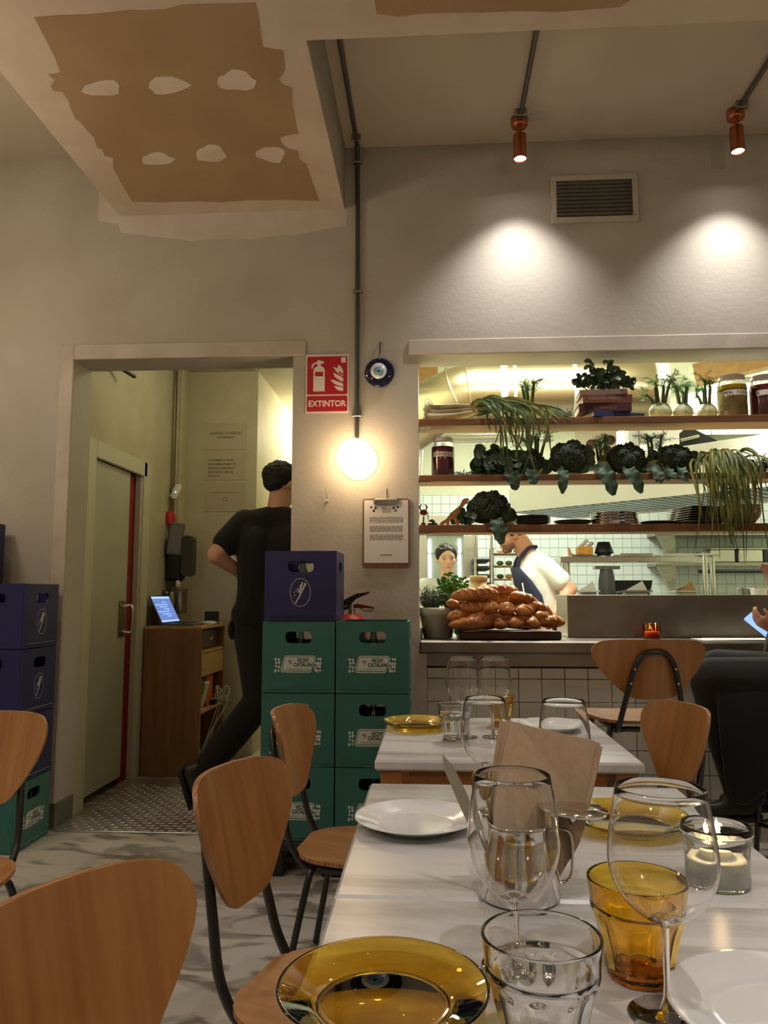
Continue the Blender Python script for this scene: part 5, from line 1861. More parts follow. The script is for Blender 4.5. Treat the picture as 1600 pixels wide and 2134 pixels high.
broccoli('dark broccoli head leftmost on the middle shelf, leaf hanging below', onshelf(1, 1098), 0.088, 1, [(-0.10, 0.09, 0.04, 0.02), (0.0, 0.06, 0.034, 0.02)])
broccoli('large dark broccoli head under the books, middle shelf', onshelf(1, 1187), 0.115, 2, [(-0.06, 0.11, 0.03, -0.01), (0.14, 0.12, 0.042, 0.05)])
broccoli('round dark broccoli head in the middle shelf, below the first fennels', onshelf(1, 1302), 0.105, 3, [(-0.02, 0.11, 0.036, 0.06), (0.12, 0.06, 0.03, 0.02)])
broccoli('dark broccoli head beside the hanging pale leaves, middle shelf', onshelf(1, 1402), 0.100, 4, [(-0.06, 0.03, 0.03, 0.0), (0.0, 0.03, 0.03, 0.02)])
broccoli('broccoli head on the lower shelf beside the wooden dinosaur', onshelf(2, 1018), 0.112, 5, [(0.02, 0.105, 0.042, 0.03)])


def leafy(name, label, cat, c, n, spread, height, mat, seed, lw=0.012, ll=0.05, droop=0.3, strand=False, group=None, stem_mat=None, each=True):
    t = thing(name, label, cat, tuple(c), 0, group)
    r = random.Random(seed)
    st = MB()
    fine = MB()
    for k in range(n):
        a = r.uniform(0, 2 * PI)
        q_ = math.sqrt(r.random())
        base = Vector((q_ * spread[0] * 0.5 * math.cos(a), q_ * spread[1] * 0.5 * math.sin(a), 0.002))
        tip = Vector((q_ * spread[0] * 1.0 * math.cos(a), q_ * spread[1] * math.sin(a), height * r.uniform(0.35, 1.0) * (1 - 0.35 * q_)))
        st.tube([base, (base + tip) / 2, tip], [0.0018, 0.0015, 0.001], 4, cap=False)
        for j in range(3):
            p = base.lerp(tip, 0.5 + 0.25 * j)
            d = Vector((r.gauss(0, 1), r.gauss(0, 0.8), r.uniform(-0.2, 0.9))).normalized()
            L = ll * r.uniform(0.6, 1.2)
            pts = [p, p + d * L * 0.5 + Vector((0, 0, 0.004)), p + d * L + Vector((0, 0, -droop * L))]
            if pts[2].z < 0.004:
                pts[2].z = 0.004
            if strand:
                fine.tube(pts, [0.0022, 0.002, 0.0008], 3, cap=False)
            elif each:
                MB().strip(broad_leaf(pts, lw, 0.1, k * 3 + j)).build('leaf', mat, t)
            else:
                fine.strip(broad_leaf(pts, lw, 0.1, k * 3 + j))
    tag(st.build('stems', stem_mat or mat, t), kind='stuff')
    if fine.v:
        tag(fine.build('leaves', mat, t), kind='stuff')
    return t


leafy('thyme_bunch', 'bushy thyme bunch on the upper shelf left of the books', 'herbs', onshelf(0, 1158), 70, (0.10, 0.06), 0.09, 'herb_grey', 1, ll=0.03, strand=True)
leafy('thyme_bunch', 'grey-green thyme bunch at the right end of the middle shelf', 'herbs', onshelf(1, 1580), 90, (0.10, 0.06), 0.11, 'herb_grey', 2, ll=0.03, strand=True)
leafy('herb_sprig', 'small herb sprigs right of the red onion jar', 'herbs', onshelf(1, 966), 30, (0.06, 0.04), 0.04, 'leaf_dark', 3, ll=0.02, strand=True)
# chard heap left of the broccoli
leafy('chard_bunch', 'heap of dark chard leaves left of the broccoli, middle shelf', 'chard', onshelf(1, 1028), 26, (0.15, 0.06), 0.17, 'leaf_dark', 4, lw=0.03, ll=0.08, droop=0.5, stem_mat='leaf_bright')
leafy('kale_sprig', 'small kale leaves left of the lower broccoli', 'kale', onshelf(2, 972, 0.07), 12, (0.06, 0.04), 0.08, 'leaf_dark', 6, lw=0.02, ll=0.05, droop=0.4)

# books with a bay branch on top
b0 = onshelf(0, 1262, 0.1)
bk = [('blue cookbook lying askew at the bottom of the book stack', 0.145, 0.098, 0.030, 'book_blue', 16, 0.03, None),
      ('maroon cookbook second from the bottom of the stack', 0.135, 0.085, 0.046, 'book_maroon', -2, -0.015, 'arabesque'),
      ('red cookbook third from the bottom of the stack', 0.128, 0.088, 0.044, 'book_red', 1, -0.006, '#'),
      ('rose-coloured cookbook on top of the stack under the bay branch', 0.122, 0.085, 0.030, 'book_rose', -4, -0.018, None)]
z = b0.z
for lab, w, d, h, mt, rz, dx, words in bk:
    t = thing('cookbook', lab, 'book', (b0.x + dx, b0.y + (0.02 if rz == 16 else 0), z), R(rz), 'cookbooks on the upper shelf')
    MB().box(-w, w, -d, d, 0, 0.003, 0.001).build('cover', mt, t)
    MB().box(-w, w, -d, d, h - 0.0035, h - 0.0005, 0.001).build('cover', mt, t)
    MB().box(-w, w, -d, -d + 0.004, 0.003, h - 0.0035).build('spine', mt, t)
    MB().box(-w + 0.004, w - 0.004, -d + 0.004, d - 0.004, 0.003, h - 0.0035).build('pages', 'page', t)
    if words == '#':
        for k in range(12):
            MB().box(-w * 0.75 + k * 0.016, -w * 0.75 + k * 0.016 + 0.011, -d - 0.0004, -d, h * (0.42 - 0.03 * (k % 3)), h * 0.72).build('printed_mark', 'book_rose', t)
    elif words:
        text(words, h * 0.62, 'book_rose', t, (0, -d - 0.0004, h * 0.5), FACE, ext=0.0002)
    z += h
leafy('bay_branch', 'leafy bay branch lying on top of the stacked books', 'branch', (b0.x - 0.01, b0.y - 0.01, z), 40, (0.17, 0.07), 0.17, 'leaf_dark', 9, lw=0.014, ll=0.06, droop=0.2)


def hanging_leaves():
    c = onshelf(1, 1485, 0.06)
    t = thing('wilted_leek_bunch', 'pale wilted leek tops hanging from the middle shelf at right', 'leek tops', tuple(c))
    r = random.Random(31)
    for k in range(120):
        x0 = r.uniform(-0.03, 0.09)
        x1 = x0 + r.gauss(0.0, 0.075)
        top = r.uniform(0.06, 0.125)
        drop = r.uniform(0.03, 0.30) if k > 22 else r.uniform(0.28, 0.48)
        pts = [(x0, 0.03, 0.03), ((x0 + x1) / 2, -0.03, top), (x1, -0.085 - r.uniform(0, 0.03), top * 0.5), (x1 + r.uniform(-0.02, 0.03), -0.12 - r.uniform(0, 0.02), -drop * 0.45), (x1 + r.uniform(-0.02, 0.05), -0.115, -drop)]
        MB().strip(ribbon(pts, r.uniform(0.004, 0.0105), 0.0008, r.uniform(0.1, 0.6))).build('leaf', ['straw_leaf', 'leek_leaf', 'leek_leaf'][k % 3], t)


hanging_leaves()
leafy('lettuce_end', 'dark curled leaves right of the hanging leek tops', 'leaves', onshelf(1, 1540, 0.07), 8, (0.05, 0.03), 0.06, 'leaf_dark', 12, lw=0.018, ll=0.05, droop=0.5)

# lower shelf: crab figure, tiny pot, dinosaur, crockery
c = onshelf(2, 881, 0.05)
t = thing('crab_figure', 'tiny red crab figure standing at the left end of the lower shelf', 'figurine', tuple(c))
MB().box(-0.012, 0.012, -0.01, 0.01, 0, 0.015, 0.003).build('base', 'crab_red', t)
MB().tube([(0, 0, 0.015), (0.002, 0, 0.05)], 0.004, 6).build('post', 'crab_red', t)
MB().ball((0.002, 0, 0.07), (0.02, 0.012, 0.016), 14, 8).build('body', 'crab_red', t)
for s in (-1, 1):
    for k in range(3):
        MB().tube([(s * 0.014, 0, 0.07 - 0.006 * k), (s * 0.026, 0, 0.074 - 0.012 * k), (s * 0.024, 0, 0.06 - 0.014 * k)], 0.0022, 5).build('leg', 'crab_red', t)
    MB().tube([(s * 0.012, 0, 0.078), (s * 0.02, 0, 0.10), (s * 0.008, 0, 0.115)], [0.003, 0.005, 0.002], 6).build('claw', 'crab_red', t)
c = onshelf(2, 900, 0.05)
t = thing('succulent_tray', 'small dark tray with a tiny succulent, lower shelf', 'plant', tuple(c))
MB().box(-0.026, 0.026, -0.018, 0.018, 0, 0.012, 0.003).build('tray', 'black_plastic', t)
m = MB()
for k in range(26):
    a = k * 2.4
    m.ball((0.016 * math.cos(a) * (k % 5) / 4, 0.012 * math.sin(a), 0.016 + 0.012 * ((k * 7) % 5) / 4), 0.005, 6, 5)
tag(m.build('rosettes', 'leaf_dark', t), kind='stuff')
c = onshelf(2, 948, 0.06)
t = thing('toy_dinosaur', 'carved wooden toy dinosaur standing on the lower shelf', 'toy', tuple(c))
dz = lambda u, v: ((u - 375) / 4.324 / 391, (1605 - v) / 4.324 / 391)
MB().prism([dz(*p) for p in ((228, 1600), (240, 1575), (290, 1545), (330, 1490), (375, 1455), (410, 1425), (430, 1380), (452, 1362), (490, 1362), (494, 1380), (470, 1390), (492, 1392), (490, 1402), (466, 1408), (445, 1430), (430, 1455),
                             (455, 1480), (480, 1482), (478, 1492), (440, 1490), (415, 1510), (412, 1540), (405, 1570), (408, 1602), (372, 1602), (370, 1570), (350, 1545), (330, 1550), (315, 1575), (318, 1602), (290, 1602), (285, 1580), (262, 1598))],
           -0.011, 0.011, TF).build('body', 'toy_wood', t)


def plates(label, c, n, r, mat, th, name='plate_stack', group='plates on the lower shelf'):
    for k in range(n):
        o = thing('shelf_plate', label if n == 1 else '%s, %s' % (label, ('lowest', 'topmost')[k] if n == 2 else ('lowest', 'second', 'third', 'fourth', 'topmost')[k]), 'plate', (c[0], c[1], c[2] + k * th), 0, group)
        MB().lathe([(0, 0.0), (r * 0.6, 0.0), (r * 0.66, 0.003), (r * 0.97, 0.014), (r, 0.0155), (r * 0.985, 0.0175), (r * 0.66, 0.006), (0, 0.004)], 40).build('dish', mat, o)


plates('dark round plate in the stack right of the lower broccoli', onshelf(2, 1105, 0.11), 5, 0.098, 'dark_ceramic', 0.0085)
plates('dark shallow plate left of the steel pans', onshelf(2, 1188, 0.11), 2, 0.1, 'dark_ceramic', 0.0085)
plates('flat dark plate between steel pans and square trays', onshelf(2, 1362, 0.11), 1, 0.098, 'dark_ceramic', 0.009)
c = onshelf(2, 1274, 0.11)
for k in range(4):
    o = thing('steel_pan', 'shiny round steel pan, %s of the four stacked pans' % ('lowest', 'second', 'third', 'topmost')[k], 'pan', (c.x, c.y, c.z + k * 0.0158), 0, 'stacked steel pans')
    MB().lathe([(0, 0.0), (0.115, 0.0), (0.12, 0.003), (0.121, 0.0145), (0.124, 0.0155), (0.122, 0.0155), (0.118, 0.004), (0, 0.0015)], 48).build('dish', 'chrome', o)
c = onshelf(2, 1440, 0.11)
for k in range(7):
    o = thing('square_tray', 'square metal tray, %s in the stack of seven' % ('lowest', 'second', 'third', 'fourth', 'fifth', 'sixth', 'topmost')[k], 'tray', (c.x + 0.004 * k, c.y, c.z + k * 0.0125), R(14), 'stacked square trays')
    m = MB()
    a, b = 0.085, 0.105
    rows = [[(x * s, y * s, z_) for x, y in ((-1, -1), (1, -1), (1, 1), (-1, 1))] for s, z_ in ((a, 0.0), (b, 0.014), (b + 0.004, 0.0145), (b + 0.004, 0.013), (a + 0.002, 0.0015))]
    m.strip(rows, False, close=True)
    m.add(rows[-1], [(0, 1, 2, 3)])
    m.add(rows[0], [(3, 2, 1, 0)])
    m.build('pan', 'steel', o)
c = onshelf(2, 1532, 0.11)
for k in range(3):
    o = thing('stone_bowl', 'beige stoneware bowl, %s of the three nested bowls' % ('lowest', 'middle', 'topmost')[k], 'bowl', (c.x, c.y, c.z + k * 0.016), 0, 'nested stoneware bowls')
    MB().lathe([(0, 0), (0.055, 0), (0.075, 0.012), (0.098, 0.04), (0.106, 0.068), (0.102, 0.068), (0.094, 0.042), (0.07, 0.016), (0, 0.008)], 40).build('dish', 'stone_bowl', o)

# ------------------------------------------------------------------ counter top things
def oncounter(x, Y):
    p = at(x, 1300, Y)
    return Vector((p.x, Y, CTZ + 0.0006))


c = oncounter(912, 4.24)
t = thing('herb_planter', 'pale clay planter full of herbs at the left end of the counter', 'planter', tuple(c))
MB().lathe([(0, 0), (0.072, 0), (0.078, 0.004), (0.098, 0.12), (0.108, 0.125), (0.108, 0.165), (0.10, 0.165), (0.092, 0.13), (0, 0.128)], 40).build('pot', 'clay_pot', t)
MB().lathe([(0, 0.148), (0.098, 0.148), (0, 0.155)], 24).build('soil', 'soil', t)
leafy('parsley', 'bright green parsley in the clay planter', 'herbs', (c.x + 0.085, c.y + 0.03, c.z + 0.152), 150, (0.085, 0.06), 0.21, 'leaf_bright', 41, lw=0.008, ll=0.034, droop=0.2, each=False)
leafy('rosemary', 'dark rosemary sprigs on the left side of the clay planter', 'herbs', (c.x - 0.035, c.y - 0.02, c.z + 0.152), 110, (0.075, 0.05), 0.15, 'herb_grey', 42, ll=0.035, strand=True)
leafy('basil_sprig', 'small leaves hanging out of the planter beside the bread', 'herbs', (c.x + 0.118, c.y - 0.06, c.z), 10, (0.03, 0.02), 0.10, 'leaf_bright', 43, lw=0.01, ll=0.03, droop=0.4)
c = oncounter(998, 4.50)
t = thing('paper_tub', 'brown paper tub standing behind the bread pile', 'tub', tuple(c))
MB().lathe([(0, 0), (0.042, 0), (0.048, 0.31), (0.046, 0.31), (0, 0.305)], 32).build('tub', 'kraft', t)
MB().lathe([(0.048, 0.31), (0.052, 0.313), (0.052, 0.338), (0.049, 0.342), (0, 0.342)], 32).build('lid', 'kraft', t)
# bread board
a, b = oncounter(956, 4.06), oncounter(1168, 4.10)
t = thing('bread_board', 'dark wooden cutting board under the heap of loaves', 'cutting board', ((a.x + b.x) / 2, 4.215, CTZ + 0.0006), R(3))
MB().box(-0.262, 0.262, -0.135, 0.135, 0, 0.042, 0.006).build('board', 'board_wood', t)
MB().box(-0.262, -0.2, -0.1352, 0.1352, 0.0065, 0.0355).build('end_grain', 'board_wood', t)
BZ = CTZ + 0.043


def loaf_mesh(L, r, cuts):
    m = MB()
    n, k = 28, 60
    rows, gs = [], []
    for i in range(k + 1):
        u = -1 + 2 * i / k
        rad = r * (1 - abs(u) ** 2.6) ** 0.62 + 0.002
        row, gr = [], []
        for j in range(n):
            a = 2 * PI * j / n
            up = max(0.0, math.sin(a))
            ph = (u * 0.5 + 0.5) * (cuts + 1) - 1.0 + 0.42 * math.cos(a)
            g = math.exp(-((ph - round(ph)) / 0.15) ** 2) if 0 <= round(ph) < cuts else 0
            g *= min(1.0, up * 1.6)
            lip = math.exp(-((ph - round(ph) - 0.24) / 0.1) ** 2) * min(1.0, up * 1.6) if 0 <= round(ph) < cuts else 0
            q_ = rad * (1 + 0.05 * math.sin(3 * a + u * 5)) * (1 - 0.20 * g + 0.04 * lip)
            row.append((u * L / 2, q_ * math.cos(a), q_ * math.sin(a) * (0.86 if math.sin(a) > 0 else 0.72)))
            gr.append(g)
        rows.append(row)
        gs.append(gr)
    m.strip(rows, True, close=True)
    for i in range(k):
        for j in range(n):
            if (gs[i][j] + gs[i + 1][j] + gs[i][(j + 1) % n]) / 3 > 0.5:
                m.mi[i * n + j] = 1
    m.add(rows[0], [tuple(range(n))])
    m.add(rows[-1], [tuple(range(n - 1, -1, -1))])
    return m.mesh('loaf', ['crust', 'crumb'])


LOAF = [loaf_mesh(0.255, 0.044, 5), loaf_mesh(0.215, 0.042, 4), loaf_mesh(0.175, 0.040, 3)]
z3 = lambda u, v: (860 + u / 4.324, 1090 + v / 4.324)
loaves = [(540, 906, 4.07, 0, 3, 'scored bread loaf at the front left foot of the heap'), (800, 902, 4.075, 2, 78, 'end of a bread loaf in the bottom row, centre'), (945, 898, 4.08, 2, 55, 'bread loaf in the bottom row, right of centre'),
          (1090, 902, 4.10, 2, 70, 'small loaf end in the bottom row, near the right'), (1235, 892, 4.13, 2, 20, 'bread loaf lying lowest at the right end of the board'), (640, 905, 4.26, 1, 8, 'bread loaf hidden in the bottom row, rear left'),
          (960, 900, 4.27, 0, -6, 'bread loaf hidden in the bottom row, rear right'),
          (440, 842, 4.10, 2, 25, 'bread loaf sticking out left in the second row'), (710, 843, 4.085, 0, -2, 'long scored loaf in the second row, centre front'), (1040, 850, 4.12, 2, 40, 'dark loaf in the second row, right'),
          (1165, 845, 4.15, 2, 62, 'loaf end in the second row, far right'), (760, 845, 4.24, 1, 5, 'bread loaf behind the second row'),
          (600, 758, 4.10, 1, 8, 'bread loaf in the third row, left'), (700, 778, 4.075, 2, 80, 'round loaf end in the third row, centre left'), (846, 776, 4.08, 2, 82, 'round loaf end in the third row, centre right'),
          (1020, 790, 4.10, 2, 50, 'glossy loaf in the third row, right'), (1140, 778, 4.16, 2, 30, 'bread loaf sloping down at the right shoulder of the heap'),
          (440, 735, 4.16, 2, 10, 'dark loaf end at the left of the third row'),
          (850, 700, 4.17, 1, 5, 'pale gold loaf in the fourth row, behind'), (1005, 690, 4.14, 2, 24, 'loaf on the right of the fourth row'), (620, 705, 4.2, 1, 0, 'bread loaf hidden under the top loaves'),
          (556, 648, 4.09, 0, 4, 'long glossy loaf on the very top of the heap, left'), (770, 612, 4.19, 1, -3, 'loaf on the top of the heap, behind the longest one')]
for k, (u, v, Y, kind, yaw, lab) in enumerate(loaves):
    p = at(*z3(u, v), Y)
    p.z = max(p.z, BZ + 0.0325)
    tilt = {4: 4, 16: 22, 19: 18}.get(k, ((k * 37) % 7 - 3) * 1.2)
    o = place('bread_loaf', LOAF[kind], None, tuple(p), (R(((k * 53) % 40) - 20), R(tilt), R(yaw)))
    tag(o, lab, 'bread', 'loaves heaped on the board')

c = oncounter(1357, 4.22)
t = thing('votive_glass', 'amber votive glass on the counter above the bar stool', 'glass', tuple(c))
MB().lathe([(0, 0), (0.040, 0), (0.044, 0.004), (0.047, 0.082), (0.045, 0.082), (0.042, 0.008), (0, 0.006)], 32, mod=lambda a, r, z: r * (1 + 0.035 * math.cos(10 * a) * (1 if 0.01 < z < 0.07 else 0))).build('cup', 'glass_amber_thin', t)
MB().lathe([(0, 0.0075), (0.037, 0.0075), (0.038, 0.04), (0, 0.038)], 24).build('wax', 'orange_plastic', t)
for k, (dx, rz, lab) in enumerate(((0, 4, 'lower'), (0.05, -3, 'upper'))):
    c = oncounter(1520, 4.17)
    o = MB().box(-0.17, 0.2, -0.08, 0.10, 0, 0.0016).build('paper_menu', 'paper', None, (c.x + dx, c.y, c.z + k * 0.0022), (0, R(-0.2 * k), R(rz)))
    tag(o, '%s paper sheet on the counter beside the phone' % lab, 'paper', 'papers on the counter')
c = oncounter(1199, 4.55)
t = thing('steel_tub', 'small steel tub with spoon behind the bread board', 'tub', tuple(c))
MB().lathe([(0, 0), (0.055, 0), (0.06, 0.085), (0.064, 0.09), (0.058, 0.09), (0.053, 0.004), (0, 0.003)], 32).build('tub', 'steel_bright', t)
MB().tube([(-0.02, 0, 0.02), (-0.055, 0, 0.14)], 0.006, 8).build('spoon_handle', 'white_plastic', t)


# ------------------------------------------------------------------ the kitchen beyond the hatch
def along(x0, x1, y, Y):
    return at(x0, y, Y), at(x1, y, Y)


# big round exhaust duct
DY = 5.6
dc = at(1100, 816, DY)
rd = 0.215
t = thing('exhaust_duct', 'big shiny round exhaust duct under the kitchen ceiling', 'duct', (dc.x, DY, dc.z))
xl = at(985, 816, DY).x - dc.x
xr = at(1362, 816, DY).x - dc.x
g1 = Vector((xl - 0.10, 0.02, -0.015))
g2 = Vector((xl - 0.28, 0.08, -0.09))
g3 = Vector((xl - 0.62, 0.3, -0.27))
MB().tube([g3, g2, g1, Vector((xl, 0, 0)), Vector((xr, 0, 0))], rd, 40, cap=False).build('pipe', 'duct_metal', t)
for p, q_ in ((Vector((xl, 0, 0)), g1), (g1, g2)):
    d = (q_ - p).normalized()
    e1 = d.orthogonal().normalized()
    e2 = d.cross(e1)
    MB().tube([p + (e1 * math.cos(a) + e2 * math.sin(a)) * (rd + 0.004) for a in [2 * PI * k / 40 for k in range(40)]], 0.008, 6, closed=True).build('seam_ring', 'duct_metal', t)
for u, w in ((1046, 0.05), (1068, 0.022), (1190, 0.028)):
    x = at(u, 816, DY).x - dc.x
    MB().tube([(x - w / 2, 0, 0), (x + w / 2, 0, 0)], rd + 0.004, 40, cap=False).build('tape_band', 'duct_tape', t)
MB().tube([(xr - 0.02, 0, 0), (xr + 0.05, 0, 0)], [rd + 0.02, rd + 0.03], 40, cap=True).build('end_collar', 'duct_tape', t)
for x in (at(1070, 816, DY).x - dc.x, at(1190, 816, DY).x - dc.x):
    MB().tube([(x, 0, rd), (x, 0, 3.3 - dc.z)], 0.006, 6).build('hanger', 'steel', t)
# thin flexible duct below
p0, p1, p2 = at(1090, 912, 6.2), at(905, 916, 6.2), at(872, 960, 6.2)
t = thing('flexible_duct', 'thin silver flexible duct curving down behind the onion jar', 'duct', tuple(p1))
ptsd = smooth_curve([p0 - p1, (p0 - p1) * 0.4, Vector((0, 0, 0)), Vector((-0.11, 0, -0.05)), p2 - p1, p2 - p1 + Vector((-0.02, 0, -0.35))], 14)
MB().tube(ptsd, [0.034 + 0.004 * (k % 2) for k in range(len(ptsd))], 14).build('hose', 'duct_tape', t)
for x in (0.1, 0.5):
    MB().tube([(x, 0, 0.03), (x, 0, 3.3 - p1.z)], 0.004, 6).build('hanger', 'steel', t)

# plywood ceiling hatch panels glimpsed above the duct and fan at the right
t = thing('wall_fan', 'clear round fan cover on the pale panel above the fennels', 'fan', tuple(at(1448, 815, 7.6)))
MB().tube([(0.17 * math.cos(a), 0, 0.22 * math.sin(a)) for a in [2 * PI * k / 32 for k in range(32)]], 0.012, 8, closed=True).build('rim', 'duct_tape', t)
MB().lathe([(0.0, 0.02), (0.15, 0.0), (0.155, 0.01)], 32, TR((0, 0, 0), (PI / 2, 0, 0), (1, 1.3, 1))).build('cover', 'glass_pane', t)
p = at(1412, 815, 7.7)
t = thing('cupboard_panel', 'row of pale cupboard doors high in the kitchen', 'cupboard', tuple(p))
for k in range(3):
    MB().box(-0.1 + k * 0.42, 0.31 + k * 0.42, 0, 0.3, -0.45, 0.42, 0.004).build('door', 'kitchen_paint', t)
p = at(1530, 780, 6.4)
t = thing('ceiling_beam', 'yellow wooden beam under the kitchen ceiling at right', 'beam', tuple(p))
MB().box(-0.3, 1.2, -0.06, 0.06, -0.02, 0.16, 0.004, TR((0, 0, 0), (0, R(-8), R(-25)))).build('beam', 'cabinet_pale', t)
p = at(885, 778, 6.9)
t = thing('cornice_board', 'pale wooden board above the duct elbow', 'board', tuple(p))
MB().box(-0.3, 0.12, 0, 0.05, -0.14, 0.1, 0.004).build('board', 'cabinet_pale', t)

# hood, set at an angle
ha, hb = atz(1065, 1068, 1.95), atz(1600, 1015, 1.95)
dv = (hb - ha)
L = dv.length + 0.9
ang = math.atan2(dv.y, dv.x)
t = thing('extractor_hood', 'long white extractor hood with steel baffle filters', 'hood', tuple(ha), ang)
MB().box(0, L, -0.012, 0.0, 0.0, 0.37, 0.003).build('front_panel', 'hood_white', t)
MB().box(0, L, 0.0005, 1.0, 0.36, 0.38).build('top_panel', 'hood_white', t)
MB().box(-0.012, 0, -0.012, 1.0, 0.0, 0.37, 0.003).build('end_panel', 'hood_white', t)
MB().box(0, L, 0.0005, 1.0, 0.02, 0.03).build('gap_shade', 'black_plastic', t)  # black sheet that gives the gaps between slats their shade
ns = 34
bf = MB().box(-0.024, 0.024, 0.05, 0.80, 0.0, 0.014, 0.003).mesh('baffle_slat', 'baffle')
for k in range(ns):
    place('baffle_slat', bf, t, (0.06 + k * (L - 0.1) / ns, 0, 0.001))
MB().box(0, L, 0.82, 1.0, 0.0, 0.019).build('rear_panel', 'hood_white', t)
# dark bracket mess above the hood
t = thing('hood_motor', 'black motor housing on top of the hood behind the fennels', 'motor', tuple(at(1410, 925, 7.75)))
MB().prism([(-0.2, -0.08), (0.05, 0.13), (0.12, 0.12), (0.34, 0.0), (0.34, -0.08)], -0.15, 0.15, TF).build('housing', 'black_plastic', t)
MB().tube([(-0.02, -0.17, 0.0), (0.16, -0.17, 0.04)], 0.018, 8).build('latch', 'chrome', t)
t = thing('white_duct_box', 'white rectangular duct box above the hood', 'duct', tuple(at(1358, 906, 6.9)))
MB().box(-0.24, 0.24, 0, 0.3, -0.09, 0.09, 0.004).build('box', 'hood_white', t)
MB().box(-0.2, -0.19, -0.3, 0, -0.3, 0.09).build('flange', 'steel', t)
t = thing('pinned_prints', 'faded poster on the kitchen wall above the broccoli', 'poster', tuple(at(1250, 935, KY - 0.019)))
MB().box(-0.28, 0.28, 0, 0.01, -0.2, 0.2).build('sheet', 'poster_paper', t)
for k, (a, b) in enumerate(((-0.1, 0.05), (0.08, -0.02), (0.12, 0.1))):
    MB().lathe([(0.06, 0), (0.06, 0.002), (0, 0.002)], 20, TR((a, 0, b), FACE)).build('printed_blot', 'board_wood', t)

# fridge with glass door
f0, f1 = at(886, 1112, 7.35), at(966, 1112, 7.35)
fw = f1.x - f0.x
t = thing('glass_door_fridge', 'steel fridge with a glass door behind the woman', 'fridge', (f0.x - 0.12, 7.35, 0))
MB().box(0, 0.62, 0.03, 0.7, 0, 1.95, 0.01).build('body', 'fridge_steel', t)
MB().box(0, 0.62, 0, 0.028, 1.76, 1.95, 0.004).build('door_frame_top', 'fridge_steel', t)
MB().box(0, 0.62, 0, 0.028, 0.1, 0.7, 0.004).build('door_frame_bottom', 'fridge_steel', t)
MB().box(0, 0.135, 0, 0.028, 0.7, 1.76, 0.004).build('door_stile', 'fridge_steel', t)
MB().box(0.115 + fw, 0.62, 0, 0.028, 0.7, 1.76, 0.004).build('door_stile', 'fridge_steel', t)
MB().box(0.135, 0.115 + fw, 0.012, 0.016, 0.7, 1.76).build('pane', 'glass_pane', t)
MB().box(0.135, 0.115 + fw, 0.029, 0.03, 0.7, 1.76).build('interior', 'hood_white', t)
for x in (0.15, 0.10 + fw - 0.03):
    MB().box(x, x + 0.02, 0.018, 0.027, 0.75, 1.72).build('added_glow_strip', 'added_fridge_glow', t)  # glowing strips added to brighten the pane and imitate bright reflected streaks
for z in (1.0, 1.3, 1.58):
    MB().box(0.135, 0.115 + fw, 0.018, 0.0285, z, z + 0.008).build('inner_shelf', 'steel', t)

# sheet-pan rack with trays
rk0, rk1 = at(990, 1150, 7.0), at(1024, 1150, 7.0)
t = thing('pan_rack', 'steel rolling rack full of dark sheet pans', 'rack', (rk0.x, 7.0, 0))
rw = at(1076, 1150, 7.0).x - rk0.x
mid = rk1.x - rk0.x
top = at(1000, 1112, 7.0).z
for x in (0.0, mid):
    MB().tube([(x, 0, 0.05), (x, 0, top - 0.03)] + [(x - 0.03 * (1 - math.cos(a)), 0, top - 0.03 + 0.03 * math.sin(a)) for a in (0.5, 1.0, 1.57)], 0.013, 8).build('post', 'steel_bright', t)
MB().tube([(0, 0, top), (mid - 0.03, 0, top)], 0.013, 8).build('top_rail', 'steel_bright', t)
for k in range(7):
    z = 1.05 + k * 0.073
    if z > top - 0.05:
        break
    o = thing('sheet_pan', 'dark sheet pan in the rolling rack, %s from below' % ('first', 'second', 'third', 'fourth', 'fifth', 'sixth', 'seventh')[k], 'tray', (rk0.x - 0.02, 7.02, z), 0, 'sheet pans in the rack')
    MB().box(0, mid + 0.0, 0, 0.5, 0, 0.036, 0.004).build('pan', 'black_plastic', o)
    MB().box(0, mid + 0.0, -0.006, 0, 0.022, 0.028, 0.002).build('rim', 'grey_plastic', o)
a = at(1027, 1152, 7.1)
t = thing('shelf_unit', 'small shelving unit of pale boards between rack and cook', 'shelf', (a.x, a.y, 0))
for x, y in ((0.0, 0.02), (0.29, 0.02), (0.0, 0.34), (0.29, 0.34)):
    MB().tube([(x, y, 0), (x, y, a.z + 0.05)], 0.009, 8).build('post', 'steel', t)
for k, yy in enumerate((1152, 1178, 1206)):
    z = at(1027, yy, 7.1).z
    MB().box(0, 0.3, 0.02, 0.35, z - 0.012, z, 0.002).build('board', 'cabinet_pale', t)
    for j in range(3):
        o = MB().ball((0, 0, 0.022), (0.034, 0.03, 0.022), 12, 8).build('vegetable', ['sign_white', 'leaf_bright', 'leek_leaf', 'orange_pulp'][(j + k) % 4], None, (a.x + 0.07 + 0.08 * j, a.y + 0.08, z + 0.0006))
        tag(o, '%s on the %s board of the small shelving unit, %s' % (['pale bulb', 'bright green vegetable', 'olive green vegetable', 'orange vegetable'][(j + k) % 4], ('upper', 'middle', 'lower')[k], ('left', 'middle', 'right')[j]), 'vegetable', 'vegetables on the small shelving unit')

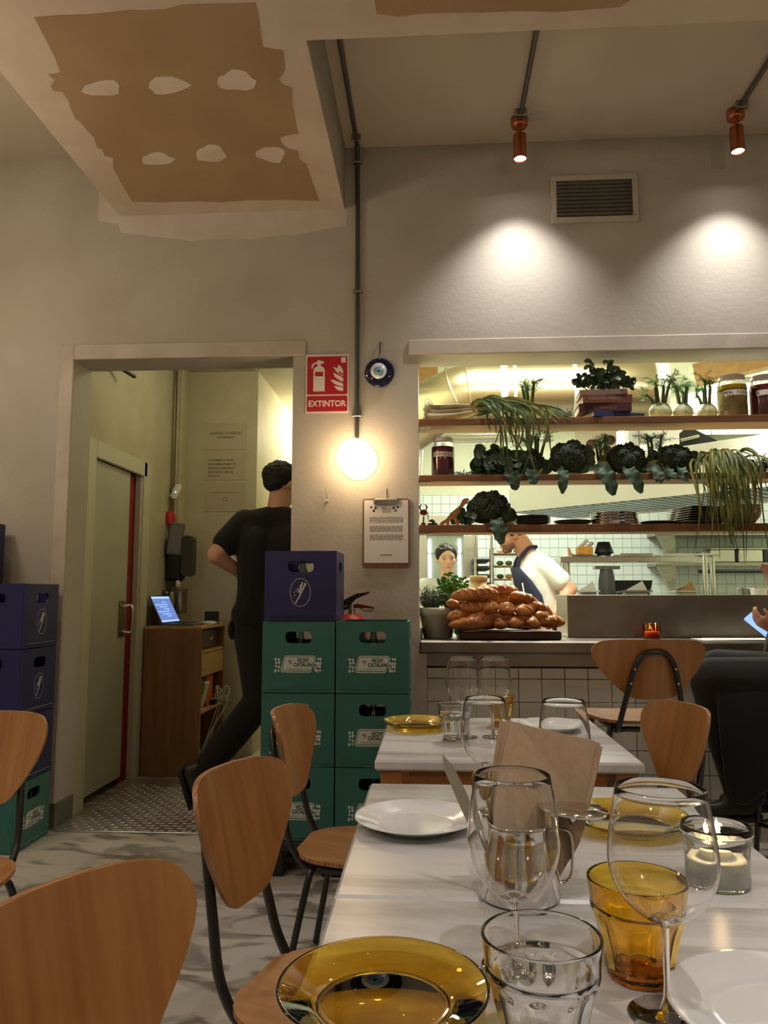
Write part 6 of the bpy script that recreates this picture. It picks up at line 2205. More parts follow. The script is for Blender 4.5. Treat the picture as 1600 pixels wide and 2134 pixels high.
# free-standing steel pass shelf
PYs = 6.75
a, b = at(1172, 1160, PYs), at(1492, 1160, PYs)
t = thing('pass_shelf', 'steel overshelf on posts above the kitchen pass', 'shelf', (a.x, PYs, 0))
zs = at(1300, 1172, PYs).z
ws = b.x - a.x
zc = 0.96
MB().box(-0.02, ws - 0.04, 0, 0.34, zs, zs + 0.05, 0.004).build('shelf', 'steel_bright', t)
for x, y in ((0.0, 0.0), (0.10, 0.33), (ws - 0.105, -0.02), (ws - 0.0, 0.1)):
    MB().tube([(x, y + 0.0, zc), (x, y + 0.0, zs + (0.08 if x > 0.5 else 0.0))], 0.021, 14).build('post', 'steel_bright', t)
MB().box(ws - 0.14, ws + 0.02, -0.04, 0.34, zs + 0.055, zs + 0.075, 0.003).build('end_cap', 'steel_bright', t)
MB().box(-0.05, ws + 1.2, -0.12, 0.5, zc - 0.05, zc, 0.004).build('bench_top', 'steel', t)
for x in (0.0, ws + 1.0):
    MB().box(x, x + 0.04, 0.0, 0.04, 0, zc - 0.051).build('bench_leg', 'steel', t)
zt2 = zs + 0.051


def kt_thing(name, label, cat, x, Y, z):
    p = at(x, 1150, Y)
    return thing(name, label, cat, (p.x, Y, z))


t = kt_thing('serving_tray', 'flat tray carrying the orange garnish box', 'tray', 1208, PYs + 0.16, zt2)
MB().box(-0.09, 0.11, -0.12, 0.12, 0, 0.012, 0.003).build('tray', 'steel_bright', t)
MB().box(-0.10, 0.12, -0.125, 0.125, 0.012, 0.017, 0.002).build('rim', 'steel_bright', t)
t = kt_thing('garnish_box', 'bright orange garnish box with white paper on the pass shelf', 'box', 1216, PYs + 0.16, zt2 + 0.018)
MB().box(-0.06, 0.07, -0.06, 0.06, 0, 0.075, 0.006).build('tub', 'orange_pulp', t)
MB().prism([(-0.13, 0.0), (-0.075, 0.0), (-0.11, 0.02), (-0.125, 0.07), (-0.135, 0.07)], -0.02, 0.02, TF).build('peel', 'orange_pulp', t)
for k in range(5):
    MB().ball((-0.02 + 0.022 * k, 0.0, 0.085 + 0.02 * (k % 3)), (0.022, 0.02, 0.018), 8, 6).build('paper', 'paper', t)
t = kt_thing('heat_lamp', 'black conical cloche on a plate on the pass shelf', 'cloche', 1258, PYs + 0.16, zt2)
MB().lathe([(0, 0.0), (0.08, 0.0), (0.082, 0.012), (0, 0.014)], 28).build('plate', 'steel_bright', t)
MB().lathe([(0.06, 0.015), (0.062, 0.03), (0.082, 0.035), (0.08, 0.05), (0.052, 0.135), (0.0, 0.138)], 28).build('cloche', 'black_plastic', t)
for k, (x0, lab) in enumerate(((1318, 'left'), (1405, 'right'))):
    t = kt_thing('oven_tray', 'shallow steel tray on the pass shelf, %s of the two' % lab, 'tray', x0, PYs + 0.16, zt2)
    MB().box(-0.13, 0.13, -0.12, 0.12, 0, 0.006).build('floor', 'steel', t)
    MB().box(-0.14, 0.14, -0.13, -0.12, 0, 0.028, 0.002).build('lip', 'steel_bright', t)
    MB().box(-0.14, 0.14, 0.12, 0.13, 0, 0.028, 0.002).build('lip', 'steel_bright', t)
# on the bench under the shelf
t = kt_thing('mixer', 'grey bench mixer under the pass shelf', 'mixer', 1262, PYs + 0.15, zc + 0.001)
t.scale = (1.2, 1.2, 1.75)
MB().box(-0.09, 0.09, -0.06, 0.06, 0, 0.03, 0.006).build('base', 'grey_plastic', t)
MB().lathe([(0.05, 0.03), (0.05, 0.09), (0.062, 0.12), (0.06, 0.2), (0.045, 0.26)], 20).build('column', 'grey_plastic', t)
MB().box(-0.09, 0.09, -0.05, 0.05, 0.26, 0.275, 0.003).build('head', 'steel', t)
t = kt_thing('food_bin', 'dark food bin with grey front under the pass shelf', 'bin', 1310, PYs + 0.34, zc + 0.001)
t.scale = (1.2, 1.0, 1.6)
MB().box(-0.11, 0.13, -0.08, 0.1, 0, 0.16, 0.006).build('bin', 'grey_plastic', t)
MB().prism([(-0.13, 0.162), (0.13, 0.162), (0.15, 0.225), (-0.15, 0.225)], -0.1, 0.08, TF).build('lid', 'black_plastic', t)
for k, (x0, w, mt, lab) in enumerate(((1222, 0.09, 'paper', 'folded white napkin standing on the bench at left'), (1320, 0.13, 'white_plastic', 'white tray with papers on the bench'), (1425, 0.1, 'kraft', 'tray with yellow wrap on the bench at right'))):
    t = kt_thing('bench_tray', lab, 'tray', x0, PYs + 0.0 + 0.02 * k, zc + 0.001)
    MB().box(-w, w, -0.08, 0.08, 0.255, 0.27, 0.003).build('tray', 'steel_bright' if k else 'white_plastic', t)
    MB().box(-w * 0.7, w * 0.7, -0.06, 0.06, 0.0, 0.2545, 0.003).build('stand', 'steel', t)
    MB().add([(-w * 0.7, -0.05, 0.271), (w * 0.7, -0.05, 0.271), (w * 0.5, 0.0, 0.271 + 0.08), (-w * 0.2, 0.0, 0.271 + 0.03), (-w * 0.7, 0.05, 0.271), (w * 0.7, 0.05, 0.271)], [(0, 1, 2, 3), (3, 2, 5, 4)]).build('wrap', mt if k < 2 else 'cabinet_pale', t)
t = kt_thing('stock_pot', 'steel stock pot at the right end of the bench', 'pot', 1568, PYs + 0.12, zc + 0.001)
t.scale = (1.2, 1.2, 1.16)
MB().lathe([(0, 0), (0.115, 0), (0.12, 0.005), (0.12, 0.245), (0.126, 0.25), (0.116, 0.25), (0.112, 0.01), (0, 0.008)], 36).build('pot', 'chrome', t)

# bracket shelves on the tiled wall
for (yy, x0, lab, cont) in ((1112, 1365, 'upper', False), (1176, 1366, 'lower', True)):
    SY = 8.65
    p = at(x0, yy, SY)
    t = thing('bracket_shelf', '%s steel shelf on triangular brackets against the tiles' % lab, 'shelf', tuple(p))
    MB().box(0, 2.2, 0, KY - SY - 0.01, -0.02, 0.02, 0.003).build('shelf', 'steel', t)
    MB().prism([(0.0, -0.02), (0.19, -0.02), (0.19, -0.29), (0.13, -0.29)], -0.02, 0.02, TR((0.02, 0.02, 0), FACE)).build('bracket', 'steel', t)
    if cont:
        MB().tube([(0.45, -0.03, -0.08), (2.2, -0.03, -0.08)], 0.02, 8).build('rail', 'black_plastic', t)
        for k in range(2):
            q_ = at(1508 + 58 * k, yy, SY)
            o = thing('steel_container', 'steel gastro container on the tiled-wall shelf, %s' % ('left one', 'right one at the picture edge')[k], 'container', (q_.x, SY, p.z + 0.021), 0, 'steel containers')
            MB().box(-0.13, 0.13, 0.0, 0.2, 0.0, 0.14, 0.01).build('tub', 'steel_bright', o)
            MB().box(-0.14, 0.14, -0.01, 0.21, 0.141, 0.155, 0.003).build('rim', 'steel_bright', o)
            MB().box(0.142, 0.19, 0.02, 0.15, 0.0, 0.14, 0.005).build('divider', 'black_plastic', o)

# kitchen tube lights
for k, (x, y, lab) in enumerate(((0.7, 5.0, 'front'), (1.0, 7.2, 'back'), (3.3, 7.6, 'right'))):
    t = thing('tube_light', 'fluorescent tube light on the kitchen ceiling, %s one' % lab, 'lamp', (x, y, 3.3), 0, 'kitchen tube lights')
    MB().box(-0.62, 0.62, -0.06, 0.06, -0.05, 0, 0.004).build('housing', 'white_plastic', t)
    for s in (-1, 1):
        MB().tube([(-0.58, s * 0.03, -0.07), (0.58, s * 0.03, -0.07)], 0.013, 10).build('tube', 'tube_glow', t)
    light('AREA', 'tube_light_source', t, (0, 0, -0.09), KITCHEN_W, KITC, shape=(1.2, 0.12))
t = thing('undershelf_light', 'strip light fixed behind the hatch lintel', 'lamp', (0.9, WY + WT + 0.031, 2.75))
MB().box(-0.9, 0.9, -0.03, 0.03, 0.0, 0.04, 0.004).build('housing', 'white_plastic', t)
MB().tube([(-0.85, 0, -0.015), (0.85, 0, -0.015)], 0.012, 10).build('tube', 'tube_glow', t)
light('AREA', 'strip_source', t, (0, 0.01, -0.04), KITCHEN_W * 0.12, (1.0, 0.92, 0.66), rot=(R(28), 0, 0), shape=(1.7, 0.05))


# ------------------------------------------------------------------ people
def head_into(m, T, h):
    """cranium, jaw, cheeks, brow, nose; +Y looks ahead, z from chin (0) to crown (h)"""
    S = T @ Matrix.Scale(h, 4)
    m.ball((0, -0.05, 0.60), (0.335, 0.42, 0.385), 20, 14, S)
    m.ball((0, 0.12, 0.31), (0.235, 0.235, 0.265), 16, 12, S)
    m.ball((0, 0.245, 0.085), (0.11, 0.09, 0.085), 12, 8, S)
    for s in (-1, 1):
        m.ball((s * 0.165, 0.19, 0.39), (0.125, 0.12, 0.125), 12, 8, S)
        m.ball((s * 0.13, 0.285, 0.565), (0.12, 0.07, 0.045), 10, 6, S)
        m.ball((s * 0.345, -0.02, 0.46), (0.035, 0.075, 0.125), 10, 8, S)
    m.capsule((0, 0.335, 0.53), (0, 0.405, 0.37), 0.032, 0.052, 10, S)
    m.capsule((-0.045, 0.365, 0.35), (0.045, 0.365, 0.35), 0.034, 0.034, 8, S)
    m.ball((0, 0.325, 0.215), (0.10, 0.045, 0.04), 10, 6, S)


def face_parts(T, h, par, brow='hair'):
    S = T @ Matrix.Scale(h, 4)
    for s in (-1, 1):
        e_ = MB().ball((s * 0.135, 0.318, 0.49), (0.056, 0.022, 0.014), 12, 8, S).build('eye', 'eye_white', par)
        MB().ball((s * 0.135, 0.330, 0.49), (0.024, 0.012, 0.0145), 10, 8, S).build('iris', 'ink', e_)
        MB().capsule((s * 0.085, 0.334, 0.507), (s * 0.19, 0.312, 0.503), 0.008, 0.006, 8, S).build('upper_lid', 'ink', e_)
        MB().capsule((s * 0.075, 0.350, 0.578), (s * 0.20, 0.322, 0.588), 0.009, 0.006, 8, S).build('eyebrow', brow, par)
    MB().ball((0, 0.358, 0.215), (0.085, 0.016, 0.018), 12, 8, S).build('mouth', 'lips', par)


def hair_cap(T, h, par, fringe=0.0, bun=False, rough=True):
    S = T @ Matrix.Scale(h, 4)
    m = MB()
    m.ball((0, -0.085, 0.655), (0.372, 0.43, 0.375), 22, 14, S)
    m.ball((0, -0.22, 0.50), (0.30, 0.26, 0.24), 16, 10, S)
    for s in (-1, 1):
        m.ball((s * 0.30, -0.02, 0.60), (0.075, 0.17, 0.17), 12, 8, S)
    if fringe:
        m.ball((0, 0.20, 0.88), (0.26, 0.16, 0.09), 12, 8, S)
    if bun:
        m.ball((0, -0.55, 0.55), (0.16, 0.14, 0.16), 12, 8, S)
    rr_ = random.Random(int(h * 1e4))
    for _ in range(150 if rough else 0):
        a, u = rr_.uniform(0, 2 * PI), rr_.uniform(-0.1, 1.0)
        q_ = math.sqrt(max(0, 1 - u * u))
        m.ball((0.36 * q_ * math.cos(a), -0.085 + 0.415 * q_ * math.sin(a), 0.655 + 0.36 * u), rr_.uniform(0.03, 0.055), 7, 5, S)
    o = m.build('hair', 'hair', par)
    flesh(o, 0.007, 2)
    return o


def hand_into(m, wrist, palm_dir, normal, s=1.0, curl=0.5, thumb_side=1):
    """palm with four fingers of different length and a thumb off its side"""
    d = Vector(palm_dir).normalized()
    nrm = (Vector(normal) - d * Vector(normal).dot(d)).normalized()
    side = d.cross(nrm) * thumb_side
    w = Vector(wrist)
    k0 = w + d * 0.085 * s
    m.capsule(w + d * 0.012 * s + side * 0.014 * s, k0 + side * 0.028 * s, 0.017 * s, 0.0145 * s, 10)
    m.capsule(w + d * 0.012 * s - side * 0.010 * s, k0 - side * 0.028 * s, 0.017 * s, 0.0125 * s, 10)
    m.capsule(w + d * 0.01 * s, k0, 0.019 * s, 0.0145 * s, 10)
    for off, L in ((0.030, 0.072), (0.010, 0.080), (-0.011, 0.074), (-0.031, 0.058)):
        p = k0 + side * off * s
        dd = d
        for j, f in enumerate((0.46, 0.31, 0.23)):
            a = curl * (0.55 + 0.35 * j)
            dd = (dd * math.cos(a) + nrm * math.sin(a)).normalized()
            q_ = p + dd * L * f * s
            m.capsule(p, q_, (0.0098 - 0.0009 * j) * s, (0.0090 - 0.0009 * j) * s, 8)
            p = q_
    p = w + d * 0.028 * s + side * 0.024 * s
    for j, (f, a) in enumerate(((0.036, 0.75), (0.030, 0.35), (0.024, 0.1))):
        dd = (d * math.cos(a) + side * math.sin(a) + nrm * 0.35).normalized()
        q_ = p + dd * f * s
        m.capsule(p, q_, (0.0125 - 0.001 * j) * s, (0.0112 - 0.001 * j) * s, 8)
        p = q_


def limb(m, pts, rs):
    for i in range(len(pts) - 1):
        m.capsule(pts[i], pts[i + 1], rs[i], rs[i + 1])


def shoe(par, heel, toe, up, r=0.048):
    heel, toe, up = Vector(heel), Vector(toe), Vector(up).normalized()
    m = MB()
    d = (toe - heel)
    m.capsule(heel, toe - d * 0.12, r * 0.92, r * 0.85)
    m.capsule(heel + up * 0.045, heel + d * 0.45 + up * 0.03, r * 0.9, r * 0.85)
    o = m.build('shoe', 'black_plastic', par)
    flesh(o, 0.012, 4)
    s = d.cross(up).normalized()
    sole = MB()
    dn = -up * r * 0.72
    A = [heel - d * 0.22 + s * r * 0.75, heel - d * 0.22 - s * r * 0.75, heel + d * 0.55 - s * r * 1.0, toe + d * 0.06 - s * r * 0.55, toe + d * 0.06 + s * r * 0.55, heel + d * 0.55 + s * r * 1.0]
    v = [p + dn for p in A] + [p + dn - up * 0.022 for p in A]
    n = len(A)
    sole.add(v, [tuple(range(n)), tuple(range(2 * n - 1, n - 1, -1))] + [(i, (i + 1) % n, n + (i + 1) % n, n + i) for i in range(n)])
    sole.build('sole', 'rubber', o)


def rotz_dir(deg):
    return Matrix.Rotation(R(deg), 4, 'Z')


def person(label, skin, origin):
    t = thing('person', label, 'person', origin)
    return t


# --- waiter in black walking through the doorway
K = 1.08
WYy = 4.62
org = Vector((at(560, 1300, WYy).x, WYy, 0))
t = person('person in black clothes walking through the doorway, seen from behind', 'skin_a', tuple(org))
loc = lambda x, y, Y: at(x, y, Y) - org
neck = loc(578, 1066, WYy)
head_h = 0.262
hc = loc(584, 1052, WYy + 0.03)
TH = Matrix.Translation(hc) @ rotz_dir(-38) @ Euler((R(-4), 0, 0)).to_matrix().to_4x4()
shl = loc(508, 1092, WYy + 0.02)
shr = loc(648, 1100, WYy - 0.10)
elb = loc(449, 1157, WYy - 0.10)
wri = loc(522, 1206, WYy + 0.12)
chest = loc(565, 1140, WYy)
waist = loc(556, 1235, WYy)
hip = loc(548, 1300, WYy)
hl = loc(528, 1318, WYy - 0.02)
hr = loc(580, 1318, WYy + 0.05)
knl = loc(541, 1462, 4.44)
anl = loc(418, 1612, 4.22)
heel = loc(384, 1612, 4.20)
toe = loc(414, 1672, 4.24)
knr = loc(610, 1470, WYy + 0.25)
anr = Vector((knr.x + 0.06, knr.y + 0.05, 0.11))
elr = loc(680, 1190, WYy)
wrr = loc(655, 1250, WYy + 0.2)
m = MB()
head_into(m, TH, head_h)
limb(m, [neck + Vector((0, 0, -0.05)), hc + Vector((0, 0, 0.07))], [0.075, 0.068])
limb(m, [shl, elb, wri], [0.066, 0.052, 0.036])
limb(m, [shr, elr, wrr], [0.066, 0.052, 0.036])
hand_into(m, wri, Vector((0.7, 0.3, -0.4)), Vector((0.2, 0.9, 0)), 1.05, 0.5)
hand_into(m, wrr, Vector((0.1, 0.8, -0.2)), Vector((-0.6, 0.2, -0.4)), 1.05, 0.5)
limb(m, [shl, chest, shr], [0.06, 0.09, 0.06])
limb(m, [chest, waist, hip], [0.09, 0.08, 0.09])
limb(m, [hl, knl, anl], [0.09, 0.065, 0.045])
limb(m, [hr, knr, anr], [0.09, 0.065, 0.045])
b = m.build('body', 'skin_a', t)
flesh(b, 0.009, 5)
face_parts(TH, head_h, t)
hair_cap(TH, head_h, t, 0.0)
m = MB()
limb(m, [shl + Vector((0.01, 0, 0.0)), shl.lerp(elb, 0.60)], [0.092, 0.086])
limb(m, [shr, shr.lerp(elr, 0.60)], [0.092, 0.086])
limb(m, [shl + Vector((0.03, 0, -0.005)), neck + Vector((0, 0, -0.05)), shr], [0.088, 0.094, 0.088])
limb(m, [shl + Vector((0.06, 0, -0.07)), chest + Vector((-0.06, 0, 0)), waist + Vector((-0.045, 0, 0)), hip + Vector((-0.045, 0, 0.02))], [0.12, 0.15, 0.135, 0.14])
limb(m, [shr + Vector((-0.06, 0, -0.07)), chest + Vector((0.07, 0, 0)), waist + Vector((0.05, 0, 0)), hip + Vector((0.05, 0, 0.02))], [0.12, 0.15, 0.135, 0.14])
flesh(m.build('t_shirt', 'black_cloth', t), 0.011, 6)
m = MB()
limb(m, [hip + Vector((-0.05, 0, 0.04)), hl, hl.lerp(knl, 0.5), knl], [0.128, 0.122, 0.105, 0.092])
limb(m, [knl, knl.lerp(anl, 0.5), anl + (knl - anl) * 0.04], [0.092, 0.088, 0.072])
limb(m, [hip + Vector((0.05, 0, 0.04)), hr, knr, anr], [0.128, 0.12, 0.09, 0.075])
m.capsule(hip + Vector((-0.07, 0, 0.05)), hip + Vector((0.07, 0, 0.05)), 0.125, 0.125)
flesh(m.build('trousers', 'black_trouser', t), 0.011, 6)
ap = loc(484, 1312, WYy - 0.05)
MB().ball(tuple(ap), (0.025, 0.05, 0.06), 12, 8).build('back_pocket', 'black_trouser', t)
shoe(t, heel + Vector((0.03, 0, 0.01)), toe, Vector((0.85, 0.2, 0.35)), 0.05)
shoe(t, anr + Vector((0, -0.03, -0.055)), anr + Vector((0.06, 0.17, -0.055)), Vector((0, 0, 1)), 0.05)

# --- cook in white t-shirt and navy apron
Yc = 6.25
org = Vector((at(1120, 1300, Yc).x, Yc, 0))
t = person('cook in white T-shirt and navy apron bending over the pass', 'skin_b', tuple(org))
loc = lambda x, y, Y: at(x, y, Y) - org
head_h = 0.27
chin = loc(1058, 1150, Yc - 0.04)
TH = Matrix.Translation(chin + Vector((0.045, 0, 0.0))) @ rotz_dir(112) @ Euler((R(-14), 0, 0)).to_matrix().to_4x4()
neck = loc(1100, 1152, Yc)
shn = loc(1130, 1178, Yc - 0.17)
shf = loc(1104, 1172, Yc + 0.17)
eln = loc(1188, 1228, Yc - 0.20)
wrn = loc(1153, 1280, Yc - 0.34)
elf = loc(1075, 1240, Yc + 0.2)
wrf = loc(1050, 1290, Yc + 0.05)
ch = loc(1112, 1200, Yc)
wa = loc(1132, 1280, Yc)
hp = Vector((wa.x + 0.03, 0, 0.98))
m = MB()
head_into(m, TH, head_h)
limb(m, [neck + Vector((0.02, 0, -0.05)), chin + Vector((0.10, 0, 0.09))], [0.085, 0.07])
limb(m, [shn, eln, wrn], [0.068, 0.054, 0.04])
limb(m, [shf, elf, wrf], [0.068, 0.054, 0.04])
hand_into(m, wrn, Vector((-0.6, -0.4, -0.5)), Vector((-0.4, 0.2, -0.7)), 1.05, 0.6)
hand_into(m, wrf, Vector((-0.7, -0.3, -0.5)), Vector((-0.2, 0.2, -0.8)), 1.05, 0.6)
limb(m, [shn, ch, shf], [0.075, 0.13, 0.075])
limb(m, [ch, wa, hp], [0.14, 0.135, 0.14])
for s in (-1, 1):
    limb(m, [hp + Vector((0, s * 0.09, -0.02)), Vector((hp.x + 0.02, s * 0.1, 0.52)), Vector((hp.x + 0.03, s * 0.1, 0.08))], [0.1, 0.07, 0.05])
flesh(m.build('body', 'skin_b', t), 0.01, 5)
face_parts(TH, head_h, t)
hair_cap(TH, head_h, t)
S_ = TH @ Matrix.Scale(head_h, 4)
m = MB().capsule((-0.08, 0.345, 0.275), (0.08, 0.345, 0.275), 0.016, 0.016, 8, S_)
flesh(m.build('moustache', 'hair', t), 0.004, 2)
m = MB()
m.ball((0, 0.125, 0.25), (0.238, 0.232, 0.205), 16, 10, S_)
m.ball((0, 0.245, 0.085), (0.116, 0.096, 0.09), 12, 8, S_)
flesh(m.build('stubble', 'stubble', t), 0.006, 4)
MB().ball((0.365, -0.01, 0.35), 0.022, 8, 6, S_).build('earring', 'chrome', t)
m = MB()
limb(m, [shn, shn.lerp(eln, 0.62)], [0.088, 0.084])
limb(m, [shf, shf.lerp(elf, 0.62)], [0.088, 0.084])
limb(m, [shn + Vector((-0.0, 0.02, -0.01)), neck + Vector((0.03, 0, -0.055)), shf], [0.095, 0.095, 0.095])
for s in (-1, 1):
    limb(m, [ch + Vector((0.02, s * 0.08, 0.0)), wa + Vector((0.0, s * 0.06, 0)), hp + Vector((0, s * 0.06, 0.05))], [0.155, 0.14, 0.135])
flesh(m.build('t_shirt', 'white_cloth', t), 0.011, 5)
# apron: bib in front, neck strap, skirt
m = MB()
n0 = loc(1080, 1184, Yc)
bib = []
for z in (n0.z, n0.z - 0.1, n0.z - 0.22, n0.z - 0.42, 0.62, 0.5):
    row = []
    hw = 40 if z > n0.z - 0.05 else (62 if z > n0.z - 0.2 else 78)
    for k in range(11):
        u = R(hw * (-1 + 2 * k / 10))
        row.append((ch.x + 0.02 - 0.205 * math.cos(u) + (n0.z - z) * 0.22, 0.262 * math.sin(u), z))
    bib.append(row)
bb = m.strip(bib, True).build('apron', 'navy_cloth', t)
so = bb.modifiers.new('solidify', 'SOLIDIFY')
so.thickness = 0.008
for s in (-1, 1):
    MB().tube(smooth_curve([(ch.x - 0.14, s * 0.10, n0.z), (neck.x - 0.075, s * 0.10, neck.z - 0.045), (neck.x + 0.0, s * 0.095, neck.z + 0.035), (neck.x + 0.06, s * 0.05, neck.z + 0.045)], 5), 0.016, 8).build('apron_strap', 'navy_cloth', t)
MB().tube([(ch.x - 0.10, -0.175, n0.z - 0.2), (ch.x - 0.112, -0.175, n0.z - 0.12)], 0.006, 8).build('pen', 'white_plastic', t)
m = MB()
for s in (-1, 1):
    limb(m, [hp + Vector((0, s * 0.09, 0.0)), Vector((hp.x + 0.02, s * 0.1, 0.52)), Vector((hp.x + 0.03, s * 0.1, 0.1))], [0.135, 0.1, 0.085])
flesh(m.build('trousers', 'black_trouser', t), 0.014, 5)
for s in (-1, 1):
    shoe(t, (hp.x + 0.03, s * 0.1, 0.06), (hp.x - 0.17, s * 0.11, 0.06), (0, 0, 1), 0.052)

# --- cook by the fridge, face to the camera
Yw = 6.85
org = Vector((at(930, 1300, Yw).x, Yw, 0))
t = person('cook in white shirt standing by the fridge, glasses pushed up on dark hair', 'skin_c', tuple(org))
loc = lambda x, y, Y: at(x, y, Y) - org
head_h = 0.255
chin = loc(932, 1193, Yw)
TH = Matrix.Translation(chin) @ rotz_dir(180 + 8) @ Euler((R(-6), R(4), 0)).to_matrix().to_4x4()
neck = loc(930, 1208, Yw)
s1_, s2_ = neck + Vector((-0.19, 0, -0.06)), neck + Vector((0.19, 0.02, -0.06))
e1, e2 = s1_ + Vector((-0.05, -0.02, -0.3)), s2_ + Vector((0.05, -0.02, -0.3))
w1, w2 = e1 + Vector((0.05, -0.22, -0.06)), e2 + Vector((-0.05, -0.22, -0.06))
hp = Vector((0, 0.02, 0.92))
m = MB()
head_into(m, TH, head_h)
limb(m, [neck + Vector((0, 0.0, -0.05)), chin + Vector((0, 0.03, 0.08))], [0.062, 0.055])
limb(m, [s1_, e1, w1], [0.055, 0.044, 0.032])
limb(m, [s2_, e2, w2], [0.055, 0.044, 0.032])
hand_into(m, w1, Vector((0.2, -0.9, -0.2)), Vector((0.1, -0.1, -0.9)), 0.95, 0.5)
hand_into(m, w2, Vector((-0.2, -0.9, -0.2)), Vector((0.1, -0.1, -0.9)), 0.95, 0.5, -1)
limb(m, [s1_, neck + Vector((0, 0, -0.16)), s2_], [0.06, 0.11, 0.06])
limb(m, [neck + Vector((0, 0, -0.16)), hp + Vector((0, 0, 0.2)), hp], [0.115, 0.105, 0.13])
for s in (-1, 1):
    limb(m, [hp + Vector((s * 0.09, 0, -0.02)), Vector((s * 0.1, 0, 0.5)), Vector((s * 0.1, 0.02, 0.08))], [0.09, 0.062, 0.045])
flesh(m.build('body', 'skin_c', t), 0.008, 5)
face_parts(TH, head_h, t)
hair_cap(TH, head_h, t, 0.0, bun=True, rough=False)
S_ = TH @ Matrix.Scale(head_h, 4)
gls = MB()
for s in (-1, 1):
    gls.tube([(s * 0.17 + 0.13 * math.cos(a), 0.29 - 0.05 * math.sin(a), 0.93 + 0.075 * math.sin(a)) for a in [2 * PI * k / 20 for k in range(20)]], 0.008, 6, closed=True, T=S_)
    gls.tube([(s * 0.30, 0.26, 0.93), (s * 0.39, 0.1, 0.83), (s * 0.39, -0.15, 0.7)], 0.012, 6, T=S_)
gls.tube([(-0.05, 0.30, 0.94), (0.05, 0.30, 0.94)], 0.012, 6, T=S_)
tag(gls.build('glasses', 'chrome', t), kind='stuff')
m = MB()
limb(m, [s1_, s1_.lerp(e1, 0.7)], [0.078, 0.075])
limb(m, [s2_, s2_.lerp(e2, 0.7)], [0.078, 0.075])
limb(m, [s1_, neck + Vector((0, 0.01, -0.075)), s2_], [0.078, 0.085, 0.078])
limb(m, [neck + Vector((0, 0, -0.17)), hp + Vector((0, 0, 0.22)), hp], [0.14, 0.13, 0.15])
limb(m, [neck + Vector((-0.08, 0, -0.17)), neck + Vector((0.08, 0, -0.17))], [0.12, 0.12])
flesh(m.build('shirt', 'white_cloth', t), 0.01, 5)
MB().tube(smooth_curve([neck + Vector((-0.075, -0.03, 0.0)), neck + Vector((-0.055, -0.095, -0.06)), neck + Vector((-0.03, -0.15, -0.15))], 5), 0.014, 8).build('apron_strap', 'navy_cloth', t)
m = MB()
for s in (-1, 1):
    limb(m, [hp + Vector((s * 0.08, 0, 0.02)), Vector((s * 0.1, 0, 0.5)), Vector((s * 0.1, 0.02, 0.1))], [0.125, 0.09, 0.075])
flesh(m.build('trousers', 'black_trouser', t), 0.014, 5)
for s in (-1, 1):
    shoe(t, (s * 0.1, 0.04, 0.055), (s * 0.11, -0.15, 0.055), (0, 0, 1), 0.045)

# --- diner in black at the counter, mostly outside the frame
org = Vector((1.62, 3.42, 0))
t = person('person in black sitting at the counter on the right, holding a phone', 'skin_b', tuple(org))
loc = lambda x, y, Y: at(x, y, Y) - org
hp = Vector((0.03, -0.03, 0.82))
kn1 = loc(1488, 1420, 3.50)
kn2 = loc(1500, 1400, 3.72)
an1 = loc(1556, 1668, 3.50)
an2 = loc(1590, 1650, 3.72)
neck = Vector((0.10, 0.03, 1.42))
sA, sB = neck + Vector((-0.12, -0.17, -0.07)), neck + Vector((0.10, 0.19, -0.07))
eA = loc(1625, 1372, 3.62)
wA = loc(1618, 1318, 3.90)
eB = loc(1665, 1290, 3.95)
wB = loc(1612, 1235, 3.92)
TH = Matrix.Translation(neck + Vector((-0.03, 0.02, 0.07))) @ rotz_dir(50) @ Euler((R(-16), 0, 0)).to_matrix().to_4x4()
m = MB()
head_into(m, TH, 0.255)
limb(m, [neck + Vector((0, 0, -0.05)), neck + Vector((0.0, 0.0, 0.16))], [0.065, 0.06])
limb(m, [sA, eA, wA], [0.058, 0.048, 0.034])
limb(m, [sB, eB, wB], [0.058, 0.048, 0.034])
hand_into(m, wA, Vector((-0.55, 0.25, 0.45)), Vector((0.5, 0.3, 0.55)), 1.0, 0.55, -1)
hand_into(m, wB, Vector((-0.1, 0.0, 0.9)), Vector((-0.7, -0.2, 0.1)), 1.0, 0.6)
limb(m, [sA, neck + Vector((0, 0, -0.2)), sB], [0.065, 0.12, 0.065])
limb(m, [neck + Vector((0, 0, -0.2)), hp], [0.125, 0.14])
limb(m, [hp + Vector((-0.06, -0.05, 0)), kn1, an1], [0.095, 0.07, 0.045])
limb(m, [hp + Vector((-0.02, 0.09, 0)), kn2, an2], [0.095, 0.07, 0.045])
flesh(m.build('body', 'skin_b', t), 0.007, 4)
face_parts(TH, 0.255, t)
hair_cap(TH, 0.255, t)
m = MB()
limb(m, [sA, eA, eA.lerp(wA, 0.75)], [0.085, 0.075, 0.052])
limb(m, [sB, eB, eB.lerp(wB, 0.3)], [0.085, 0.07, 0.06])
limb(m, [sA, neck + Vector((0, 0, -0.07)), sB], [0.085, 0.09, 0.085])
limb(m, [neck + Vector((0, 0, -0.22)), hp + Vector((0, 0, 0.05))], [0.155, 0.165])
flesh(m.build('sweater', 'olive_cloth', t), 0.012, 5)
m = MB()
limb(m, [hp + Vector((-0.05, -0.05, 0)), kn1, kn1.lerp(an1, 0.5), kn1.lerp(an1, 0.93)], [0.13, 0.105, 0.095, 0.085])
limb(m, [hp + Vector((-0.02, 0.09, 0)), kn2, kn2.lerp(an2, 0.93)], [0.13, 0.105, 0.085])
flesh(m.build('trousers', 'black_trouser', t), 0.012, 5)
cr = MB()
cloth = []
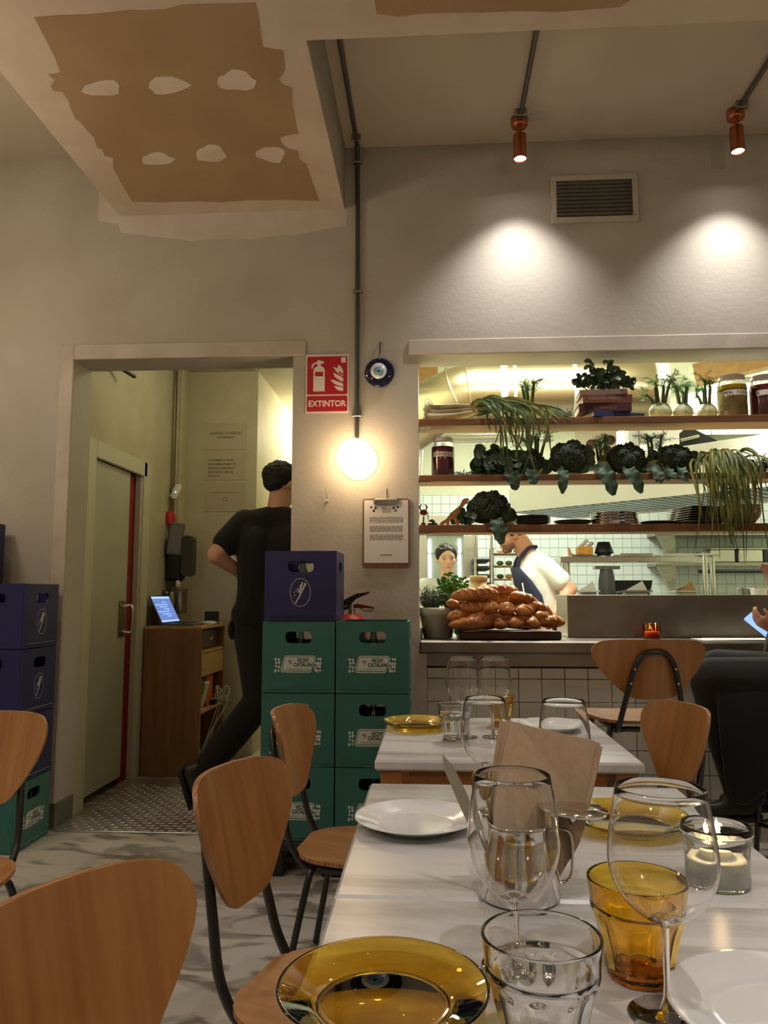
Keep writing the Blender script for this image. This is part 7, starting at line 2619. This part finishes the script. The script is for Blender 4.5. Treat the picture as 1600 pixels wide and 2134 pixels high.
for i in range(7):
    u = i / 6
    a_, b_ = kn1 + Vector((-0.03, -0.06, -0.02)), hp + Vector((-0.05, -0.16, 0.0))
    p = a_.lerp(b_, u)
    fall = 0.48 - 0.12 * u + 0.05 * math.sin(i * 2.1)
    cloth.append([p + Vector((0, 0, 0.07)), p + Vector((-0.01, -0.05, -0.03)), p + Vector((0.01 * math.sin(i * 3), -0.055 + 0.02 * math.sin(i * 2.4), -fall * 0.5)), p + Vector((0.03, -0.03 + 0.02 * math.cos(i * 2.0), -fall))])
o = cr.strip(cloth, True).build('coat_tail', 'black_cloth', t)
o.modifiers.new('solidify', 'SOLIDIFY').thickness = 0.02
sb = o.modifiers.new('subsurf', 'SUBSURF')
sb.levels = sb.render_levels = 2
shoe(t, an1 + Vector((0.02, 0, -0.03)), an1 + Vector((-0.16, 0.05, -0.06)), (0.1, 0, 1), 0.045)
shoe(t, an2 + Vector((0.02, 0, -0.03)), an2 + Vector((-0.16, 0.07, -0.06)), (0.1, 0, 1), 0.045)
# phone in the hand
ph = at(1583, 1303, 3.98)
t = thing('phone', 'phone with a lit blue screen held above the counter', 'phone', tuple(ph), 0, None, (R(-35), R(-38), R(10)))
MB().prism(rr(-0.035, 0.035, -0.075, 0.075, 0.012), -0.004, 0.004, TR((0, 0, 0), FACE)).build('case', 'book_rose', t)
MB().prism(rr(-0.032, 0.032, -0.072, 0.072, 0.01), 0.004, 0.0045, TR((0, 0, 0), FACE)).build('screen', 'phone_screen', t)

# lettering becomes plain meshes
bpy.context.view_layer.update()
dg = bpy.context.evaluated_depsgraph_get()
for o in [o for o in bpy.data.objects if o.type == 'FONT']:
    me = bpy.data.meshes.new_from_object(o.evaluated_get(dg))
    n = bpy.data.objects.new('tmp', me)
    COL.objects.link(n)
    n.parent = o.parent
    n.location, n.rotation_euler, n.scale = o.location, o.rotation_euler, o.scale
    nm = o.name
    me.name = nm
    cu = o.data
    bpy.data.objects.remove(o)
    bpy.data.curves.remove(cu)
    n.name = nm
